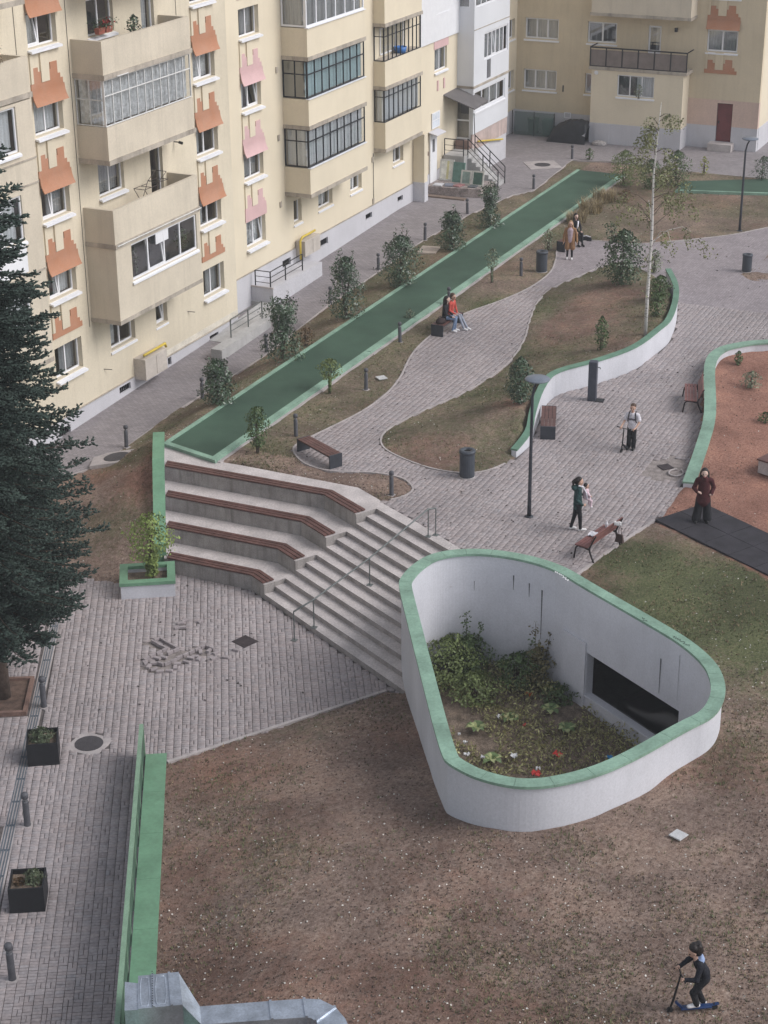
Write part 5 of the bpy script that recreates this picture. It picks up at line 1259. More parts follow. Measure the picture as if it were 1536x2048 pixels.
iron_bench(r0, A1, np.linalg.norm(dv), 'park bench seen from behind with white cloths on it, near the lawn edge')
r0 = P(1036+1128/3.072, 500+1003/3.072); f0 = P(1036+1015/3.072, 500+1000/3.072); f1 = P(1036+1015/3.072, 500+903/3.072); dv = (f1-f0)[:2]; A2 = math.atan2(dv[1], dv[0])
iron_bench(P(1402, 826), A2, np.linalg.norm(dv), 'park bench facing left beside the low playground wall')
# cloths on the bench
def cloth(px, py, z, sx, sy, m, name, label, cat, seed, drape=0.):
    rg = np.random.default_rng(seed); p = P(px, py, z); n = 12; X, Y = np.meshgrid(np.linspace(-1, 1, n), np.linspace(-1, 1, n), indexing='ij')
    r_ = np.hypot(X, Y); Z = .05*vnoise(X*3+seed, Y*3, .8, seed)+.02*vnoise(X*3, Y*3+seed, .35, seed+1)+.012
    Z = Z-drape*np.clip(np.abs(X)-.5, 0, 1)
    V = np.stack([p[0]+X*sx*(1-.15*r_), p[1]+Y*sy*(1-.15*r_), p[2]+Z], -1).reshape(-1, 3); I = np.arange(n*n).reshape(n, n)
    F = np.stack([I[:-1, :-1], I[1:, :-1], I[1:, 1:], I[:-1, 1:]], -1).reshape(-1, 4)
    V2 = V.copy(); V2[:, 2] -= .02
    o = mesh_np(name, np.concatenate([V, V2]), np.concatenate([F, F[:, ::-1]+n*n]), m, smooth=True); c = V.mean(0); 
    o.data.transform(Matrix.Translation(Vector(-c))); o.location = c
    return tag(o, label, cat)
M_CLOTH = mat('white_cloth', (.72, .70, .74), .9, .1, 6)
cloth(1186, 1070, .465, .17, .14, M_CLOTH, 'baby_blanket', 'white crumpled baby blanket on the seat of the park bench', 'blanket', 4)
cloth(1237, 1047, .86, .10, .13, mat('grey_white_cloth', (.60, .58, .57), .9), 'scarf', 'pale scarf draped over the end of the bench back', 'scarf', 5, .12)
mb = MB(); p = P(1213, 1054, .465); mb.lathe([(0, 0), (.045, .0), (.05, .10), (.035, .14), (.02, .15), (.02, .19), (0, .20)], 10, p[:2]); 
o = mb.build('bottle', M_CLOTH, loc=None); o.data.transform(Matrix.Translation((-p[0], -p[1], 0))); o.location = p; tag(o, 'small white baby bottle standing on the park bench seat', 'bottle')
# bag hanging from the bench end
q = P(1236, 1078, .30); t = thing('bag', 'dark brown bag hanging at the far end of the park bench', 'bag', q, A1)
mb = MB(); mb.hexa([(.02, -.14, -.12), (.12, -.14, -.12), (.12, .12, -.12), (.02, .12, -.12), (.05, -.10, .12), (.10, -.10, .12), (.10, .08, .12), (.05, .08, .12)]); mb.build('body', mat('brown_bag', (.07, .045, .04), .7), t, world=False)
mb = MB(); mb.tube([(.075, -.08, .12), (.07, -.02, .42), (.075, .06, .12)], .010, 6); mb.build('strap', mat('brown_bag', (.07, .045, .04), .7), t, world=False)
# ---- planter cubes
M_BLK = mat('black_planter_plastic', (.018, .019, .022), .55, .15, 5)
def cube_planter(a, b, lab, s=.72, h=.62):
    a = P(*a, ZL); b = P(*b, ZL); d = (b-a)[:2]; an = math.atan2(d[1], d[0]); s = np.linalg.norm(d)
    t = thing('planter', lab, 'planter', a, an, 'black planter cubes')
    k = .03
    for nm, bx in (('side', (0, s, 0, .035)), ('side', (0, s, s-.035, s)), ('side', (0, .035, .037, s-.037)), ('side', (s-.035, s, .037, s-.037))): mb = MB(); mb.box(bx[0], bx[1], bx[2], bx[3], 0, h); mb.build(nm, M_BLK, t, world=False)
    mb = MB(); mb.box(.036, s-.036, .037, s-.037, .0, h-.12); mb.build('soil', M_SOIL, t, world=False)
    d3 = np.array([math.cos(an), math.sin(an)]); n3 = np.array([-d3[1], d3[0]]); return a, d3, n3, s, h, t
CUBES = [cube_planter((56, 1534), (119, 1529), 'black planter cube with pale green plants beside the round manhole'), cube_planter((20, 1827), (91, 1823), 'black planter cube with plants and bare soil nearer to us')]
# ---- tree pit of the spruce and drain channel
da = P(10, 1700, ZL); db = P(100, 1290, ZL); dd = (db-da)[:2]; dd = dd/np.linalg.norm(dd); dn = np.array([-dd[1], dd[0]])
dt = thing('drain_channel', 'narrow blue-grey drain channel with metal gratings across the lower square', 'drain', (*da[:2], ZL))
def dq(s, o, z): q = da[:2]+dd*s+dn*o; return (q[0], q[1], ZL+z)
M_GRATE = mat('galvanised_grate', (.15, .175, .205), .45, .12, 5, metal=.3)
for s in np.arange(-6, 12, 1.0):
    mb = MB(); mb.hexa([dq(s+.003, -.15, -.05), dq(s+.997, -.15, -.05), dq(s+.997, .15, -.05), dq(s+.003, .15, -.05), dq(s+.003, -.15, -.010), dq(s+.997, -.15, -.010), dq(s+.997, .15, -.010), dq(s+.003, .15, -.010)]); mb.build('channel', M_KERB, dt)
    T = lambda u, d_, z: dq(u, z, d_)
    plate(T, s+.006, s+.994, -.11, .11, [(s+.03, s+.97, -.085, -.05), (s+.03, s+.97, -.02, .02), (s+.03, s+.97, .05, .085)], -.008, .004).build('grate', M_GRATE, dt)
tc = P(8, 1395, ZL); tp = thing('tree_pit', 'square tree pit with brown edging round the spruce trunk', 'tree pit', (*tc[:2], ZL))
def tq(s, o, z): q = tc[:2]+dd*s+dn*(o+.10); return (q[0], q[1], ZL+z)
M_EDGE = mat('brown_edging', (.20, .125, .10), .8, .2, 3)
for s0, s1, o0, o1 in ((-.95, .95, -.80, -.70), (-.95, .95, .70, .80), (-.95, -.85, -.697, .697), (.85, .95, -.697, .697)):
    mb = MB(); mb.hexa([tq(s0, o0, -.1), tq(s1, o0, -.1), tq(s1, o1, -.1), tq(s0, o1, -.1), tq(s0, o0, .09), tq(s1, o0, .09), tq(s1, o1, .09), tq(s0, o1, .09)]); mb.build('edging', M_EDGE, tp)
mb = MB(); mb.hexa([tq(-.85, -.7, -.1), tq(.85, -.7, -.1), tq(.85, .7, -.1), tq(-.85, .7, -.1), tq(-.85, -.7, .02), tq(.85, -.7, .02), tq(.85, .7, .02), tq(-.85, .7, .02)]); mb.build('soil', mat('pit_soil', (.13, .085, .065), .95, .3, 5, bump=.5), tp)
# ---- covers
M_CIRON = mat('cover_iron', (.060, .055, .060), .6, .15, 8, bump=.4, bscale=70)
def round_cover(c, r_, zoff, slab, lab, tilt=(0, 0), rz=0.):
    t = thing('manhole_cover', lab, 'manhole', c, rz)
    if slab: mb = MB(); mb.box(-slab[0], slab[0], -slab[1], slab[1], -.05, zoff, ch=.01); mb.build('slab', M_KERB, t, world=False)
    mb = MB(); mb.lathe([(r_+.07, zoff-.03), (r_+.07, zoff+.004), (r_+.008, zoff+.006)], 32); mb.build('frame', mat('pale_ring', (.44, .41, .41), .9), t, world=False) if not slab else None
    mb = MB(); mb.lathe([(r_, zoff-.03), (r_, zoff+.010), (0, zoff+.011)], 32); mb.build('lid', M_CIRON, t, world=False)
    t.rotation_euler = (tilt[0], tilt[1], rz); return t
round_cover(P(178, 1487, ZL), .36, -.001, (.47, .47), 'round dark manhole cover in a pale ring on the lower square')
round_cover(PR(235, 920)+np.array([0, 0, .02]), .45, .10, (.62, .85), 'manhole on a tilted pale square slab at the top of the red bank', (R(-8), R(4)), R(25))
round_cover(P(1085, 330)+np.array([0, 0, .0]), .42, .015, (.85, .85), 'round manhole in a flat pale square slab on the yard paving', rz=R(35))
def flat_plate(px, py, z, sx, sy, rz, m, lab, name='cover_plate', th=.02, cat='cover'):
    p = P(px, py, z); mb = MB(); mb.box(-sx, sx, -sy, sy, 0, th, ch=.004); o = mb.build(name, m); o.location = p; o.rotation_euler = (0, 0, rz); return tag(o, lab, cat)
pA, pB = P(465, 1281, ZL), P(493, 1295, ZL); sq = np.linalg.norm((pA-pB)[:2])
flat_plate(490, 1283, ZL+.004, .27, .26, math.atan2(*(pB-pA)[:2][::-1])+.0, mat('dark_plate', (.045, .034, .036), .7, .2, 6), 'dark square cover plate lying on the lower square near the loose pavers', th=.012)
p = PG(1357, 1671); flat_plate(1357, 1671, p[2]+.02, .15, .15, R(70), mat('pale_plate', (.52, .52, .52), .7), 'small white square plate on the dry lawn in front of the light well', th=.03)
p = PG(763, 756); flat_plate(763, 756, p[2]+.02, .17, .17, R(50), mat('pale_plate', (.52, .52, .52), .7), 'small pale plate in the grass by the winding path', th=.03)
p = PG(858, 502); flat_plate(858, 502, p[2]+.01, .55, .42, R(10), mat('beige_slab', (.50, .42, .36), .9), 'beige manhole slab in the grass strip between two dark shrubs', th=.08)
flat_plate(1331, 934, -.012, .20, .20, R(48), mat('dark_plate', (.045, .034, .036), .7, .2, 6), 'dark square lid in the patch of missing pavers', th=.015)
p = P(1352, 947, -.02); mb = MB(); mb.tube([(p[0]+.22*math.cos(a)*1.3, p[1]+.22*math.sin(a), p[2]+.03) for a in np.linspace(.2, 5.9, 16)], .03, 6); o = mb.build('concrete_ring', M_KERB); o.data.transform(Matrix.Translation(Vector(-p))); o.location = p; tag(o, 'broken pale concrete ring in the patch of missing pavers', 'ring')
# ---- loose pavers on the lower square
M_LOOSE = mat('loose_paver', (.325, .285, .288), .85, .12, 4)
me0 = MB(); me0.box(-.1, .1, -.05, .05, 0, .06, ch=.006); _lp = me0.build('loose_paver', M_LOOSE); _first = True
def loose(x, y, z, rz, edge=False, tilt=0.):
    global _first
    o = _lp if _first else _lp.copy()
    if not _first: COL.objects.link(o)
    _first = False
    o.location = (x, y, z+(.05 if edge else .0)); o.rotation_euler = (R(90) if edge else tilt, 0, rz)
    if edge: o.location.z = z+.05
    return tag(o, 'loose paver from the heap of lifted pavers on the lower square', 'paver', 'loose pavers on the lower square')
LQ = lambda a, b: P(260+a*280/1536, 1220+b*140/768, ZL)
for a, b in (((145, 560), (410, 428)), ((250, 352), (400, 428)), ((330, 318), (520, 428)), ((255, 350), (335, 318)), ((405, 490), (530, 436)), ((375, 608), (830, 395)), ((830, 395), (925, 442)), ((315, 585), (372, 606))):
    p0, p1 = LQ(*a), LQ(*b); L_ = np.linalg.norm(p1-p0); dv = (p1-p0)/L_; n_ = max(1, int(round(L_/.205)))
    for i in range(n_):
        q = p0+dv*(i+.5)*L_/n_; loose(q[0]+RNG.normal(0, .008), q[1]+RNG.normal(0, .008), ZL-.015, math.atan2(dv[1], dv[0])+RNG.normal(0, .05), True)
for a, b, rz in ((170, 590, 1.9), (205, 630, 1.2), (265, 660, .4), (330, 685, .1), (430, 678, -.2), (495, 640, 1.5), (520, 600, 0), (620, 580, -.5), (665, 535, -.4), (715, 520, -.1), (755, 545, 1.2), (775, 470, 1.6), (870, 455, 1.0), (940, 478, .9), (920, 540, .6), (1045, 530, -.4), (300, 540, -.6), (370, 530, -.5), (262, 595, .0), (1160, 450, -.6), (555, 155, .2), (600, 125, .7), (770, 135, .9), (525, 205, .3), (580, 200, .0)):
    p = LQ(a, b); loose(p[0], p[1], ZL+.004, R(-60)+rz, False, RNG.normal(0, .05))
# a few by the upper patch and the playground
# ---- playground mats and the grey box at the right edge
M_MAT = mat('black_rubber_mat', (.035, .032, .038), .9, .25, 2, fine=.15, fscale=30)
ma_, mb_ = P(1311, 1042), P(1536, 1152); md = (mb_-ma_)[:2]; md = md/np.linalg.norm(md); mn = np.array([-md[1], md[0]])
if mn[0] < 0: mn = -mn
ms = thing('rubber_mats', 'row of black square rubber mats at the edge of the red playground', 'mat', (*ma_[:2], 0))
for i in range(6):
    for k in range(3 if i > 3 else 2):
        if i == 0 and k == 1: pass
        q = [ma_[:2]+md*(s*1.0)+mn*(o*1.0-.02) for s, o in ((i+.008, k+.008), (i+.992, k+.008), (i+.992, k+.992), (i+.008, k+.992))]
        mb = MB(); mb.prism(q, -.03, .055+RNG.uniform(0, .008)); mb.build('mat_tile', M_MAT, ms)
p = P(1515, 945, .05); t = thing('concrete_box', 'pale concrete box with a dark wooden top at the right edge of the playground', 'box', p, R(-20))
mb = MB(); mb.box(0, 1.3, -1.2, 0, 0, .42); mb.build('body', M_CONC, t, world=False)
mb = MB(); mb.box(-.04, 1.34, -1.24, .04, .421, .47); mb.build('top', M_SLAT, t, world=False)
# ---- ventilation duct at the bottom edge
M_ZINC = mat('galvanised_sheet', (.46, .50, .56), .34, .22, 2.2, fine=.08, metal=.75, spec=.5)
D0 = lambda a, b, z: P(200+a/2.954, 1880+b/2.954, z)
dz = .75
du = thing('air_duct', 'galvanised sheet-metal air duct with a ribbed box and an elbow at the bottom edge', 'duct', (*D0(300, 300, -.9)[:2], -.9))
A_, B_, C_, E_ = D0(225, 212, dz), D0(465, 188, dz), D0(488, 382, dz), D0(225, 407, dz)
def hexbox(mb, quad, z0, z1): mb.hexa([(q[0], q[1], z0) for q in quad]+[(q[0], q[1], z1) for q in quad])
mb = MB(); hexbox(mb, [A_, B_, C_, E_], dz-.85, dz); mb.build('plenum_box', M_ZINC, du)
f_, g_ = D0(147, 247, dz-.02), D0(145, 417, dz-.02)
mb = MB(); hexbox(mb, [f_, A_+(E_-A_)*.2, E_, g_], dz-.80, dz-.02); mb.build('intake', M_ZINC, du)
for k, (s0, s1) in enumerate(((.05, .27), (.42, .68))):
    L_ = lambda s, t: A_+(B_-A_)*s+(E_-A_)*t
    mb = MB(); path = [L_(s0+(s1-s0)*(.5+.5*math.cos(a)), .5+.42*max(-1, min(1, math.sin(a)*1.6))) for a in np.linspace(0, 2*math.pi, 25)]; mb.tube([(q[0], q[1], dz+.002) for q in path], .012, 6, cap=False); mb.build('pressed_rib', M_ZINC, du)
for s in (.35, .76):
    a, b = A_+(B_-A_)*s, E_+(C_-E_)*s; mb = MB(); mb.bar((a[0], a[1], dz+.012), (b[0], b[1], dz+.012), .045, .03); mb.build('flange', M_ZINC, du)
# rivet strip
for i in range(15):
    a = A_+(B_-A_)*.35+(E_-A_)*(-.06+i*.075); mb = MB(); mb.lathe([(.013, dz+.028), (.009, dz+.036), (0, dz+.038)], 6, a[:2]); mb.build('rivet', M_DARK, du)
dz2 = .45
r1, r2, r3, r4 = D0(590, 392, dz2), D0(1005, 360, dz2), D0(1018, 470, dz2), D0(600, 500, dz2)
r5, r6 = D0(1205, 346, dz2), D0(1222, 456, dz2)
mb = MB(); mb.hexa([(*B_[:2], dz-.8), (*r1[:2], dz2-.5), (*r4[:2], dz2-.5), (*C_[:2], dz-.8), (*B_[:2], dz-.02), (*r1[:2], dz2), (*r4[:2], dz2), (*C_[:2], dz-.02)]); mb.build('reducer', M_ZINC, du)
for qs in ([r1, r2, r3, r4], [r2, r5, r6, r3]): mb = MB(); hexbox(mb, qs, dz2-.5, dz2); mb.build('duct_run', M_ZINC, du)
ctr = D0(1190, 620, dz2); prev = None; seg = []
def arc(t, inner):
    o_ = [D0(1205, 346, dz2), D0(1300, 350, dz2), D0(1390, 395, dz2), D0(1450, 465, dz2), D0(1490, 560, dz2)]; i_ = [D0(1222, 456, dz2), D0(1245, 460, dz2), D0(1275, 480, dz2), D0(1300, 520, dz2), D0(1310, 600, dz2)]
    return (i_ if inner else o_)[t]
for k in range(4): mb = MB(); hexbox(mb, [arc(k, 0), arc(k+1, 0), arc(k+1, 1), arc(k, 1)], dz2-.5, dz2); mb.build('elbow', M_ZINC, du)
for (a, b) in ((r2, r3), (r5, r6), (arc(2, 0), arc(2, 1))): mb = MB(); mb.bar((a[0], a[1], dz2-.22), (b[0], b[1], dz2-.22), .05, .50); mb.build('flange', M_ZINC, du)
for q in (A_, C_, r3, arc(4, 0), E_): zg = GZ(q[0], q[1]); mb = MB(); mb.tube([(q[0]-.05, q[1]-.05, min(zg, -.3)-.05), (q[0]-.05, q[1]-.05, dz2-.45)], .03, 6); mb.build('leg', M_STEEL, du)
# ---- ramps at the facade
M_RAMP = mat('ramp_concrete', (.44, .43, .42), .9, .12, 1, streak=.25)
r_ = thing('access_ramp', 'white rendered entrance platform block with black railing along the facade', 'ramp', (64.4, 34.2, -.7))
mb = MB(); mb.hexa([(62.2, 33.75, -1.4), (66.7, 33.75, -1.4), (66.7, 34.76, -1.4), (62.2, 34.76, -1.4), (62.2, 33.75, .30), (66.7, 33.75, .26), (66.7, 34.76, .26), (62.2, 34.76, .30)]); mb.build('platform', M_PLINTH, r_)
mb = MB(); mb.box(62.17, 62.24, 33.73, 34.76, .301, .36); mb.build('edge_kerb', M_CONC, r_)
mb = MB(); mb.box(62.15, 62.198, 33.8, 34.76, -1.4, -.30); mb.build('lower_panel', M_RAMP, r_)
for (x, y) in ((62.27, 34.6), (62.27, 33.9), (63.6, 33.9), (65.15, 33.9)): mb = MB(); mb.box(x-.02, x+.02, y-.02, y+.02, .29, 1.0); mb.build('post', M_IRON, r_)
for z in (1.0, .76, .52):
    mb = MB(); mb.bar((62.27, 34.6, z), (62.27, 33.9, z), .03, .03 if z > .9 else .018); mb.build('rail', M_IRON, r_); mb = MB(); mb.bar((62.27, 33.9, z), (65.15, 33.9, z), .03, .03 if z > .9 else .018); mb.build('rail', M_IRON, r_)
r_ = thing('access_ramp', 'raw concrete ramp with grey railing below the orange panelled block', 'ramp', (58.6, 33.2, -.6))
mb = MB(); mb.hexa([(56.05, 32.72, -1.4), (60.10, 32.76, -1.3), (60.10, 33.22, -1.3), (56.05, 33.20, -1.4), (56.05, 32.72, -.25), (60.10, 32.76, -.22), (60.10, 33.22, -.22), (56.05, 33.20, -.25)]); mb.build('side_wall', M_RAMP, r_)
mb = MB(); mb.hexa([(57.8, 33.222, -1.4), (62.14, 33.222, -1.4), (62.14, 34.29, -1.4), (57.8, 34.29, -1.4), (57.8, 33.222, -.60), (62.14, 33.222, -.28), (62.14, 34.29, -.28), (57.8, 34.29, -.60)]); mb.build('ramp_slab', M_RAMP, r_)
for x in (57.5, 58.9, 60.05): mb = MB(); mb.box(x-.02, x+.02, 33.10, 33.14, -.24, .50); mb.build('post', M_STEEL, r_)
for z in (.50, .26, .02): mb = MB(); mb.bar((57.5, 33.12, z), (60.05, 33.12, z), .03, .03 if z > .4 else .018); mb.build('rail', M_STEEL, r_)
# ---- gas boxes
M_YEL = mat('yellow_gas_pipe', (.62, .46, .07), .5)
for (x0, x1, y1, dp, z0, z1, lab, pipe) in ((52.35, 53.85, YO-.004, .5, -.40, .40, 'beige gas meter box with a yellow pipe on top below the orange panelled block', [(52.4, .42, .55), (53.9, .42, .55), (53.95, .42, .40)]), (66.25, 67.70, YP-.035, .45, .52, 1.20, 'pale gas meter box with a bent yellow pipe beside the entrance platform', [(66.1, .3, .45), (66.1, .3, 1.25), (66.3, .3, 1.38), (67.5, .3, 1.38)])):
    t = thing('gas_meter_box', lab, 'meter box', ((x0+x1)/2, y1-dp/2, z0))
    mb = MB(); mb.box(x0, x1, y1-dp, y1, z0, z1, ch=.01); mb.build('cabinet', mat('beige_box', (.50, .45, .40), .7, .08, 2, streak=.15), t)
    mb = MB(); mb.box((x0+x1)/2+.01, x1-.04, y1-dp-.015, y1-dp-.001, z0+.05, z1-.06); mb.build('door', mat('beige_box', (.50, .45, .40), .7, .08, 2, streak=.15), t)
    mb = MB(); mb.tube([(a, y1-b, c) for a, b, c in pipe], .05, 8); mb.build('pipe', M_YEL, t, smooth=True)
# ---- porch stairs, platform and the old doors leaning there
ps = thing('porch_stairs', 'concrete porch stairs with black railings under the grey canopy', 'stairs', (83.4, 33, 0))
mb = MB(); mb.box(82.4, 84.33, 33.6, 34.72, -.2, 1.5); mb.build('landing', M_RAMP, ps)
for k in range(7): mb = MB(); z = 1.5-.1875*(k+1); mb.box(82.85, 83.9, 33.6-.23*(k+1), 33.6-.23*k-.001, -.2, z); mb.build('step', M_RAMP, ps)
mb = MB(); mb.box(83.92, 84.28, 33.96, 34.70, 1.501, 1.93); mb.build('door_step', mat('brown_tiles', (.22, .15, .13), .8), ps)
def rail3(p0, p1, h, posts, dz=(1., .62, .3)):
    for f in dz: mb = MB(); mb.bar((p0[0], p0[1], p0[2]+h*f), (p1[0], p1[1], p1[2]+h*f), .03, .04 if f == 1. else .02); mb.build('rail', M_IRON, ps)
    for s in posts: q = [p0[i]+(p1[i]-p0[i])*s for i in range(3)]; mb = MB(); mb.box(q[0]-.02, q[0]+.02, q[1]-.02, q[1]+.02, q[2]-.1, q[2]+h); mb.build('post', M_IRON, ps)
rail3((82.45, 34.68, 1.5), (82.45, 33.65, 1.5), .82, (0, 1)); rail3((82.9, 33.6, 1.45), (82.9, 31.95, .0), .85, (0, .5, 1)); rail3((83.85, 33.6, 1.45), (83.85, 31.95, .0), .85, (0, .5, 1))
mb = MB(); mb.tube([(83.85, 33.62, 2.3), (84.1, 33.75, 2.9), (84.28, 33.85, 3.3)], .02, 6); mb.build('rail', M_IRON, ps)
pf = thing('concrete_platform', 'crumbling low concrete platform littered with boards before the side entrance', 'platform', (81.3, 33.6, 0))
mb = MB(); mb.prism([(80.15, 34.70), (80.35, 33.2), (80.6, 31.95), (82.3, 31.9), (82.38, 34.70)], -.2, .42); mb.build('slab', mat('crumbling_concrete', (.30, .255, .24), .95, .3, 3, fine=.2, fscale=20, streak=.4, bump=.6, bscale=12), pf)
mb = MB(); mb.box(79.75, 80.12, 32.5, 34.6, -.1, .05); mb.build('timber_edge', mat('old_timber', (.20, .15, .12), .9), pf)
JS = [(0, 34.25, 81.6, .75, 1.05, .06, 'white_pvc', 'tall white and yellow framed panel leaning beside the white side door', (.70, .68, .60), 'panel'), (1, 33.55, 81.5, .62, .98, .06, 'g', 'green painted board leaning left of the porch stairs', (.12, .22, .185), 'board'),
      (2, 33.0, 81.15, .55, .72, .05, 'g2', 'small old window with pale frame leaning among the boards', (.24, .32, .29), 'window'), (3, 32.35, 81.1, .62, .75, .05, 'g3', 'dark green glazed door panel leaning at the foot of the porch stairs', (.07, .13, .105), 'door')]
for i, y, x, w, h, th, _, lab, colr, cat in JS:
    t = thing('old_'+cat, lab, cat, (x, y, .42), R(-90)); t.name = ['discarded_frame', 'green_board', 'old_window', 'old_door'][i]; t.rotation_euler = (R(-14), 0, R(-90))
    plate(lambda u, d_, z: (u, d_, z), -w/2, w/2, 0.0, h, [(-w/2+.07, w/2-.07, .08, h-.08)], -th/2, th/2).build('frame', mat('junk_frame%d' % i, (.55, .54, .50) if i in (0, 2, 3) else colr, .7), t, world=False)
    mb = MB(); mb.box(-w/2+.068, w/2-.068, -.01, .01, .078, h-.078); mb.build('infill', mat('junk%d' % i, colr, .5, .2, 4), t, world=False)
    if i == 0: mb = MB(); mb.box(.0, .12, -.02, .02, .078, h-.078); mb.build('mullion', mat('junk_yel', (.60, .55, .30), .7), t, world=False)
for k, (x, y, w, d_, rz, colr, lab) in enumerate(((80.55, 34.2, .5, .45, .1, (.52, .52, .54), 'pale slab lying at the door end of the low platform'), (80.8, 33.2, .55, .38, -.2, (.30, .15, .15), 'dull red board lying flat on the low platform'), (80.7, 33.7, .5, .4, .3, (.17, .18, .22), 'blue-grey board lying flat on the low platform'), (80.95, 32.5, .55, .4, .0, (.10, .11, .12), 'dark grey board lying flat near the foot of the porch stairs'))):
    mb = MB(); mb.box(-w/2, w/2, -d_/2, d_/2, 0, .05, ch=.005); o = mb.build('flat_board', mat('board%d' % k, colr, .8, .15, 4)); o.location = (x, y, .43); o.rotation_euler = (0, 0, rz); tag(o, lab, 'board')
# ---- covered vehicle, mesh fence and bins at the back
tvx = thing('covered_motorbike', 'bulky vehicle under a black tarpaulin against the back wall', 'tarpaulin', (94.35, 32.2, 0))
n = 34; X, Y = np.meshgrid(np.linspace(-1, 1, n), np.linspace(-1, 1, n), indexing='ij')
prof = np.interp(Y[0], [-1, -.92, -.6, .0, .45, .8, 1.], [.85, 1.18, 1.24, 1.20, 1.0, .72, .15])
S_ = np.clip(1-np.abs(X)**3.2, 0, 1)**.55; Z = prof[None, :]*S_*(1-.05*vnoise(X*5, Y*5, .7, 3))+.07*(vnoise(X*4, Y*9, .8, 9)-.5)*S_; Z = np.maximum(Z, 0)
V = np.stack([94.35+X*.62*(1+.12*(1-Z)), 32.15+Y*1.12, Z], -1).reshape(-1, 3); I = np.arange(n*n).reshape(n, n); F = np.stack([I[:-1, :-1], I[1:, :-1], I[1:, 1:], I[:-1, 1:]], -1).reshape(-1, 4)
mesh_np('tarpaulin', V, F, mat('black_tarpaulin', (.016, .017, .021), .45, .3, 3, spec=.4, bump=.5, bscale=8), tvx, smooth=True)
mb = MB(); mb.add([(93.72, 31.9, .02), (93.70, 31.15, .05), (93.75, 31.05, .62), (93.72, 31.45, .30)], [(0, 1, 2, 3)]); mb.add([(93.715, 31.9, .02), (93.695, 31.15, .05), (93.745, 31.05, .62), (93.715, 31.45, .30)], [(3, 2, 1, 0)]); mb.build('silver_lining', mat('silver_sheet', (.5, .5, .53), .35, .3, 9, metal=.5, bump=.8, bscale=14), tvx)
def meshmat():
    m = bpy.data.materials.new('green_mesh'); m.use_nodes = True; nt = m.node_tree; bs = nt.nodes['Principled BSDF']; bs.inputs['Base Color'].default_value = (.11, .16, .145, 1); bs.inputs['Alpha'].default_value = .45; bs.inputs['Roughness'].default_value = .8; MATS['green_mesh'] = m; return m
mf_ = thing('mesh_fence', 'dark green netting fence across the corner below the ochre wall', 'fence', (94.7, 34.5, 0))
for y in (33.2, 34.4, 35.7): mb = MB(); mb.tube([(94.7, y, -.1), (94.7, y, 1.35)], .025, 6); mb.build('post', M_IRON, mf_)
for y in (33.2, 34.4): mb = MB(); mb.box(94.69, 94.71, y+.03, y+1.18, .02, 1.32); mb.build('netting', meshmat() if 'green_mesh' not in MATS else MATS['green_mesh'], mf_)
for y, colr, lab in ((33.75, (.16, .30, .26), 'pale green wheeled bin behind the netting'), (34.6, (.09, .15, .10), 'olive wheeled bin behind the netting near the corner')):
    t = thing('wheeled_bin', lab, 'bin', (95.15, y, 0)); m_ = mat('bin%d' % int(y*10), colr, .6)
    mb = MB(); mb.hexa([(-.2, -.2, .06), (.2, -.2, .06), (.2, .2, .06), (-.2, .2, .06), (-.26, -.25, .85), (.26, -.25, .85), (.26, .25, .85), (-.26, .25, .85)]); mb.build('body', m_, t, world=False)
    mb = MB(); mb.box(-.29, .27, -.27, .27, .852, .91, ch=.02); mb.build('lid', m_, t, world=False)
    for s in (-.2, .2): mb = MB(); mb.tube([(.2, s-.03, .08), (.2, s+.03, .08)], .08, 10); mb.build('wheel', M_IRON, t, world=False)
mb = MB(T5); plate(T5, 32.55, 32.95, .95, 1.28, [(32.6, 32.9, 1.0, 1.23)], .025, .06).build('cellar_window', M_PVC, B3)
t = thing('rubble_bag', 'small pale heap of rubble in a sack by the meter cupboard', 'sack', (94.0, 30.3, 0)); mb = MB(); mb.lathe([(.05, 0), (.36, .02), (.34, .14), (.2, .22), (0, .2)], 12); o = mb.build('sack', mat('sack', (.38, .35, .34), .9, .4, 8, bump=.8, bscale=20), t, world=False); o.scale = (.8, 1.2, 1)
# ---- things on the balconies
t = thing('drying_rack', 'folding wire clothes rack standing on the open balcony', 'drying rack', T1(53.4, .55, 5.43))
for dx, (z0, z1) in ((0, (0, 1.15)), (.5, (0, 1.15))): pass
def rk(a, b): mb = MB(); mb.tube([a, b], .012, 5); mb.build('bar', mat('rack_wire', (.05, .035, .03), .6), t, world=False)
for y in (-.2, .25): rk((-.75, y, .0), (.2, y, 1.28)); rk((.2, y, .0), (-.75, y, 1.22)); rk((-.75, y, 1.22), (.1, y, 1.20)); rk((.2, y, 1.28), (.75, y, 1.55)); rk((.2, y, 1.28), (.85, y, 1.25))
for x, z in ((-.75, 1.22), (.2, 1.28), (.75, 1.55), (.85, 1.25), (-.3, 1.21)): rk((x, -.2, z), (x, .25, z))
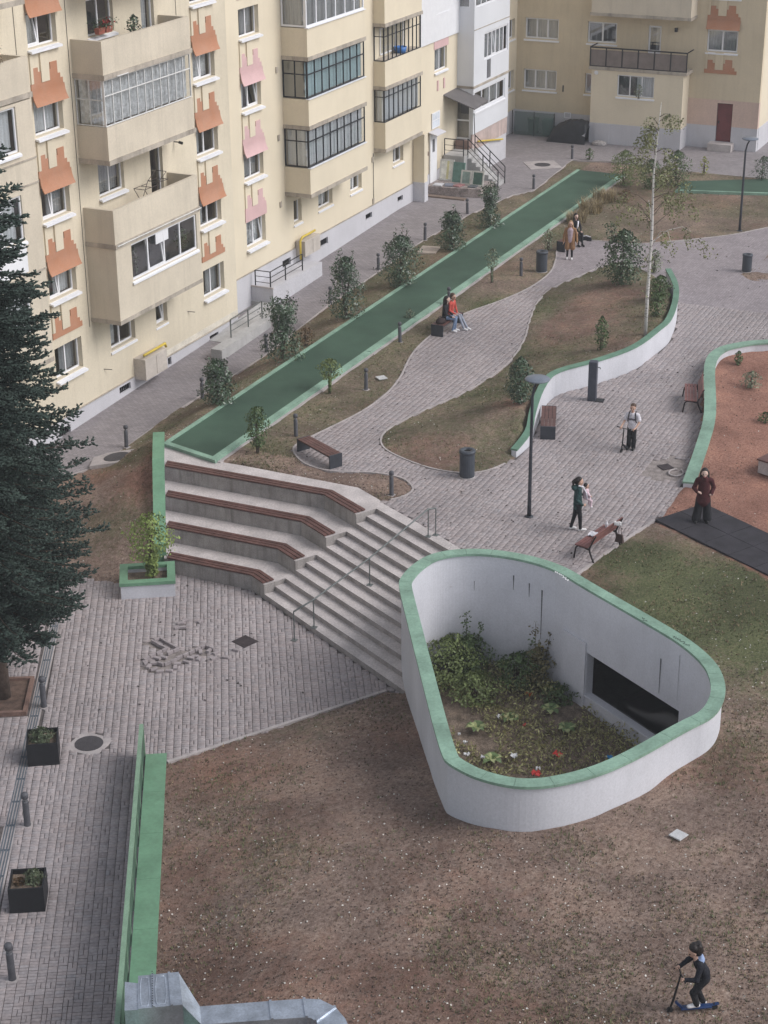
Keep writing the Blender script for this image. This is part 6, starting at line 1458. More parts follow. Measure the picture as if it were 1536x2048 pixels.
# ---- car in the garage
M_CAR = mat('black_car_paint', (.010, .010, .012), .38, .1, 3, spec=.6)
cg = gp(OP0+2.6, 1.5, PF-.15); car = thing('car', 'black car parked in the dark garage behind the opening', 'car', cg, math.atan2(gd[1], gd[0]))
prof_ = [(-2.1, .35, .62), (-2.05, .28, .85), (-1.6, .25, .95), (-.95, .24, 1.02), (-.35, .24, 1.38), (.4, .24, 1.44), (1.1, .25, 1.30), (1.75, .26, 1.0), (2.1, .32, .78)]
pts = []; ring = 12
for x, zb, zt in prof_:
    for j in range(ring):
        a = 2*math.pi*j/ring; cy = math.cos(a); sz = math.sin(a); yy = .86*np.sign(cy)*abs(cy)**.45*(1 if sz < .3 or zt < 1.1 else .80); zz = (zb+zt)/2+(zt-zb)/2*np.sign(sz)*abs(sz)**.5; pts.append((x, yy, zz))
mb = MB(); k_ = len(prof_); mb.add(pts, [(i*ring+j, i*ring+(j+1) % ring, (i+1)*ring+(j+1) % ring, (i+1)*ring+j) for i in range(k_-1) for j in range(ring)]+[tuple(range(ring))[::-1], tuple((k_-1)*ring+j for j in range(ring))]); mb.build('body', M_CAR, car, smooth=True, world=False)
for s in (-1, 1):
    for x in (-1.35, 1.35): mb = MB(); mb.tube([(x, s*.70, .31), (x, s*.90, .31)], .31, 16); w_ = mb.build('wheel', mat('tyre', (.015, .015, .015), .9), car, world=False); mb = MB(); mb.tube([(x, s*.895, .31), (x, s*.91, .31)], .18, 12); mb.build('rim', M_STEEL, w_, world=False)
    mb = MB(); mb.lathe([(0, -.02), (.13, .0), (0, .03)], 10); o = mb.build('headlight', mat('lens', (.4, .4, .42), .1), car, world=False); o.location = (-2.03, s*.6, .68); o.rotation_euler = (0, R(90), 0)
mb = MB(); mb.add([(-.93, -.62, 1.05), (-.93, .62, 1.05), (-.40, .55, 1.36), (-.40, -.55, 1.36)], [(0, 1, 2, 3)]); o = mb.build('windscreen', mat('car_glass', (.02, .025, .03), .05, spec=.8), car, world=False); o.location = (-.03, 0, .03)
# ================================================================== plants
def leafmat(name, c, rough=.5, spec=.35, var=.3):
    m = mat(name, c, rough, var, 3.0, fine=.12, fscale=18, attr=True, spec=spec)
    bs = m.node_tree.nodes['Principled BSDF']
    bs.inputs['Transmission Weight'].default_value = 0.0
    return m
L_DARK = leafmat('laurel_leaf', (.060, .095, .055), .28, .6); L_MID = leafmat('mid_green_leaf', (.075, .115, .045)); L_LIGHT = leafmat('light_green_leaf', (.155, .195, .075)); L_YEL = leafmat('yellow_green_leaf', (.27, .29, .06))
L_BIRCH = leafmat('birch_leaf', (.185, .195, .090)); L_SPR = leafmat('spruce_needle', (.038, .056, .046), .7, .2); L_STRAW = leafmat('straw', (.33, .26, .15)); L_GRASS = leafmat('grass_blade', (.125, .140, .068), .8, .15); L_PALE = leafmat('pale_leaf', (.48, .50, .32)); L_SAGE = leafmat('sage_leaf', (.20, .23, .16)); L_RUST = leafmat('rust_leaf', (.14, .085, .045))
M_BARK = mat('bark', (.10, .075, .058), .95, .3, 8, bump=.6, bscale=30); M_TWIG = mat('twig', (.085, .065, .05), .9)
def leaf_arrays(C, size, rg, up=.3, asp=.5, tv=.25, N=None):
    """diamond leaves at points C with random facing"""
    n = len(C); s = size*(.7+.6*rg.random(n))
    a = rg.normal(size=(n, 3)) if N is None else N+rg.normal(0, .55, (n, 3)); a[:, 2] = a[:, 2]*.8+up*0; a /= np.linalg.norm(a, axis=1)[:, None]+1e-9
    b = np.cross(a, rg.normal(size=(n, 3))); b /= np.linalg.norm(b, axis=1)[:, None]+1e-9; c = np.cross(a, b)
    l = (s*.5)[:, None]; w = l*asp
    V = np.stack([C-b*l, C+c*w+a*l*.12, C+b*l, C-c*w+a*l*.12], 1).reshape(-1, 3)
    i = np.arange(n)[:, None]*4; F = np.concatenate([i+np.array([[0, 1, 2]]), i+np.array([[0, 2, 3]])], 0)
    t = 1+tv*(rg.random(n)*2-1); T = np.repeat(np.stack([t, t, t*.95, np.ones(n)], -1), 4, 0)
    return V, F, T
def shrub_pts(h, r, n, rg, prof=None, base=.0, lump=.25):
    """points through an uneven upright body, denser towards the outside"""
    z = rg.random(n)**.9; prof = prof or (lambda t: np.sin(np.clip(t*.93+.09, 0, 1)*math.pi)**.55)
    ang = rg.random(n)*2*math.pi; lum = 1+lump*(np.sin(ang*3+z*9)+np.sin(ang*2-z*13+1.3))*.5+rg.normal(0, .06, n)
    rad = r*prof(z)*lum*np.sqrt(.18+.82*rg.random(n))
    P_ = np.stack([rad*np.cos(ang), rad*np.sin(ang), base+z*(h-base)], -1); Nn = np.stack([np.cos(ang), np.sin(ang), .5*np.ones(n)], -1)
    return P_, Nn
def shrub(loc, h, r, n, size, m, label, name='shrub', seed=0, base=.05, prof=None, stems=5, cat='shrub', group=None, tops=(), lump=.25):
    rg = np.random.default_rng(seed+100); t = thing(name, label, cat, loc, group=group)
    Pp, N_ = shrub_pts(h, r, n, rg, prof, base, lump)
    for (dx, dy, h0, h1, rr, nn) in tops:                      # long shoots sticking out
        z = rg.random(nn); Q = np.stack([dx*(.6+.4*z)+rg.normal(0, rr, nn), dy*(.6+.4*z)+rg.normal(0, rr, nn), h0+(h1-h0)*z], -1); Pp = np.concatenate([Pp, Q]); N_ = np.concatenate([N_, rg.normal(size=(nn, 3))])
    V, F, T = leaf_arrays(Pp, size, rg, N=N_); mesh_np('foliage', V, F, m, t, tint=T, world=False)
    for k in range(stems):
        a = 2*math.pi*k/stems+rg.random(); rr = r*.35*rg.random(); tp = h*(.55+.4*rg.random())
        mb = MB(); mb.tube([(.04*math.cos(a), .04*math.sin(a), -.08), (rr*.6*math.cos(a), rr*.6*math.sin(a), tp*.5), (rr*math.cos(a+.3), rr*math.sin(a+.3), tp)], [.018, .013, .006], 5); mb.build('stem', M_TWIG, t, world=False)
    for (dx, dy, h0, h1, rr, nn) in tops:
        mb = MB(); mb.tube([(0, 0, .1), (dx*.6, dy*.6, h0), (dx, dy, h1)], [.012, .009, .004], 5); mb.build('stem', M_TWIG, t, world=False)
    return t
def top_z(loc, px, py): d = ray(px, py); t = math.hypot(loc[0], loc[1])/math.hypot(d[0], d[1]); return CAM_H+t*d[2]
def px_w(loc, w): return w*float((np.array(loc)-np.array([0, 0, CAM_H]))@FW)/FPX
G1 = 'dark columnar shrubs along the green track'
for i, (x, yb, yt, w, n, lab, tops) in enumerate([
    (437, 806, 727, 62, 1500, 'round dark evergreen shrub nearest the near end of the track', ()), (566, 716, 608, 74, 1900, 'tall ragged dark evergreen shrub in front of the lower ramp', ((.35, .1, 1.4, 2.1, .06, 60), (-.3, .2, 1.5, 2.0, .05, 40), (.5, -.1, 1.2, 1.7, .06, 50))),
    (692, 636, 520, 62, 1700, 'tall narrow dark evergreen shrub in front of the white platform block', ((.2, .2, 1.6, 2.3, .05, 60), (-.2, .35, 1.5, 2.35, .05, 60))), (800, 572, 474, 66, 1900, 'widest dark evergreen shrub at the middle of the track', ((.05, -.25, 1.5, 2.1, .12, 120),)),
    (903, 500, 428, 50, 1400, 'dark evergreen shrub next to last along the track', ()), (979, 456, 378, 44, 1300, 'farthest dark columnar evergreen shrub along the track', ((.0, .1, 1.6, 2.0, .08, 60),))]):
    p = PG(x, yb); h = top_z(p, x, yt)-p[2]; shrub(p, h*1.04, px_w(p, w)/2*1.22, int(n*1.5), .105, L_DARK, lab, 'evergreen_shrub', i, group=G1, tops=tops+tuple((math.cos(q*2.4+i)*.32, math.sin(q*2.4+i)*.32, h*.72, h*(1.02+.07*((q*3+i) % 4)), .045, 26) for q in range(5)), lump=.42, prof=[lambda t: np.sin(np.clip(t*.93+.09, 0, 1)*math.pi)**.55, lambda t: (1-t*.45)*np.minimum(1, t*8+.3), lambda t: .55+.5*np.sin(t*7+1)*.4+.3*(1-t), lambda t: np.where(t > .6, .62, 1.)*np.minimum(1, t*7+.35)*np.minimum(1, (1.06-t)*5)][(i+1) % 4])
G2 = 'shrubs on the lawns'
p = PG(1040, 806); shrub(p, top_z(p, 1040, 714)-p[2], px_w(p, 58)/2, 1700, .10, L_DARK, 'dark evergreen shrub on the island beside the lamp head', 'evergreen_shrub', 11, group=G2)
p = PG(1243, 568); shrub(p, top_z(p, 1240, 458)-p[2], px_w(p, 84)/2, 2600, .12, leafmat('holly_leaf', (.058, .092, .045), .3, .5), 'large bushy evergreen shrub left of the birch trunk on the island', 'evergreen_shrub', 12, group=G2, tops=((-.4, .5, 1.8, 2.6, .15, 160),), lump=.4)
p = PG(1202, 700); shrub(p, top_z(p, 1202, 632)-p[2], px_w(p, 30)/2, 420, .10, L_MID, 'slender young green shrub at the island wall', 'young_shrub', 13, group=G2, stems=3)
p = PG(1318, 600); shrub(p, 1.0, px_w(p, 46)/2, 900, .10, L_MID, 'loose leafy shrub spilling inside the bend of the curved wall', 'young_shrub', 14, group=G2, stems=4, lump=.5)
p = PG(1312, 632); shrub(p, .95, px_w(p, 34)/2, 420, .10, L_MID, 'small leafy shrub right of the birch foot', 'young_shrub', 15, group=G2, stems=4, lump=.5)
p = PG(1308, 545); shrub(p, 1.0, px_w(p, 34)/2, 380, .10, L_SAGE, 'small grey-green shrub behind the birch trunk', 'young_shrub', 16, group=G2, stems=4, lump=.5)
ball = lambda t: np.where(t < .42, .10, np.sin(np.clip((t-.42)/.58*.9+.1, 0, 1)*math.pi)**.6)
p = PG(660, 786); shrub(p, top_z(p, 660, 718)-p[2], px_w(p, 50)/2, 900, .09, L_LIGHT, 'young light green shrub with a round head beside the track kerb', 'young_shrub', 17, group=G2, prof=ball, stems=5)
p = PG(516, 906); shrub(p, top_z(p, 516, 816)-p[2], px_w(p, 46)/2, 800, .10, L_MID, 'many-stemmed leafy young shrub at the near end of the track', 'young_shrub', 18, group=G2, prof=lambda t: .45+.6*np.sin(np.clip(t, 0, 1)*math.pi), base=.25, stems=8, lump=.45)
p = PG(984, 566); shrub(p, top_z(p, 986, 497)-p[2], px_w(p, 30)/2, 360, .10, L_SAGE, 'thin young tree with few leaves on the grass above the couple', 'young_tree', 19, group=G2, prof=ball, stems=3)
p = np.array([*PLANTER_C, ZL+.30]); shrub(p, top_z(p, 300, 1030)-p[2], px_w(p, 86)/2, 1700, .105, leafmat('planter_leaf', (.20, .26, .075)), 'yellow-green little tree in the white planter box', 'young_tree', 20, prof=lambda t: np.where(t < .30, .32, .35+.75*np.sin(np.clip((t-.3)/.7*.85+.15, 0, 1)*math.pi)**.8), base=.08, stems=7, cat='tree', lump=.45)
p = PG(1476, 731); shrub(p, .55, .17, 160, .09, L_MID, 'small upright green plant behind the playground wall', 'young_shrub', 21, group=G2, stems=3)
p = PG(1502, 776); shrub(p, .62, .36, 500, .07, L_SAGE, 'pale tufted herb in the red playground soil', 'herb_clump', 22, stems=6, cat='plant', group=G2, lump=.5)
p = PG(1530, 845); shrub(p, .35, .3, 260, .07, L_MID, 'low green plant at the right edge of the playground soil', 'herb_clump', 23, stems=4, cat='plant', group=G2)
G3 = 'shrubs and saplings by the far yard'
for i, (x, yb, yt, w, n, m, lab, nm) in enumerate([(1247, 372, 300, 60, 1500, L_LIGHT, 'light green leafy bush behind the birch by the far yard', 'bush'), (1300, 378, 318, 60, 1300, L_MID, 'mid green bush behind the birch crown', 'bush'), (1352, 372, 300, 56, 1300, L_MID, 'mid green bush right of the birch near the crossing track', 'bush'),
    (1178, 322, 296, 18, 120, L_MID, 'tiny sapling on the grass corner near the black tarpaulin', 'young_tree'), (1407, 350, 312, 20, 120, L_YEL, 'thin yellow-leaved sapling beside the far yard', 'young_tree'), (1524, 362, 312, 44, 500, L_DARK, 'dark shrub at the right edge by the far yard', 'evergreen_shrub'), (1096, 500, 458, 26, 200, L_SAGE, 'straggly weed by the track kerb near the tan-coated woman', 'weed'), (820, 640, 618, 20, 90, L_SAGE, 'small weed growing at the track kerb left of the couple', 'weed'), (690, 700, 640, 0, 0, None, '', ''), (612, 690, 655, 36, 260, L_RUST, 'dry rusty low plant between two tall shrubs', 'dry_plant'), (1250, 405, 380, 40, 240, L_RUST, 'low brown plant on the bare soil near the birch', 'dry_plant')]):
    if n == 0: continue
    p = PG(x, yb); shrub(p, top_z(p, x, yt)-p[2], px_w(p, w)/2, n, .10, m, lab, nm, 40+i, stems=4, group=G3, lump=.45, cat='plant' if nm in ('weed', 'dry_plant') else ('tree' if nm == 'young_tree' else 'shrub'))
# straw grasses beside the far part of the track
def blades(loc, n, h, sp, m, label, seed, cat='grass', name='grass_clump', group=None, w=.012):
    rg = np.random.default_rng(seed); t = thing(name, label, cat, loc, group=group); a = rg.random(n)*2*math.pi; rr = sp*np.sqrt(rg.random(n)); l = h*(.6+.5*rg.random(n)); lean = .25+.5*rg.random(n); b = rg.random(n)*2*math.pi
    B0 = np.stack([rr*np.cos(a), rr*np.sin(a), -.02*np.ones(n)], -1); M_ = B0+np.stack([l*lean*.35*np.cos(b), l*lean*.35*np.sin(b), l*.62], -1); E_ = B0+np.stack([l*lean*np.cos(b), l*lean*np.sin(b), l*.95], -1)
    s = np.stack([-np.sin(b), np.cos(b), 0*b], -1)*w
    V = np.stack([B0-s, B0+s, M_+s*.8, M_-s*.8, E_], 1).reshape(-1, 3); i = np.arange(n)[:, None]*5; tt = 1+.3*(rg.random(n)*2-1)
    mesh_np('blades', V, [np.concatenate([i+np.array([[0, 1, 2, 3]])]), i+np.array([[3, 2, 4]])], m, t, tint=np.repeat(np.stack([tt, tt, tt, 1+0*tt], -1), 5, 0), world=False); return t
for i, (x, y, h, s, lab) in enumerate([(1152, 444, .6, .45, 'straw-coloured tall grass clump nearest the seated woman in black'), (1180, 424, .75, .55, 'middle straw-coloured tall grass clump along the track kerb'), (1208, 402, .7, .55, 'farthest straw-coloured tall grass clump by the end of the track')]): p = PG(x, y); blades(p, 420, h, s, L_STRAW, lab, 60+i, group='straw grasses by the track', w=.014)
# ---- birch
p = PG(1290, 672); bt_h = top_z(p, 1296, 205)-p[2]; birch = thing('birch_tree', 'slim birch with white trunk and sparse drooping leaves on the raised island', 'tree', p)
M_BIRCHB = mat('birch_bark', (.62, .60, .57), .8, .1, 2, streak=0, fine=.1)
nt = M_BIRCHB.node_tree; bs = nt.nodes['Principled BSDF']; wv = node(nt, 'ShaderNodeTexNoise'); mp = node(nt, 'ShaderNodeMapping'); mp.inputs['Scale'].default_value = (6, 6, 22); g_ = node(nt, 'ShaderNodeNewGeometry'); nt.links.new(g_.outputs['Position'], mp.inputs[0]); nt.links.new(mp.outputs[0], wv.inputs['Vector']); wv.inputs['Scale'].default_value = 1.2
rp = node(nt, 'ShaderNodeValToRGB'); rp.color_ramp.elements[0].position = .60; rp.color_ramp.elements[0].color = (.62, .60, .57, 1); rp.color_ramp.elements[1].position = .66; rp.color_ramp.elements[1].color = (.05, .045, .04, 1); nt.links.new(wv.outputs['Fac'], rp.inputs[0]); nt.links.new(rp.outputs[0], bs.inputs['Base Color'])
rg = np.random.default_rng(77)
tr_pts = [(0, 0, -.1), (.02, .0, bt_h*.2), (.05, -.03, bt_h*.45), (.02, .02, bt_h*.7), (.05, -.05, bt_h*.88), (.1, -.1, bt_h)]
mb = MB(); mb.tube(tr_pts, [.075, .066, .052, .036, .02, .007], 10); mb.build('trunk', M_BIRCHB, birch, smooth=True, world=False)
LV = []; 
RTh = np.array([RT[0], RT[1], 0]); RTh /= np.linalg.norm(RTh)
for k in range(30):
    z0 = bt_h*(.36+.60*(k/30)**.9); az = rg.uniform(0, 2*math.pi); dirv = np.array([math.cos(az), math.sin(az), 0])+RTh*.55; dirv /= np.linalg.norm(dirv)
    L_ = (2.35*(1-(z0/bt_h-.36)/.72)+.3)*rg.uniform(.6, 1.05); rise = rg.uniform(.35, .8)
    tpt = np.array([np.interp(z0, [q[2] for q in tr_pts], [q[i] for q in tr_pts]) for i in (0, 1)]+[z0])
    pts = [tpt, tpt+dirv*L_*.4+np.array([0, 0, L_*rise*.5]), tpt+dirv*L_*.75+np.array([0, 0, L_*rise*.62]), tpt+dirv*L_+np.array([0, 0, L_*rise*.35])]
    mb = MB(); mb.tube(pts, [.016, .010, .006, .003], 5); mb.build('limb', M_BIRCHB if k < 4 else M_TWIG, birch, world=False)
    for j in range(9):                                       # hanging twigs with leaves
        s = rg.uniform(.3, 1.0); q = np.array([np.interp(s, [0, .4, .75, 1.], [pt[i] for pt in pts]) for i in range(3)]); ln = rg.uniform(.25, .75)
        n = int(11*ln/.5); tt = rg.random(n); LV.append(q+np.stack([rg.normal(0, .07, n)+dirv[0]*tt*.15, rg.normal(0, .07, n)+dirv[1]*tt*.15, -tt*ln+rg.normal(0, .03, n)], -1))
for k in range(10):                                          # side shoots low on the trunk
    z0 = bt_h*rg.uniform(.2, .36); q = np.array([0, 0, z0]); LV.append(q+rg.normal(0, .16, (9, 3)))
C = np.concatenate(LV); V, F, T = leaf_arrays(C, .085, rg, asp=.7); mesh_np('crown', V, F, L_BIRCH, birch, tint=T, world=False)
# ---- spruce
sp0 = P(8, 1395, ZL); spruce = thing('spruce_tree', 'big dark dense spruce filling the left edge of the picture', 'tree', sp0)
SH = 18.0; mb = MB(); mb.tube([(0, 0, -.1), (0.02, .0, 3), (0, .03, 9), (0, 0, SH)], [.19, .16, .09, .01], 12); mb.build('trunk', mat('spruce_bark', (.13, .095, .075), .95, .3, 8, bump=.6, bscale=25), spruce, smooth=True, world=False)
rg = np.random.default_rng(5); FB = []; FD = []; FL = []; FR = []; FT = []; bi = 0
z = 2.25
while z < SH-.2:
    f = (z-2.2)/(SH-2.2); Rm = 3.25*(1-f)**.58*min(1., .66+.34*(z-2.2)/2.0)
    nb = 8 if f < .8 else 5
    for b in range(nb):
        az = 2*math.pi*(b+rg.random()*.8)/nb+z*2.4; L_ = Rm*rg.uniform(.72, 1.10); dirv = np.array([math.cos(az), math.sin(az), 0]); sdv = np.array([-dirv[1], dirv[0], 0])
        zz = z+rg.uniform(-.16, .16); droop = rg.uniform(.12, .30)+.12*(1-f)
        path = lambda s: np.array([0, 0, zz])+dirv*L_*s+np.array([0, 0, 1.])*L_*(-droop*s+.30*droop*s**3*2.2)+sdv*.06*L_*math.sin(s*3+az)
        pts = [path(s) for s in np.linspace(0, 1, 6)]
        if bi < 190:
            mb = MB(); mb.tube(pts, [.032*(1-f)+.008, .026*(1-f)+.006, .018, .012, .008, .004], 4); mb.build('bough', M_BARK, spruce, world=False)
        bi += 1
        nt_ = max(4, int(L_*.88/.125))
        for k in range(nt_):
            s = .14+.86*(k+rg.random()*.5)/nt_; q = path(s); s2 = path(min(1, s+.03))-q; fd = s2/(np.linalg.norm(s2)+1e-9)
            for sg in (-1, 1):
                tl = (.20+.62*(1-s)*min(1, s*3.2))*min(1., L_/1.6)*rg.uniform(.7, 1.2); td = fd*.62+sdv*sg*.78+np.array([0, 0, -.04+rg.normal(0, .20)]); td /= np.linalg.norm(td)
                FB.append(q); FD.append(td); FL.append(tl); FR.append(.045); FT.append(.75+.4*rg.random())
                nf = max(2, int(tl/.085))
                for j in range(nf):
                    u = (j+.6)/nf; qq = q+td*tl*u; s3 = -1 if j % 2 else 1; fd2 = td*.70+np.cross(td, [0, 0, 1])*s3*.65+np.array([0, 0, .18+rg.normal(0, .18)]); fd2 /= np.linalg.norm(fd2)
                    FB.append(qq); FD.append(fd2); FL.append(rg.uniform(.09, .19)*(1.15-.5*u)); FR.append(.036); FT.append(.85+.5*rg.random())
        FB.append(path(.9)); FD.append((path(1.)-path(.9))/np.linalg.norm(path(1.)-path(.9))); FL.append(.22); FR.append(.035); FT.append(1.2)
    z += .20+.08*f
FB = np.array(FB); FD = np.array(FD); FL = np.array(FL)[:, None]; FR = np.array(FR)[:, None]; n = len(FB)
a = np.cross(FD, rg.normal(size=(n, 3))); a /= np.linalg.norm(a, axis=1)[:, None]; b = np.cross(FD, a); mid = FB+FD*FL*.35
V = np.stack([mid+a*FR, mid+(-.5*a+.866*b)*FR, mid+(-.5*a-.866*b)*FR, FB, FB+FD*FL], 1).reshape(-1, 3); i = np.arange(n)[:, None]*5
F = np.concatenate([i+np.array([t]) for t in ((0, 1, 4), (1, 2, 4), (2, 0, 4), (1, 0, 3), (2, 1, 3), (0, 2, 3))], 0); FT = np.array(FT)
mesh_np('crown', V, F, L_SPR, spruce, tint=np.repeat(np.stack([FT, FT, FT, 1+0*FT], -1), 5, 0), world=False)
# ---- planter cube plants
for i, (a_, d3, n3, s, h, t0) in enumerate(CUBES):
    c = np.array([*(a_[:2]+d3*s*(.45 if i == 0 else .68)+n3*s*.5), ZL+h-.14]); shrub(c, .36, s*.40 if i == 0 else s*.27, 700 if i == 0 else 420, .075, leafmat('cube_leaf', (.085, .105, .062)), ['pale green bedding plants in the planter cube beside the manhole', 'grey-green bedding plants in the planter cube nearer to us'][i], 'bedding_plants', 80+i, stems=5, cat='plant', base=.0, lump=.4)
    if i == 1: c = np.array([*(a_[:2]+d3*s*.27+n3*s*.5), ZL+h-.125]); shrub(c, .14, s*.2, 160, .06, L_RUST, 'withered brown plants in the planter cube nearer to us', 'bedding_plants', 90, stems=3, cat='plant', base=0)
# ---- plants in the pit
G4 = 'plants in the light well'
BP = lambda a, b, z=PF: P(*cp(a, b), z)
for i, (a, b, h, r, n, m, lab) in enumerate([(250, 620, 1.35, .95, 2600, L_LIGHT, 'bushy green plant in the left corner of the light well'), (340, 590, 1.2, .7, 1600, L_MID, 'leafy bush in the middle of the light well back wall'), (370, 700, .8, .8, 1300, L_LIGHT, 'grey-green bush in front of the back plants in the light well'), (560, 640, 1.0, .65, 1200, L_MID, 'bush below the tall shoots at the light well back wall'), (640, 640, 1.2, .5, 1000, leafmat('reddish_leaf', (.15, .13, .065)), 'reddish shrub in the right back corner of the light well'), (740, 720, .55, .5, 500, L_MID, 'low plants beside the pilaster in the light well')]):
    q = BP(a, b); z = bedz(q[0], q[1]); q = BP(a, b, z)
    tops = ((.1, .1, .8, 1.9, .07, 70), (-.2, -.1, .7, 1.5, .07, 60), (.25, -.3, .7, 1.6, .06, 50)) if i in (1, 4) else (((-.3, -.5, .6, 1.7, .07, 60),) if i in (0, 3) else ())
    shrub((q[0], q[1], z), h, r, n, .10, m, lab, 'well_shrub', 120+i, stems=6, group=G4, tops=tops, lump=.5)
hn = 0
for i, (a, b) in enumerate([(500, 640), (620, 690), (525, 850), (770, 890), (225, 690), (445, 1000), (700, 820), (380, 880)]):
    q = BP(a, b); z = bedz(q[0], q[1]); rg = np.random.default_rng(i); t = thing('hosta', ['cream-edged hosta at the back of the light well bed', 'cream-edged hosta by the pilaster in the light well', 'big cream-edged hosta in the middle of the light well bed', 'cream-edged hosta near the right front of the light well bed', 'pale hosta against the left wall of the light well', 'small pale hosta at the front of the light well bed', 'cream-edged hosta below the garage opening', 'small pale hosta left of the middle of the light well bed'][i], 'plant', (q[0], q[1], z+.02), group='hostas in the light well')
    for k in range(9):
        az = 2*math.pi*k/9+rg.random()*.5; L_ = rg.uniform(.20, .34); d3 = np.array([math.cos(az), math.sin(az)]); sd_ = np.array([-d3[1], d3[0]]); pts = []
        for s, w_, zz in ((.1, .01, .05), (.35, .07, .16), (.7, .085, .19), (1., .0, .12)):
            for e in (-1, 1): c = d3*L_*s+sd_*w_*e; pts.append((c[0], c[1], zz))
        mb = MB(); mb.add(pts, [(0, 1, 3, 2), (2, 3, 5, 4), (4, 5, 7, 6)]); mb.build('leaf', mat('hosta_leaf_a', (.34, .37, .17), .5, .3, 9) if k % 2 else mat('hosta_leaf_b', (.14, .20, .08), .5, .3, 9), t, world=False)
# low weeds covering the bed
rg = np.random.default_rng(9); n = 44000; xs = rg.uniform(30, 42, n); ys = rg.uniform(7.5, 18, n); k = inside(pit_in(.32), xs, ys); xs, ys = xs[k], ys[k]; k = vnoise(xs, ys, 1.1, 40)*.6+vnoise(xs, ys, .4, 45)*.4 > .42; xs, ys = xs[k], ys[k]; n = len(xs)
zb = PF+(vnoise(xs, ys, 1.2, 8)-.5)*.25+.45*np.clip((xs-35.5)/5, 0, 1); C = np.stack([xs, ys, zb+.03+.55*rg.random(n)*vnoise(xs, ys, .8, 41)], -1)
V, F, T = leaf_arrays(C, .105, rg, asp=.42, tv=.5); o = mesh_np('ground_cover', V, F, leafmat('weed_leaf', (.30, .285, .14)), None, tint=T); tag(o, 'low green weeds and grass covering the light well bed', 'ground cover', kind='stuff')
M_LIT = {'white': mat('litter_white', (.75, .75, .75), .6), 'red': mat('litter_red', (.60, .06, .05), .5), 'blue': mat('litter_blue', (.05, .30, .62), .5), 'orange': mat('litter_orange', (.60, .16, .05), .5)}
for i, (a, b, s, cc, lab) in enumerate([(610, 680, .17, 'orange', 'orange-red scrap of packaging at the back of the light well bed'), (592, 820, .10, 'red', 'small red scrap in the middle of the light well bed'), (735, 945, .20, 'red', 'red crumpled bag near the front of the light well bed'), (640, 1030, .20, 'red', 'red crumpled bag against the front wall of the light well'), (545, 952, .17, 'white', 'white crumpled paper near the front of the light well bed'), (962, 962, .17, 'blue', 'blue plastic scrap at the right front of the light well bed'), (480, 780, .14, 'white', 'white crumpled bag in the middle left of the light well bed'), (303, 858, .06, 'white', 'tiny white scrap at the left of the light well bed'), (330, 893, .10, 'white', 'pale paper scrap at the left front of the light well bed'), (405, 960, .09, 'white', 'pale card near the left front wall of the light well'), (335, 945, .12, 'white', 'white plastic strip at the front left of the light well bed'), (650, 1008, .10, 'white', 'white scrap beside the red bag at the front wall')]):
    q = BP(a, b); z = bedz(q[0], q[1])+.10; q = BP(a, b, z); rg = np.random.default_rng(i); nn = 7; X, Y = np.meshgrid(np.linspace(-1, 1, nn), np.linspace(-1, 1, nn), indexing='ij'); Z = .10*rg.random((nn, nn))
    V = np.stack([X*s*.6, Y*s*.5+.1*s*rg.normal(size=X.shape), Z], -1).reshape(-1, 3); I = np.arange(nn*nn).reshape(nn, nn); F = np.stack([I[:-1, :-1], I[1:, :-1], I[1:, 1:], I[:-1, 1:]], -1).reshape(-1, 4)
    o = mesh_np('litter', V, F, M_LIT[cc]); o.location = (q[0], q[1], z); o.rotation_euler = (0, 0, rg.random()*3); tag(o, lab, 'litter', 'litter in the light well')
# ---- balcony plants
p = T1(51.3, .25, 12.18); t = thing('flower_box', 'red geraniums in terracotta boxes on the top balcony window', 'flower box', p)
for dx in (0, .45): mb = MB(); mb.hexa([(dx-.17, -.08, 0), (dx+.17, -.08, 0), (dx+.17, .08, 0), (dx-.17, .08, 0), (dx-.2, -.1, .2), (dx+.2, -.1, .2), (dx+.2, .1, .2), (dx-.2, .1, .2)]); mb.build('box', mat('terracotta', (.30, .10, .07), .8), t, world=False)
rg = np.random.default_rng(2); C = rg.normal(size=(260, 3))*np.array([.28, .10, .09])+np.array([.25, 0, .30]); V, F, T = leaf_arrays(C, .08, rg); mesh_np('foliage', V, F, L_DARK, t, tint=T, world=False)
C = rg.normal(size=(22, 3))*np.array([.26, .10, .07])+np.array([.25, -.05, .37]); V, F, T = leaf_arrays(C, .09, rg, asp=.9); mesh_np('blossom', V, F, leafmat('geranium', (.50, .05, .06)), t, tint=T, world=False)
p = T1(52.6, .75, 12.20); shrub((p[0], p[1], 11.9), .75, .28, 300, .09, L_DARK, 'dark leafy pot plant with white flowers on the top balcony', 'pot_plant', 201, cat='plant', stems=3)
p = T1(44.6, .70, 12.1); shrub((p[0], p[1], 12.1), 1.0, .45, 420, .08, L_RUST, 'dry brown potted climber on the left upper balcony', 'pot_plant', 202, cat='plant', stems=6, lump=.5)
p = T1(44.2, .75, 12.1); shrub((p[0], p[1], 12.1), .6, .3, 260, .08, L_MID, 'green pot plant beside the dry climber on the left upper balcony', 'pot_plant', 203, cat='plant', stems=3)
p = TG(51.5, -.35, 3.95); shrub((p[0], p[1], p[2]), .95, .22, 160, .10, L_DARK, 'houseplant behind the left pane of the enclosed balcony', 'house_plant', 204, cat='plant', stems=3)
p = TG(54.7, -.35, 3.95); shrub((p[0], p[1], p[2]), .9, .28, 240, .10, L_MID, 'climbing houseplant behind the right pane of the enclosed balcony', 'house_plant', 205, cat='plant', stems=3)
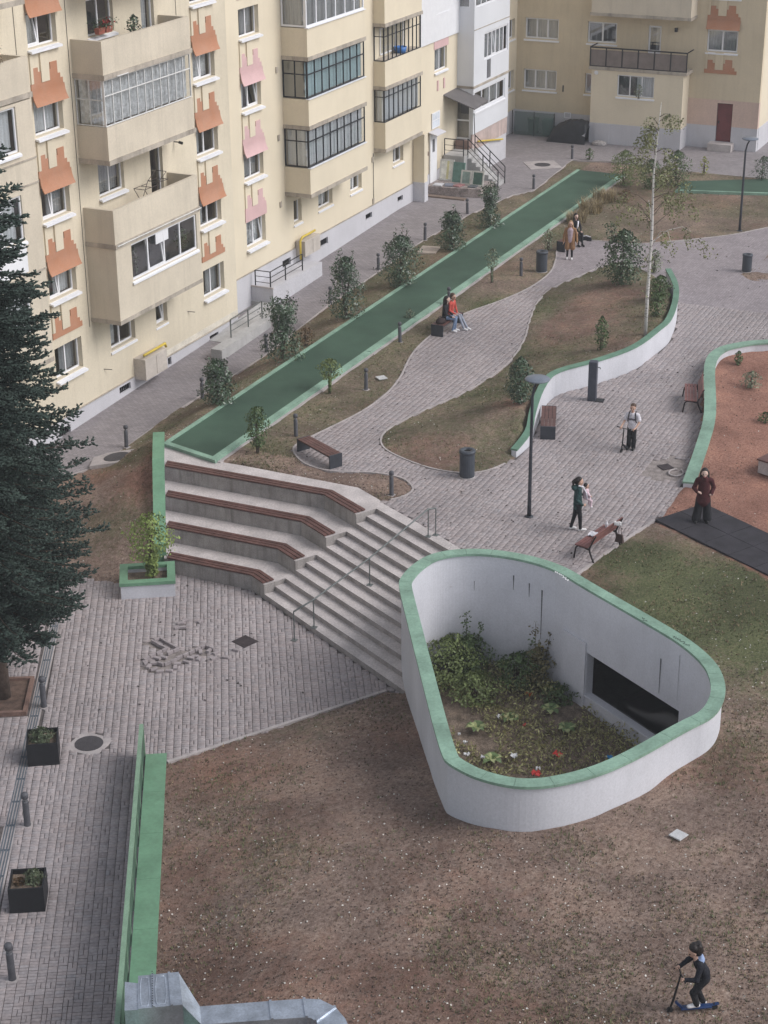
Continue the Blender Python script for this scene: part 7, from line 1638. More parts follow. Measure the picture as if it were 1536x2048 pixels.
p = TB5(28.3, .12, 2.68); shrub((p[0], p[1], p[2]), .7, .3, 120, .09, L_SAGE, 'small plant in front of the window of the ground floor extension', 'pot_plant', 206, cat='plant', stems=3)
# ---- grass tufts, clods and fallen leaves (nobody could count them)
def lawn_points(n, seed, near=True):
    rg = np.random.default_rng(seed); px = rg.uniform(-250, 1900, n); py = rg.uniform(330, 2380, n); d = FW[None]+((px-768)/FPX)[:, None]*RT[None]-((py-1024)/FPX)[:, None]*UP[None]
    z = np.zeros(n)
    for i in range(10):
        t = (z-CAM_H)/d[:, 2]; x = t*d[:, 0]; y = t*d[:, 1]; z = .5*z+.5*gz_fast(x, y)
    t = (z-CAM_H)/d[:, 2]; x = t*d[:, 0]; y = t*d[:, 1]; z = gz_fast(x, y, True)
    hard = inside(LOWER, x, y) | (inside(UPPER, x, y) & ~inside(ISLAND, x, y) & ~inside(SMALL, x, y)) | inside(AMPH, x, y) | inside(pit_in(-.05), x, y) | ((y > TR_Y0-.35) & (y < TR_Y1+.2) & (x > 45.5) & (x < 88)) | ((y > TR_Y1) & ~inside(BANK, x, y)) | (x > 89.8)
    sl = (x-ST_A[0])*ST_N[0]+(y-ST_A[1])*ST_N[1]; hard |= (np.abs(sl) < W2+.03) & (x < ST_A[0]+.2)
    return x[~hard], y[~hard], z[~hard], inside(PLAY, x, y)[~hard]
x, y, z, pl = lawn_points(230000, 1); g = vnoise(x, y, 2.6, 11)*.6+vnoise(x, y, .9, 12)*.4; rg = np.random.default_rng(3)
k = (~pl) & (rg.random(len(x)) < np.clip((g-.42)*2.6, .05, 1)*np.where((x < 37) & (y > 3), .6, 1.)); x, y, z = x[k], y[k], z[k]; n = len(x)
B0 = np.stack([x, y, z-.01], -1); l = rg.uniform(.03, .085, n); VV = []; FF = []; TT = []
for b in range(3):
    a = rg.random(n)*2*math.pi; dv = np.stack([np.cos(a), np.sin(a), 0*a], -1); sv = np.stack([-np.sin(a), np.cos(a), 0*a], -1); off = dv*rg.uniform(0, .04, n)[:, None]
    VV.append(np.stack([B0+off-sv*.012, B0+off+sv*.012, B0+off+dv*l[:, None]*.6+np.stack([0*l, 0*l, l], -1)], 1))
V = np.concatenate(VV, 0).reshape(-1, 3); F = np.arange(len(V)).reshape(-1, 3); dry = rg.random(n) < .45; t = rg.uniform(.6, 1.3, n); col = np.where(dry[:, None], np.stack([t*2.1, t*1.4, t*1.9, 1+0*t], -1), np.stack([t, t, t, 1+0*t], -1)); TT = np.repeat(np.concatenate([col]*3, 0), 3, 0)
o = mesh_np('grass', V, F, L_GRASS, None, tint=TT); tag(o, 'short patchy grass growing on the lawns', 'grass', kind='stuff')
x, y, z, pl = lawn_points(106000, 21); rg = np.random.default_rng(4); n = len(x); k = rg.random(n) < np.where(pl, .5, .75)*np.clip(vnoise(x, y, 1.5, 51)*1.5, .15, 1); x, y, z = x[k], y[k], z[k]; n = len(x)
C = np.stack([x, y, z+.012], -1); V, F, T = leaf_arrays(C, .046, rg, asp=.75, N=np.tile([0, 0, 1.], (n, 1))); kind = rg.random(n)
c = np.where((kind < .64)[:, None], np.array([.085, .062, .050]), np.where((kind < .86)[:, None], np.array([.16, .10, .065]), np.array([.55, .52, .47])))*rg.uniform(.7, 1.25, n)[:, None]
T = np.repeat(np.concatenate([c, np.ones((n, 1))], 1), 4, 0); M_FALL = mat('fallen_leaf', (1., 1., 1.), .9, .0, 3, fine=0, attr=True)
o = mesh_np('fallen_leaves', V, F, M_FALL, None, tint=T); tag(o, 'fallen leaves, clods and pale chips scattered over the lawns', 'leaves', kind='stuff')
rg = np.random.default_rng(14); n = 1500; px = rg.uniform(0, 1536, n); py = rg.uniform(430, 1420, n)
def _pv(z): d = FW[None]+((px-768)/FPX)[:, None]*RT[None]-((py-1024)/FPX)[:, None]*UP[None]; t = (z-CAM_H)/d[:, 2]; return np.stack([t*d[:, 0], t*d[:, 1], 0*t+z+.012], -1)
A_ = _pv(0.); B_ = _pv(ZL); ka = inside(UPPER, A_[:, 0], A_[:, 1]) & ~inside(ISLAND, A_[:, 0], A_[:, 1]) & ~inside(PIT, A_[:, 0], A_[:, 1]) & ~inside(SMALL, A_[:, 0], A_[:, 1]); kb = ~ka & inside(LOWER, B_[:, 0], B_[:, 1]) & (rg.random(n) < .35)
C = list(A_[ka])+list(B_[kb])
for a, b in ():
    q = P(a, b); X_, Y_ = np.array([q[0]]), np.array([q[1]])
    if inside(UPPER, X_, Y_)[0] and not inside(ISLAND, X_, Y_)[0] and not inside(PIT, X_, Y_)[0]: C.append(q+[0, 0, .012]); continue
    q = P(a, b, ZL); X_, Y_ = np.array([q[0]]), np.array([q[1]])
    if inside(LOWER, X_, Y_)[0] and rg.random() < .35: C.append(q+[0, 0, .012])
C = np.array(C); V, F, T = leaf_arrays(C, .085, rg, asp=.7, N=np.tile([0, 0, 2.], (len(C), 1))); kind = rg.random(len(C)); c = np.where((kind < .75)[:, None], np.array([.055, .045, .042]), np.array([.45, .42, .40])); T = np.repeat(np.concatenate([c, np.ones((len(C), 1))], 1), 4, 0)
o = mesh_np('paving_leaves', V, F, M_FALL, None, tint=T); tag(o, 'dark dead leaves scattered over the paving', 'leaves', kind='stuff')
# ================================================================== people: one continuous skin grown round posed limbs
def surfnet(Fv, o, h):
    s = Fv < 0; nx, ny, nz = Fv.shape; c = [(i, j, k) for i in (0, 1) for j in (0, 1) for k in (0, 1)]
    sl = lambda A, q: A[q[0]:nx-1+q[0], q[1]:ny-1+q[1], q[2]:nz-1+q[2]]
    cnt = sum(sl(s, q).astype(int) for q in c); mix = (cnt > 0) & (cnt < 8)
    acc = np.zeros((nx-1, ny-1, nz-1, 3)); num = np.zeros((nx-1, ny-1, nz-1))
    for a in range(8):
        for b in range(a+1, 8):
            d = np.array(c[b])-np.array(c[a])
            if np.abs(d).sum() != 1: continue
            f0, f1 = sl(Fv, c[a]), sl(Fv, c[b]); cr_ = ((f0 < 0) != (f1 < 0)) & mix; t = np.where(cr_, f0/np.where(cr_, f0-f1, 1), 0)
            for ax in range(3): acc[..., ax] += np.where(cr_, c[a][ax]+d[ax]*t, 0)
            num += cr_
    ids = np.full(mix.shape, -1); I = np.argwhere(mix); ids[mix] = np.arange(len(I)); V = o+h*(I+acc[mix]/num[mix][:, None])
    F = []
    for ax in range(3):
        e = [0, 0, 0]; e[ax] = 1; u, w = [(1, 2), (2, 0), (0, 1)][ax]
        A = s[:nx-e[0], :ny-e[1], :nz-e[2]]; B = s[e[0]:, e[1]:, e[2]:]; Q = np.argwhere(A != B); Q = Q[(Q[:, u] > 0) & (Q[:, w] > 0) & (Q[:, u] < Fv.shape[u]-1) & (Q[:, w] < Fv.shape[w]-1)]
        if not len(Q): continue
        def cell(du, dw): q = Q.copy(); q[:, u] -= du; q[:, w] -= dw; return ids[q[:, 0], q[:, 1], q[:, 2]]
        f = np.stack([cell(1, 1), cell(0, 1), cell(0, 0), cell(1, 0)], -1); fl = A[Q[:, 0], Q[:, 1], Q[:, 2]]; f[~fl] = f[~fl][:, ::-1]; F.append(f)
    return V, np.concatenate(F)
def prim_d(p, X):
    a, b, ra, rb, m, fl = p; a = np.array(a, float); b = np.array(b, float); X = X-a; ba = b-a
    if fl: sc = np.array([1, 1/fl, 1]); X = X*sc; ba = ba*sc
    t = np.clip((X@ba)/(ba@ba+1e-9), 0, 1); d = np.linalg.norm(X-t[:, None]*ba, axis=1)-(ra+(rb-ra)*t)
    return d*(fl if fl else 1)
def grow(prims, h=.014, k=.022):
    A = np.array([p[0] for p in prims]+[p[1] for p in prims]); r = max(max(p[2], p[3]) for p in prims)+.03; lo = A.min(0)-r; hi = A.max(0)+r
    n = np.ceil((hi-lo)/h).astype(int)+1; g = np.stack(np.meshgrid(*[lo[i]+h*np.arange(n[i]) for i in range(3)], indexing='ij'), -1).reshape(-1, 3); D = np.full(len(g), 9.)
    for p in prims:
        rr = max(p[2], p[3])+.06; q0 = np.minimum(p[0], p[1])-rr; q1 = np.maximum(p[0], p[1])+rr; m = np.all((g > q0) & (g < q1), axis=1)
        d = prim_d(p, g[m]); e = D[m]; hh = np.clip(.5+.5*(e-d)/k, 0, 1); D[m] = e*(1-hh)+d*hh-k*hh*(1-hh)
    V, F = surfnet(D.reshape(n), lo, h); cen = V[F].mean(1); best = np.full(len(cen), 9.); mi = np.zeros(len(cen), int)
    for p in prims:
        d = prim_d(p, cen); q = d < best; best[q] = d[q]; mi[q] = p[4]
    return V, F, mi
def C3(a, b, ra, rb, m, fl=None): return (np.array(a, float), np.array(b, float), ra, rb, m, fl)
SKIN = mat('skin', (.52, .33, .25), .6, .05, 4); SKIN2 = mat('pale_skin', (.60, .42, .35), .6, .05, 4); M_EYE = mat('eye_dark', (.03, .02, .02), .4)
def cloth_m(name, c, rough=.85): return mat('cloth_'+name, c, rough, .18, 9, fine=.08, bump=.9, bscale=11)
def head(c, yawd, m, s=1., pitch=0.):
    """head prims round centre c, facing direction yaw (0 = +y), materials: m skin, m+1 eyes"""
    cy, sy = math.cos(yawd), math.sin(yawd); cpp, spp = math.cos(pitch), math.sin(pitch)
    def w(x, y, z): y, z = y*cpp-z*spp, y*spp+z*cpp; return (c[0]+s*(x*cy-y*sy), c[1]+s*(x*sy+y*cy), c[2]+s*z)
    return [C3(w(0, -.015, .03), w(0, .0, .045), .088*s, .085*s, m), C3(w(0, .025, -.02), w(0, .035, -.065), .066*s, .040*s, m), C3(w(0, .088, .01), w(0, .102, -.022), .012*s, .015*s, m), C3(w(.086, -.005, .01), w(.086, -.005, -.02), .016*s, .012*s, m), C3(w(-.086, -.005, .01), w(-.086, -.005, -.02), .016*s, .012*s, m),
            C3(w(.034, .080, .012), w(.034, .081, .013), .013*s, .013*s, 1), C3(w(-.034, .080, .012), w(-.034, .081, .013), .013*s, .013*s, 1), C3(w(-.02, .082, -.058), w(.02, .082, -.058), .008*s, .008*s, 2)], w
def fingers(mb, wrist, hand, up, s=1., curl=.4, side=1):
    """five unequal bent fingers leaving the palm"""
    d = np.array(hand)-np.array(wrist); d /= np.linalg.norm(d); u = np.array(up, float); u -= d*(u@d); u /= np.linalg.norm(u)+1e-9; v = np.cross(d, u)
    for i, L_ in enumerate((.062, .072, .066, .052)):
        q = np.array(hand)+d*.028*s+v*(i-1.5)*.018*s; q1 = q+(d*math.cos(curl)-u*math.sin(curl))*L_*.55*s; q2 = q1+(d*math.cos(curl*2.1)-u*math.sin(curl*2.1))*L_*.5*s; mb.tube([q-d*.02*s, q, q1, q2], [.0095*s, .0095*s, .0085*s, .006*s], 5)
    q = np.array(hand)-d*.012*s-v*side*.03*s; q1 = q+(d*.6-v*side*.8)*.03*s-u*.006; mb.tube([q+v*side*.02*s, q, q1, q1+(d*.9-v*side*.2-u*.3)*.026*s], [.011*s, .011*s, .0095*s, .007*s], 5)
def person(label, loc, ang, prims, mats, hair=None, hairm=None, hands=(), extra=None, h=.014, pose_k=.022):
    """prims in a local frame: x to the person's right, y forward, z up; ang turns +y into the heading"""
    t = thing('person', label, 'person', loc, ang-math.pi/2)
    V, F, mi = grow(prims, h, pose_k); mb = MB()
    for (wr, ha, up, s, cu, sd_) in hands: fingers(mb, wr, ha, up, s, cu, sd_)
    fv = np.array(mb.v) if mb.v else np.zeros((0, 3)); n0 = len(V)
    quads = [f for f in mb.f if len(f) == 4]; ng = [f for f in mb.f if len(f) == 5]
    Fs = [F]; mis = list(mi)
    if quads: Fs.append(np.array(quads)+n0); mis += [0]*len(quads)
    if ng: Fs.append(np.array(ng)+n0); mis += [0]*len(ng)
    mesh_np('body', np.concatenate([V, fv]) if len(fv) else V, Fs, mats, t, smooth=True, mi=mis, world=False)
    if hair:
        Vh, Fh, _ = grow([(p[0]+np.array([0, -.022, .004]), p[1]+np.array([0, -.022, .004])) + tuple(p[2:]) for p in hair], .012, .02); mesh_np('hair', Vh, Fh, hairm, t, smooth=True, world=False)
    return t
def legs(hip, knee, ankle, toe, rt=.085, rk=.055, ra=.042, m=3, ms=4, wide=None):
    """one leg with shoe"""
    rk2, ra2 = (rk, ra) if not wide else wide
    return [C3(hip, knee, rt, rk2, m), C3(knee, ankle, rk2, ra2, m), C3((ankle[0], ankle[1], ankle[2]-.02), (toe[0], toe[1], toe[2]), .040, .034, ms), C3((ankle[0]*1.3-toe[0]*.3, ankle[1]*1.3-toe[1]*.3, toe[2]+.01), toe, .036, .034, ms)]
def arm(sh, el, wr, ha, m=5, ms=0, r=(.056, .046, .036, .030)):
    return [C3(sh, el, r[0], r[1], m), C3(el, wr, r[1], r[2], m), C3(wr, ha, .026, r[3], ms)]
HAIRD = mat('dark_hair', (.018, .013, .012), .5, .3, 20); HAIRB = mat('brown_hair', (.085, .05, .035), .5, .3, 20); HAIRG = mat('blond_hair', (.36, .22, .12), .5, .3, 20); M_LIP = mat('lip', (.38, .14, .13), .5)
RTA = math.atan2(RT[1], RT[0]); CAMA = lambda p: math.atan2(-p[1], -p[0])
M_SHOEW = mat('white_shoe', (.72, .70, .70), .6); M_BLKC = cloth_m('black', (.014, .014, .017)); M_JEAN = cloth_m('pale_jeans', (.30, .32, .38)); M_BLUEJ = cloth_m('blue_jeans', (.20, .27, .40)); M_SHOEK = mat('black_shoe', (.015, .015, .016), .5)
# --- 1 woman carrying a baby, seen from the side
p = P(1153, 1060); W_ANG = RTA+R(8)
Hd, w = head((0, .05, 1.53), 0, 0)
pr = Hd+[C3((0, .02, 1.34), (0, .04, 1.46), .055, .050, 0), C3((0, 0, 1.02), (0, .0, 1.30), .150, .150, 5, .72), C3((-.12, .0, 1.34), (.12, .0, 1.34), .075, .075, 5), C3((0, .01, .80), (0, .0, 1.02), .165, .150, 5, .8), C3((-.05, -.12, 1.36), (.05, -.12, 1.36), .075, .075, 5)]
pr += legs((-.08, 0, .84), (-.08, -.05, .47), (-.08, -.15, .09), (-.08, -.02, .035), .092, .062, .045)+legs((.08, 0, .84), (.08, .07, .46), (.08, .09, .08), (.08, .24, .035), .092, .062, .045)
pr += arm((.185, .0, 1.33), (.23, -.08, 1.06), (.19, .10, .88), (.17, .16, .86))+arm((-.185, .0, 1.33), (-.22, .02, 1.08), (-.14, .22, 1.05), (-.06, .26, 1.05))
hair = [C3((0, .015, 1.60), (0, .04, 1.615), .094, .085, 0), C3((0, -.03, 1.56), (0, -.03, 1.52), .088, .07, 0), C3((0, -.09, 1.60), (0, -.13, 1.55), .034, .040, 0), C3((0, -.13, 1.55), (0, -.13, 1.38), .040, .020, 0)]
person('woman in a dark green hoodie and black leggings carrying a baby across the square', p, W_ANG, pr, [SKIN, M_EYE, M_LIP, M_BLKC, M_SHOEW, cloth_m('green_hoodie', (.022, .055, .055))], hair, HAIRD, [((.19, .10, .88), (.17, .16, .86), (1, 0, 0), 1, .5, 1), ((-.14, .22, 1.05), (-.06, .26, 1.05), (0, 0, 1), 1, .6, -1)])
fd = np.array([math.cos(W_ANG), math.sin(W_ANG)]); q = (p[0]+fd[0]*.24, p[1]+fd[1]*.24, .92)
Hd, w = head((0, .02, .46), R(0), 0, .62)
pr = Hd+[C3((0, 0, .12), (0, 0, .32), .085, .085, 5), C3((0, 0, .36), (0, .01, .40), .035, .035, 0), C3((.07, .0, .30), (.12, .08, .20), .035, .03, 5), C3((.12, .08, .20), (.11, .13, .17), .026, .022, 0), C3((-.07, .0, .30), (-.12, .08, .20), .035, .03, 5), C3((-.12, .08, .20), (-.11, .13, .17), .026, .022, 0),
    C3((.05, .02, .10), (.09, .14, .02), .05, .04, 5), C3((.09, .14, .02), (.09, .13, -.14), .04, .032, 5), C3((-.05, .02, .10), (-.09, .14, .02), .05, .04, 5), C3((-.09, .14, .02), (-.09, .13, -.14), .04, .032, 5), C3((.09, .13, -.16), (.09, .17, -.17), .03, .025, 4), C3((-.09, .13, -.16), (-.09, .17, -.17), .03, .025, 4)]
person('baby in pale pink clothes held in front of the woman in the green hoodie', q, W_ANG, pr, [SKIN, M_EYE, M_LIP, M_SHOEW, M_SHOEW, cloth_m('baby_pink', (.66, .50, .55))], [C3((0, .0, .50), (0, .01, .505), .060, .058, 0)], HAIRD, h=.011, pose_k=.015)
t = thing('baby_carrier', 'white baby carrier straps over the green hoodie', 'baby carrier', q, W_ANG-math.pi/2)
for s in (-1, 1): mb = MB(); mb.tube([(s*.09, .02, .10), (s*.11, -.02, .30), (s*.12, -.13, .50), (s*.11, -.26, .54)], .022, 6); mb.build('strap', M_CLOTH, t, world=False)
mb = MB(); mb.hexa([(-.10, .085, -.02), (.10, .085, -.02), (.10, .10, -.02), (-.10, .10, -.02), (-.09, .085, .24), (.09, .085, .24), (.09, .10, .24), (-.09, .10, .24)]); mb.build('front_panel', M_CLOTH, t, world=False)
# --- 2 woman in the dark red coat
p = P(1403, 1046); a0 = CAMA(p)+R(4)
Hd, w = head((.01, .03, 1.52), 0, 0)
pr = Hd+[C3((0, .0, 1.33), (0, .02, 1.44), .058, .05, 0), C3((0, 0, 1.02), (0, 0, 1.28), .165, .165, 5, .75), C3((-.14, .0, 1.33), (.14, .0, 1.33), .085, .085, 5), C3((0, 0, .68), (0, 0, 1.02), .215, .170, 5, .75), C3((0, .04, 1.38), (0, .04, 1.41), .095, .09, 5)]
pr += legs((-.10, 0, .74), (-.13, .01, .42), (-.16, .0, .12), (-.16, .13, .035), .11, .11, .12, wide=(.115, .135))+legs((.10, 0, .74), (.13, .02, .42), (.17, .05, .12), (.18, .18, .035), .11, .11, .12, wide=(.115, .135))
pr += arm((.20, .0, 1.32), (.29, .02, 1.07), (.20, .19, 1.02), (.15, .24, 1.03), r=(.07, .062, .055, .03))+arm((-.20, .0, 1.32), (-.28, -.06, 1.08), (-.22, .06, .92), (-.19, .10, .90), r=(.07, .062, .055, .03))
hair = [C3((.01, -.01, 1.59), (.01, .0, 1.60), .108, .10, 0), C3((.01, -.05, 1.56), (.01, -.05, 1.36), .098, .085, 0), C3((.105, .0, 1.56), (.11, .02, 1.36), .040, .050, 0), C3((-.085, .0, 1.56), (-.10, .02, 1.36), .040, .050, 0)]
person('woman in a dark red coat and wide black trousers standing on the rubber mats', (p[0], p[1], .06), a0, pr, [SKIN2, M_EYE, M_LIP, M_BLKC, M_SHOEK, cloth_m('dark_red', (.060, .012, .014))], hair, HAIRD, [((.20, .19, 1.02), (.15, .24, 1.03), (0, 0, 1), 1, .5, 1)])
# --- 3 woman in the tan coat
p = P(1139, 518); a0 = CAMA(p)+R(-3)
Hd, w = head((0, .03, 1.55), R(5), 0)
pr = Hd+[C3((0, .0, 1.36), (0, .02, 1.47), .052, .048, 0), C3((0, .03, 1.00), (0, .03, 1.28), .125, .135, 6, .75), C3((-.12, .0, 1.35), (.12, .0, 1.35), .072, .072, 5), C3((.115, .02, .52), (.105, .0, 1.28), .115, .085, 5, .9), C3((-.115, .02, .52), (-.105, .0, 1.28), .115, .085, 5, .9), C3((0, -.09, .55), (0, -.07, 1.28), .13, .11, 5, .6), C3((0, .02, .86), (0, .02, 1.0), .13, .13, 6, .75)]
pr += legs((-.08, 0, .86), (-.09, .03, .47), (-.10, .05, .09), (-.10, .18, .035))+legs((.08, 0, .86), (.10, -.02, .47), (.11, -.02, .09), (.12, .11, .035))
pr += arm((.19, .0, 1.34), (.26, -.02, 1.07), (.28, .06, .82), (.28, .08, .75), r=(.062, .056, .05, .03))+arm((-.19, .0, 1.34), (-.27, -.02, 1.07), (-.30, .05, .82), (-.30, .07, .75), r=(.062, .056, .05, .03))
hair = [C3((0, -.01, 1.61), (0, .0, 1.62), .100, .094, 0), C3((0, -.05, 1.58), (0, -.05, 1.40), .090, .075, 0), C3((-.085, .0, 1.58), (-.10, .05, 1.34), .034, .045, 0), C3((.085, .0, 1.58), (.095, .03, 1.40), .03, .035, 0)]
person('blond woman in an open tan coat walking towards us on the path', p, a0, pr, [SKIN, M_EYE, M_LIP, M_BLKC, M_SHOEW, cloth_m('tan', (.30, .165, .085)), cloth_m('mauve_top', (.46, .36, .40))], hair, HAIRG, [((.28, .06, .82), (.28, .08, .75), (-1, 0, 0), 1, .3, 1), ((-.30, .05, .82), (-.30, .07, .75), (1, 0, 0), 1, .3, -1)])
# --- seated figures: the hips rest on the seat at .45 m
def seated(label, loc, ang, mats, hairm, headyaw=0., lean=.0, hair_long=False, feet=((-.10, .52), (.10, .50)), hands_at=((-.12, .36, .62), (.12, .36, .62)), knee=.44, sit=.45, hood=False, cross=False, headtilt=0., tw=.0):
    Hd, w = head((headtilt, lean+.05, sit+.80), headyaw, 0)
    s0 = sit
    pr = Hd+[C3((headtilt*.5, lean*.8, s0+.60), (headtilt*.8, lean+.02, s0+.72), .052, .048, 0), C3((0, .0, s0+.12), (0, lean*.6, s0+.52), .150, .150, 5, .75), C3((-.13, lean*.7, s0+.57), (.13, lean*.7, s0+.57), .072, .072, 5), C3((-.06, .02, s0+.10), (.06, .02, s0+.10), .12, .12, 5)]
    for sx, (fx, fy) in zip((-1, 1), feet):
        kn = (fx*.9, knee, s0+.09)
        if cross and sx > 0: pr += legs((.08, .04, s0+.10), (.02, knee, s0+.20), (-.18, knee+.22, s0-.06), (-.26, knee+.31, s0-.10), .08)
        else: pr += legs((sx*.08, .04, s0+.10), kn, (fx, fy, .09), (fx, fy+.14, .036), .082)
    for sx, ha in zip((-1, 1), hands_at):
        el = (sx*.25, lean*.4+.06, s0+.30); wr = (ha[0]*1.1, ha[1]-.06, ha[2]); pr += arm((sx*.185, lean*.7, s0+.56), el, wr, ha)
    hc = (headtilt, lean+.05, s0+.80); hair = [C3((hc[0], hc[1]-.03, hc[2]+.075), (hc[0], hc[1]-.01, hc[2]+.085), .094, .088, 0), C3((hc[0], hc[1]-.06, hc[2]+.03), (hc[0], hc[1]-.06, hc[2]-.02), .082, .07, 0)]
    if hair_long: hair += [C3((hc[0], hc[1]-.07, hc[2]), (hc[0]*.8, hc[1]-.10, hc[2]-.32), .085, .07, 0), C3((hc[0]+.085, hc[1]-.01, hc[2]+.02), (hc[0]+.10, hc[1], hc[2]-.22), .033, .035, 0), C3((hc[0]-.085, hc[1]-.01, hc[2]+.02), (hc[0]-.10, hc[1], hc[2]-.22), .033, .035, 0)]
    return person(label, loc, ang, pr, mats, hair, hairm, [((ha[0]*1.1, ha[1]-.06, ha[2]), ha, (0, 0, 1), 1, .5, -sx) for sx, ha in zip((-1, 1), hands_at)])
c1 = CB_A+CB_D*.72; c2 = CB_A+CB_D*1.22
seated('dark-haired person in a black jacket and blue jeans sitting nearer to us on the bench', (c1[0], c1[1]+.02, 0), R(-78), [SKIN2, M_EYE, M_LIP, M_BLUEJ, M_SHOEW, M_BLKC], HAIRD, headyaw=R(25), lean=.06, hair_long=True, feet=((-.08, .40), (.10, .34)))
seated('person in an orange-red sweater and pale jeans sitting beside the one in black', (c2[0], c2[1]+.02, 0), R(-95), [SKIN, M_EYE, M_LIP, M_JEAN, M_SHOEW, cloth_m('orange_red', (.52, .085, .065))], HAIRB, headyaw=R(-15), lean=.12, feet=((-.05, .72), (.10, .66)), hands_at=((-.06, .34, .60), (.08, .34, .60)), headtilt=.04)
c3 = TB_A+TB_D*1.45
seated('long-haired woman in a black coat and white scarf sitting behind the tan-coated woman', (c3[0], c3[1]+.02, 0), R(-128), [SKIN2, M_EYE, M_LIP, M_BLKC, M_SHOEK, M_BLKC], HAIRD, lean=.03, hair_long=True, feet=((-.10, .50), (.10, .46)), cross=False)
ex = np.array([math.cos(R(-128)), math.sin(R(-128))]); t = thing('scarf', 'white scarf at the neck of the woman in black', 'scarf', (c3[0]+ex[0]*.13, c3[1]+ex[1]*.13, .80), R(-128)-math.pi/2)
mb = MB(); mb.tube([(-.05, .00, .27), (-.03, .035, .18), (.0, .05, .06), (.03, .05, -.06)], [.035, .04, .04, .03], 8); mb.build('cloth', M_CLOTH, t, smooth=True, world=False)
p = P(1172, 480, .02); t = thing('handbag', 'dark handbag with a white strap on the ground beside the woman in black', 'bag', (p[0], p[1], .003), R(-80)); mb = MB(); mb.hexa([(-.26, -.1, 0), (.26, -.1, 0), (.26, .1, 0), (-.26, .1, 0), (-.22, -.06, .16), (.22, -.06, .16), (.22, .06, .16), (-.22, .06, .16)]); mb.build('body', M_BLKC, t, world=False); mb = MB(); mb.tube([(-.2, 0, .165), (0, .0, .22), (.2, 0, .17)], .025, 6); mb.build('strap', M_CLOTH, t, world=False)
bq = CB_A+CB_D*.33; t = thing('backpack', 'dark rucksack lying on the bench end beside the couple', 'bag', (bq[0], bq[1], .452), R(5)); mb = MB(); mb.lathe([(.05, 0), (.22, .01), (.24, .08), (.16, .16), (0, .19)], 12); o = mb.build('body', mat('dark_brown_cloth', (.035, .022, .022), .8), t, smooth=True, world=False); o.scale = (1.1, .8, 1); mb = MB(); mb.tube([(-.15, .0, .14), (-.1, .05, .24), (.08, .05, .24), (.14, 0, .14)], .014, 6); mb.build('strap', mat('dark_brown_cloth', (.035, .022, .022), .8), t, world=False)
# --- boy with the black scooter
def scooter(label, loc, ang, m, mdeck, bar_z, lean=.16, L_=.52):
    """y forward; front wheel ahead, stem leaning back to the bar"""
    t = thing('kick_scooter', label, 'scooter', loc, ang-math.pi/2)
    mb = MB(); mb.box(-.06, .06, -.32, .26, .075, .105, ch=.008); mb.build('deck', mdeck, t, world=False)
    mb = MB(); mb.bar((0, .24, .10), (0, L_-.10, .24), .06, .045); mb.build('neck', mdeck, t, world=False)
    mb = MB(); mb.tube([(0, L_, .09), (0, L_-.05, .28), (0, L_-lean, bar_z)], [.02, .024, .018], 8); mb.build('stem', m, t, world=False)
    mb = MB(); mb.tube([(-.24, L_-lean-.01, bar_z+.01), (0, L_-lean, bar_z), (.24, L_-lean-.01, bar_z+.01)], .014, 8); hb = mb.build('handlebar', m, t, world=False)
    for s in (-1, 1): mb = MB(); mb.tube([(s*.15, L_-lean-.01, bar_z+.008), (s*.26, L_-lean-.012, bar_z+.012)], .02, 8); mb.build('grip', M_SHOEK, hb, world=False)
    for y in (L_, -.38):
        mb = MB(); n = 16; mb.tube([(-.018, y, .062), (.018, y, .062)], .062, n); mb.build('wheel', mat('scooter_wheel', (.02, .02, .02), .7), t, world=False)
    mb = MB(); mb.bar((-.03, L_, .07), (-.03, L_, .15), .01, .03); mb.build('fork', m, t, world=False)
    mb = MB(); mb.bar((0, -.30, .10), (0, -.46, .13), .07, .012); mb.build('rear_fender', mdeck, t, world=False)
    return t
p = P(1262, 898); a0 = CAMA(p)+R(-14); f3 = np.array([math.cos(a0), math.sin(a0)]); r3 = np.array([f3[1], -f3[0]])
s0 = p[:2]-f3*.10+r3*.09; scooter('black kick scooter held by the boy in the white shirt', (s0[0], s0[1], 0), a0-R(14), M_SHOEK, mat('dark_deck', (.03, .03, .035), .6), .80, lean=.10)
Hd, w = head((0, .03, 1.42), R(6), 0, .97)
pr = Hd+[C3((0, .0, 1.24), (0, .02, 1.34), .048, .045, 0), C3((0, 0, .92), (0, 0, 1.16), .140, .130, 5, .75), C3((-.11, .0, 1.21), (.11, .0, 1.21), .066, .066, 5), C3((0, .0, .80), (0, .0, .92), .150, .140, 5, .78)]
pr += legs((-.07, 0, .80), (-.08, .03, .44), (-.08, .02, .09), (-.09, .14, .035), .085, .075, .07, wide=(.075, .072))+legs((.07, 0, .80), (.08, .02, .44), (.09, .0, .09), (.10, .13, .035), .085, .075, .07, wide=(.075, .072))
pr += [C3((.175, .0, 1.20), (.225, .02, 1.05), .062, .068, 5), C3((-.175, .0, 1.20), (-.225, .02, 1.05), .062, .068, 5), C3((-.22, .02, 1.05), (-.235, .06, .96), .036, .034, 0), C3((-.235, .06, .96), (-.17, .26, .83), .034, .026, 0), C3((-.17, .26, .83), (-.14, .32, .82), .026, .028, 0), C3((.22, .02, 1.05), (.25, .06, .96), .036, .034, 0), C3((.25, .06, .96), (.29, .26, .84), .034, .026, 0), C3((.29, .26, .84), (.29, .32, .83), .026, .028, 0)]
hair = [C3((0, -.01, 1.485), (0, .02, 1.50), .092, .086, 0), C3((0, -.05, 1.46), (0, -.05, 1.42), .080, .062, 0), C3((-.04, .05, 1.515), (.03, .055, 1.52), .04, .045, 0)]
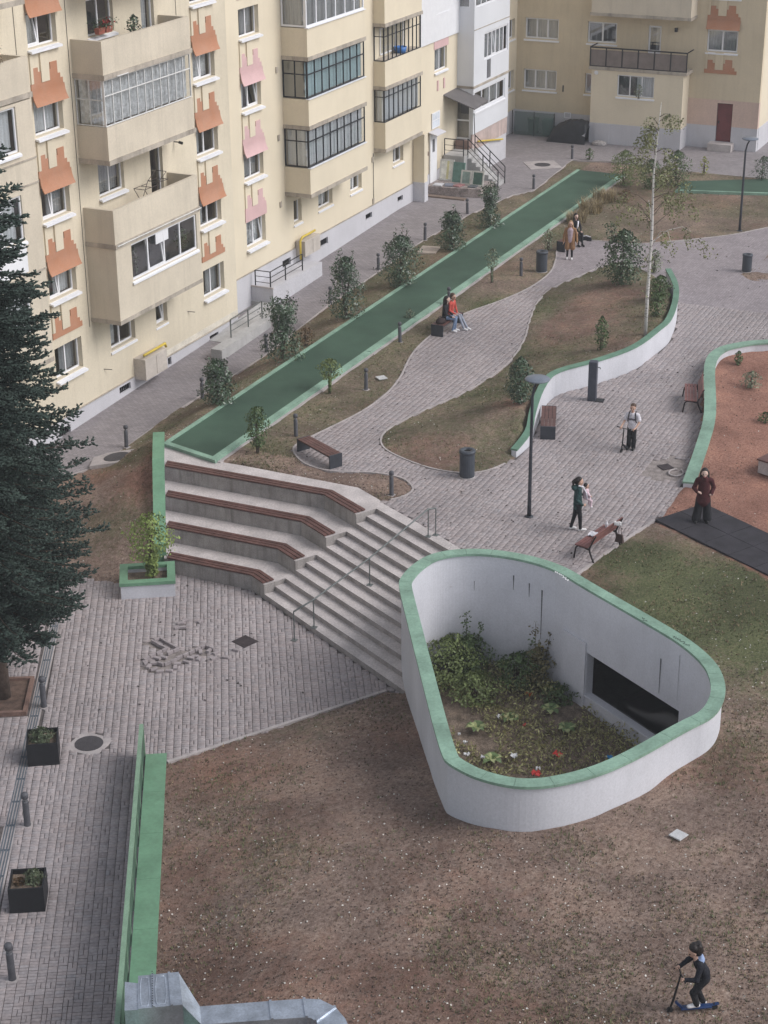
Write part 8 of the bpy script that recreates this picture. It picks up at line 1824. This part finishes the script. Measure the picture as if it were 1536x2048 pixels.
pk = person('boy in a white printed T-shirt and black trousers standing with a scooter', p, a0, pr, [SKIN, M_EYE, M_LIP, M_BLKC, M_SHOEK, cloth_m('white_tee', (.68, .65, .69))], hair, HAIRB, [((-.17, .26, .83), (-.14, .32, .82), (0, 0, 1), .9, .9, -1), ((.29, .26, .84), (.29, .32, .83), (0, 0, 1), .9, .9, 1)])
for s in (-1, 1): mb = MB(); mb.tube([(s*.10, -.06, 1.29), (s*.105, .05, 1.275), (s*.11, .105, 1.16), (s*.13, .10, 1.02), (s*.15, .02, .95)], .017, 6); mb.build('backpack_strap', M_BLKC, pk, world=False)
rg = random.Random(4)
for k in range(5): x = -.085+k*.042; z = 1.08+rg.uniform(-.02, .02); mb = MB(); mb.box(x-.016, x+.016, .105, .112, z-.03, z+.03); mb.build('shirt_print', mat('print_ink', (.06, .05, .07), .8), pk, world=False)
# --- boy riding the blue scooter
p = PG(1388, 2022); a0 = RTA+math.pi+R(6); f3 = np.array([math.cos(a0), math.sin(a0)])
M_BLUES = mat('blue_scooter_paint', (.010, .032, .105), .35); scooter('blue kick scooter ridden by the boy in black on the dry lawn', (p[0], p[1], p[2]+.01), a0, M_SHOEK, M_BLUES, .86, lean=.16, L_=.46)
Hd, w = head((0, .10, 1.34), R(4), 0, .97, R(-18))
pr = Hd+[C3((0, .03, 1.17), (0, .07, 1.26), .048, .045, 0), C3((0, -.13, .86), (0, -.02, 1.10), .130, .130, 5, .78), C3((-.11, .0, 1.14), (.11, .0, 1.14), .068, .068, 5), C3((0, -.15, .76), (0, -.13, .88), .130, .130, 5, .8), C3((-.05, -.05, 1.20), (.05, -.05, 1.20), .060, .060, 6)]
pr += legs((-.07, -.14, .76), (-.06, .06, .46), (-.04, -.02, .19), (-.04, .12, .14), .082, .068, .055, wide=(.068, .055))+legs((.07, -.14, .76), (.10, -.05, .42), (.15, -.20, .09), (.16, -.06, .04), .082, .068, .055, wide=(.068, .055))
pr += arm((-.17, .0, 1.13), (-.25, .08, .90), (-.19, .26, .88), (-.18, .31, .88), r=(.056, .05, .04, .03))+arm((.17, .0, 1.13), (.27, .10, .96), (.20, .26, .89), (.18, .31, .88), r=(.056, .05, .04, .03))
hair = [C3((0, .055, 1.415), (0, .11, 1.43), .106, .098, 0), C3((0, .03, 1.37), (0, .03, 1.33), .096, .078, 0), C3((.05, .11, 1.46), (-.05, .12, 1.455), .055, .05, 0), C3((.06, .02, 1.47), (-.04, .03, 1.475), .06, .055, 0)]
person('boy in a black jacket leaning over a blue scooter at the bottom right', (p[0], p[1], p[2]+.01), a0, pr, [SKIN, M_EYE, M_LIP, M_BLKC, M_SHOEW, cloth_m('navy_black', (.012, .013, .020)), cloth_m('pale_blue_hood', (.28, .36, .55))], hair, HAIRD, [((-.19, .26, .88), (-.18, .31, .88), (0, 0, 1), .9, 1., -1), ((.20, .26, .89), (.18, .31, .88), (0, 0, 1), .9, 1., 1)])
# ================================================================== thin haze volume, added over the estate to lift the dark tones
mb = MB(); mb.box(-520, 520, -520, 520, -6.0, 26.0); hz = mb.build('haze', [])
hz.data.materials.clear(); m = bpy.data.materials.new('haze_veil'); m.use_nodes = True; nt = m.node_tree; nt.nodes.clear()
out = node(nt, 'ShaderNodeOutputMaterial'); pv = node(nt, 'ShaderNodeVolumePrincipled'); pv.inputs['Color'].default_value = (.93, .94, .97, 1); pv.inputs['Density'].default_value = .0007; pv.inputs['Anisotropy'].default_value = 0.
nt.links.new(pv.outputs[0], out.inputs['Volume']); hz.data.materials.append(m); tag(hz, 'thin pale haze volume added over the whole estate to lift the darks', 'haze', kind='stuff')
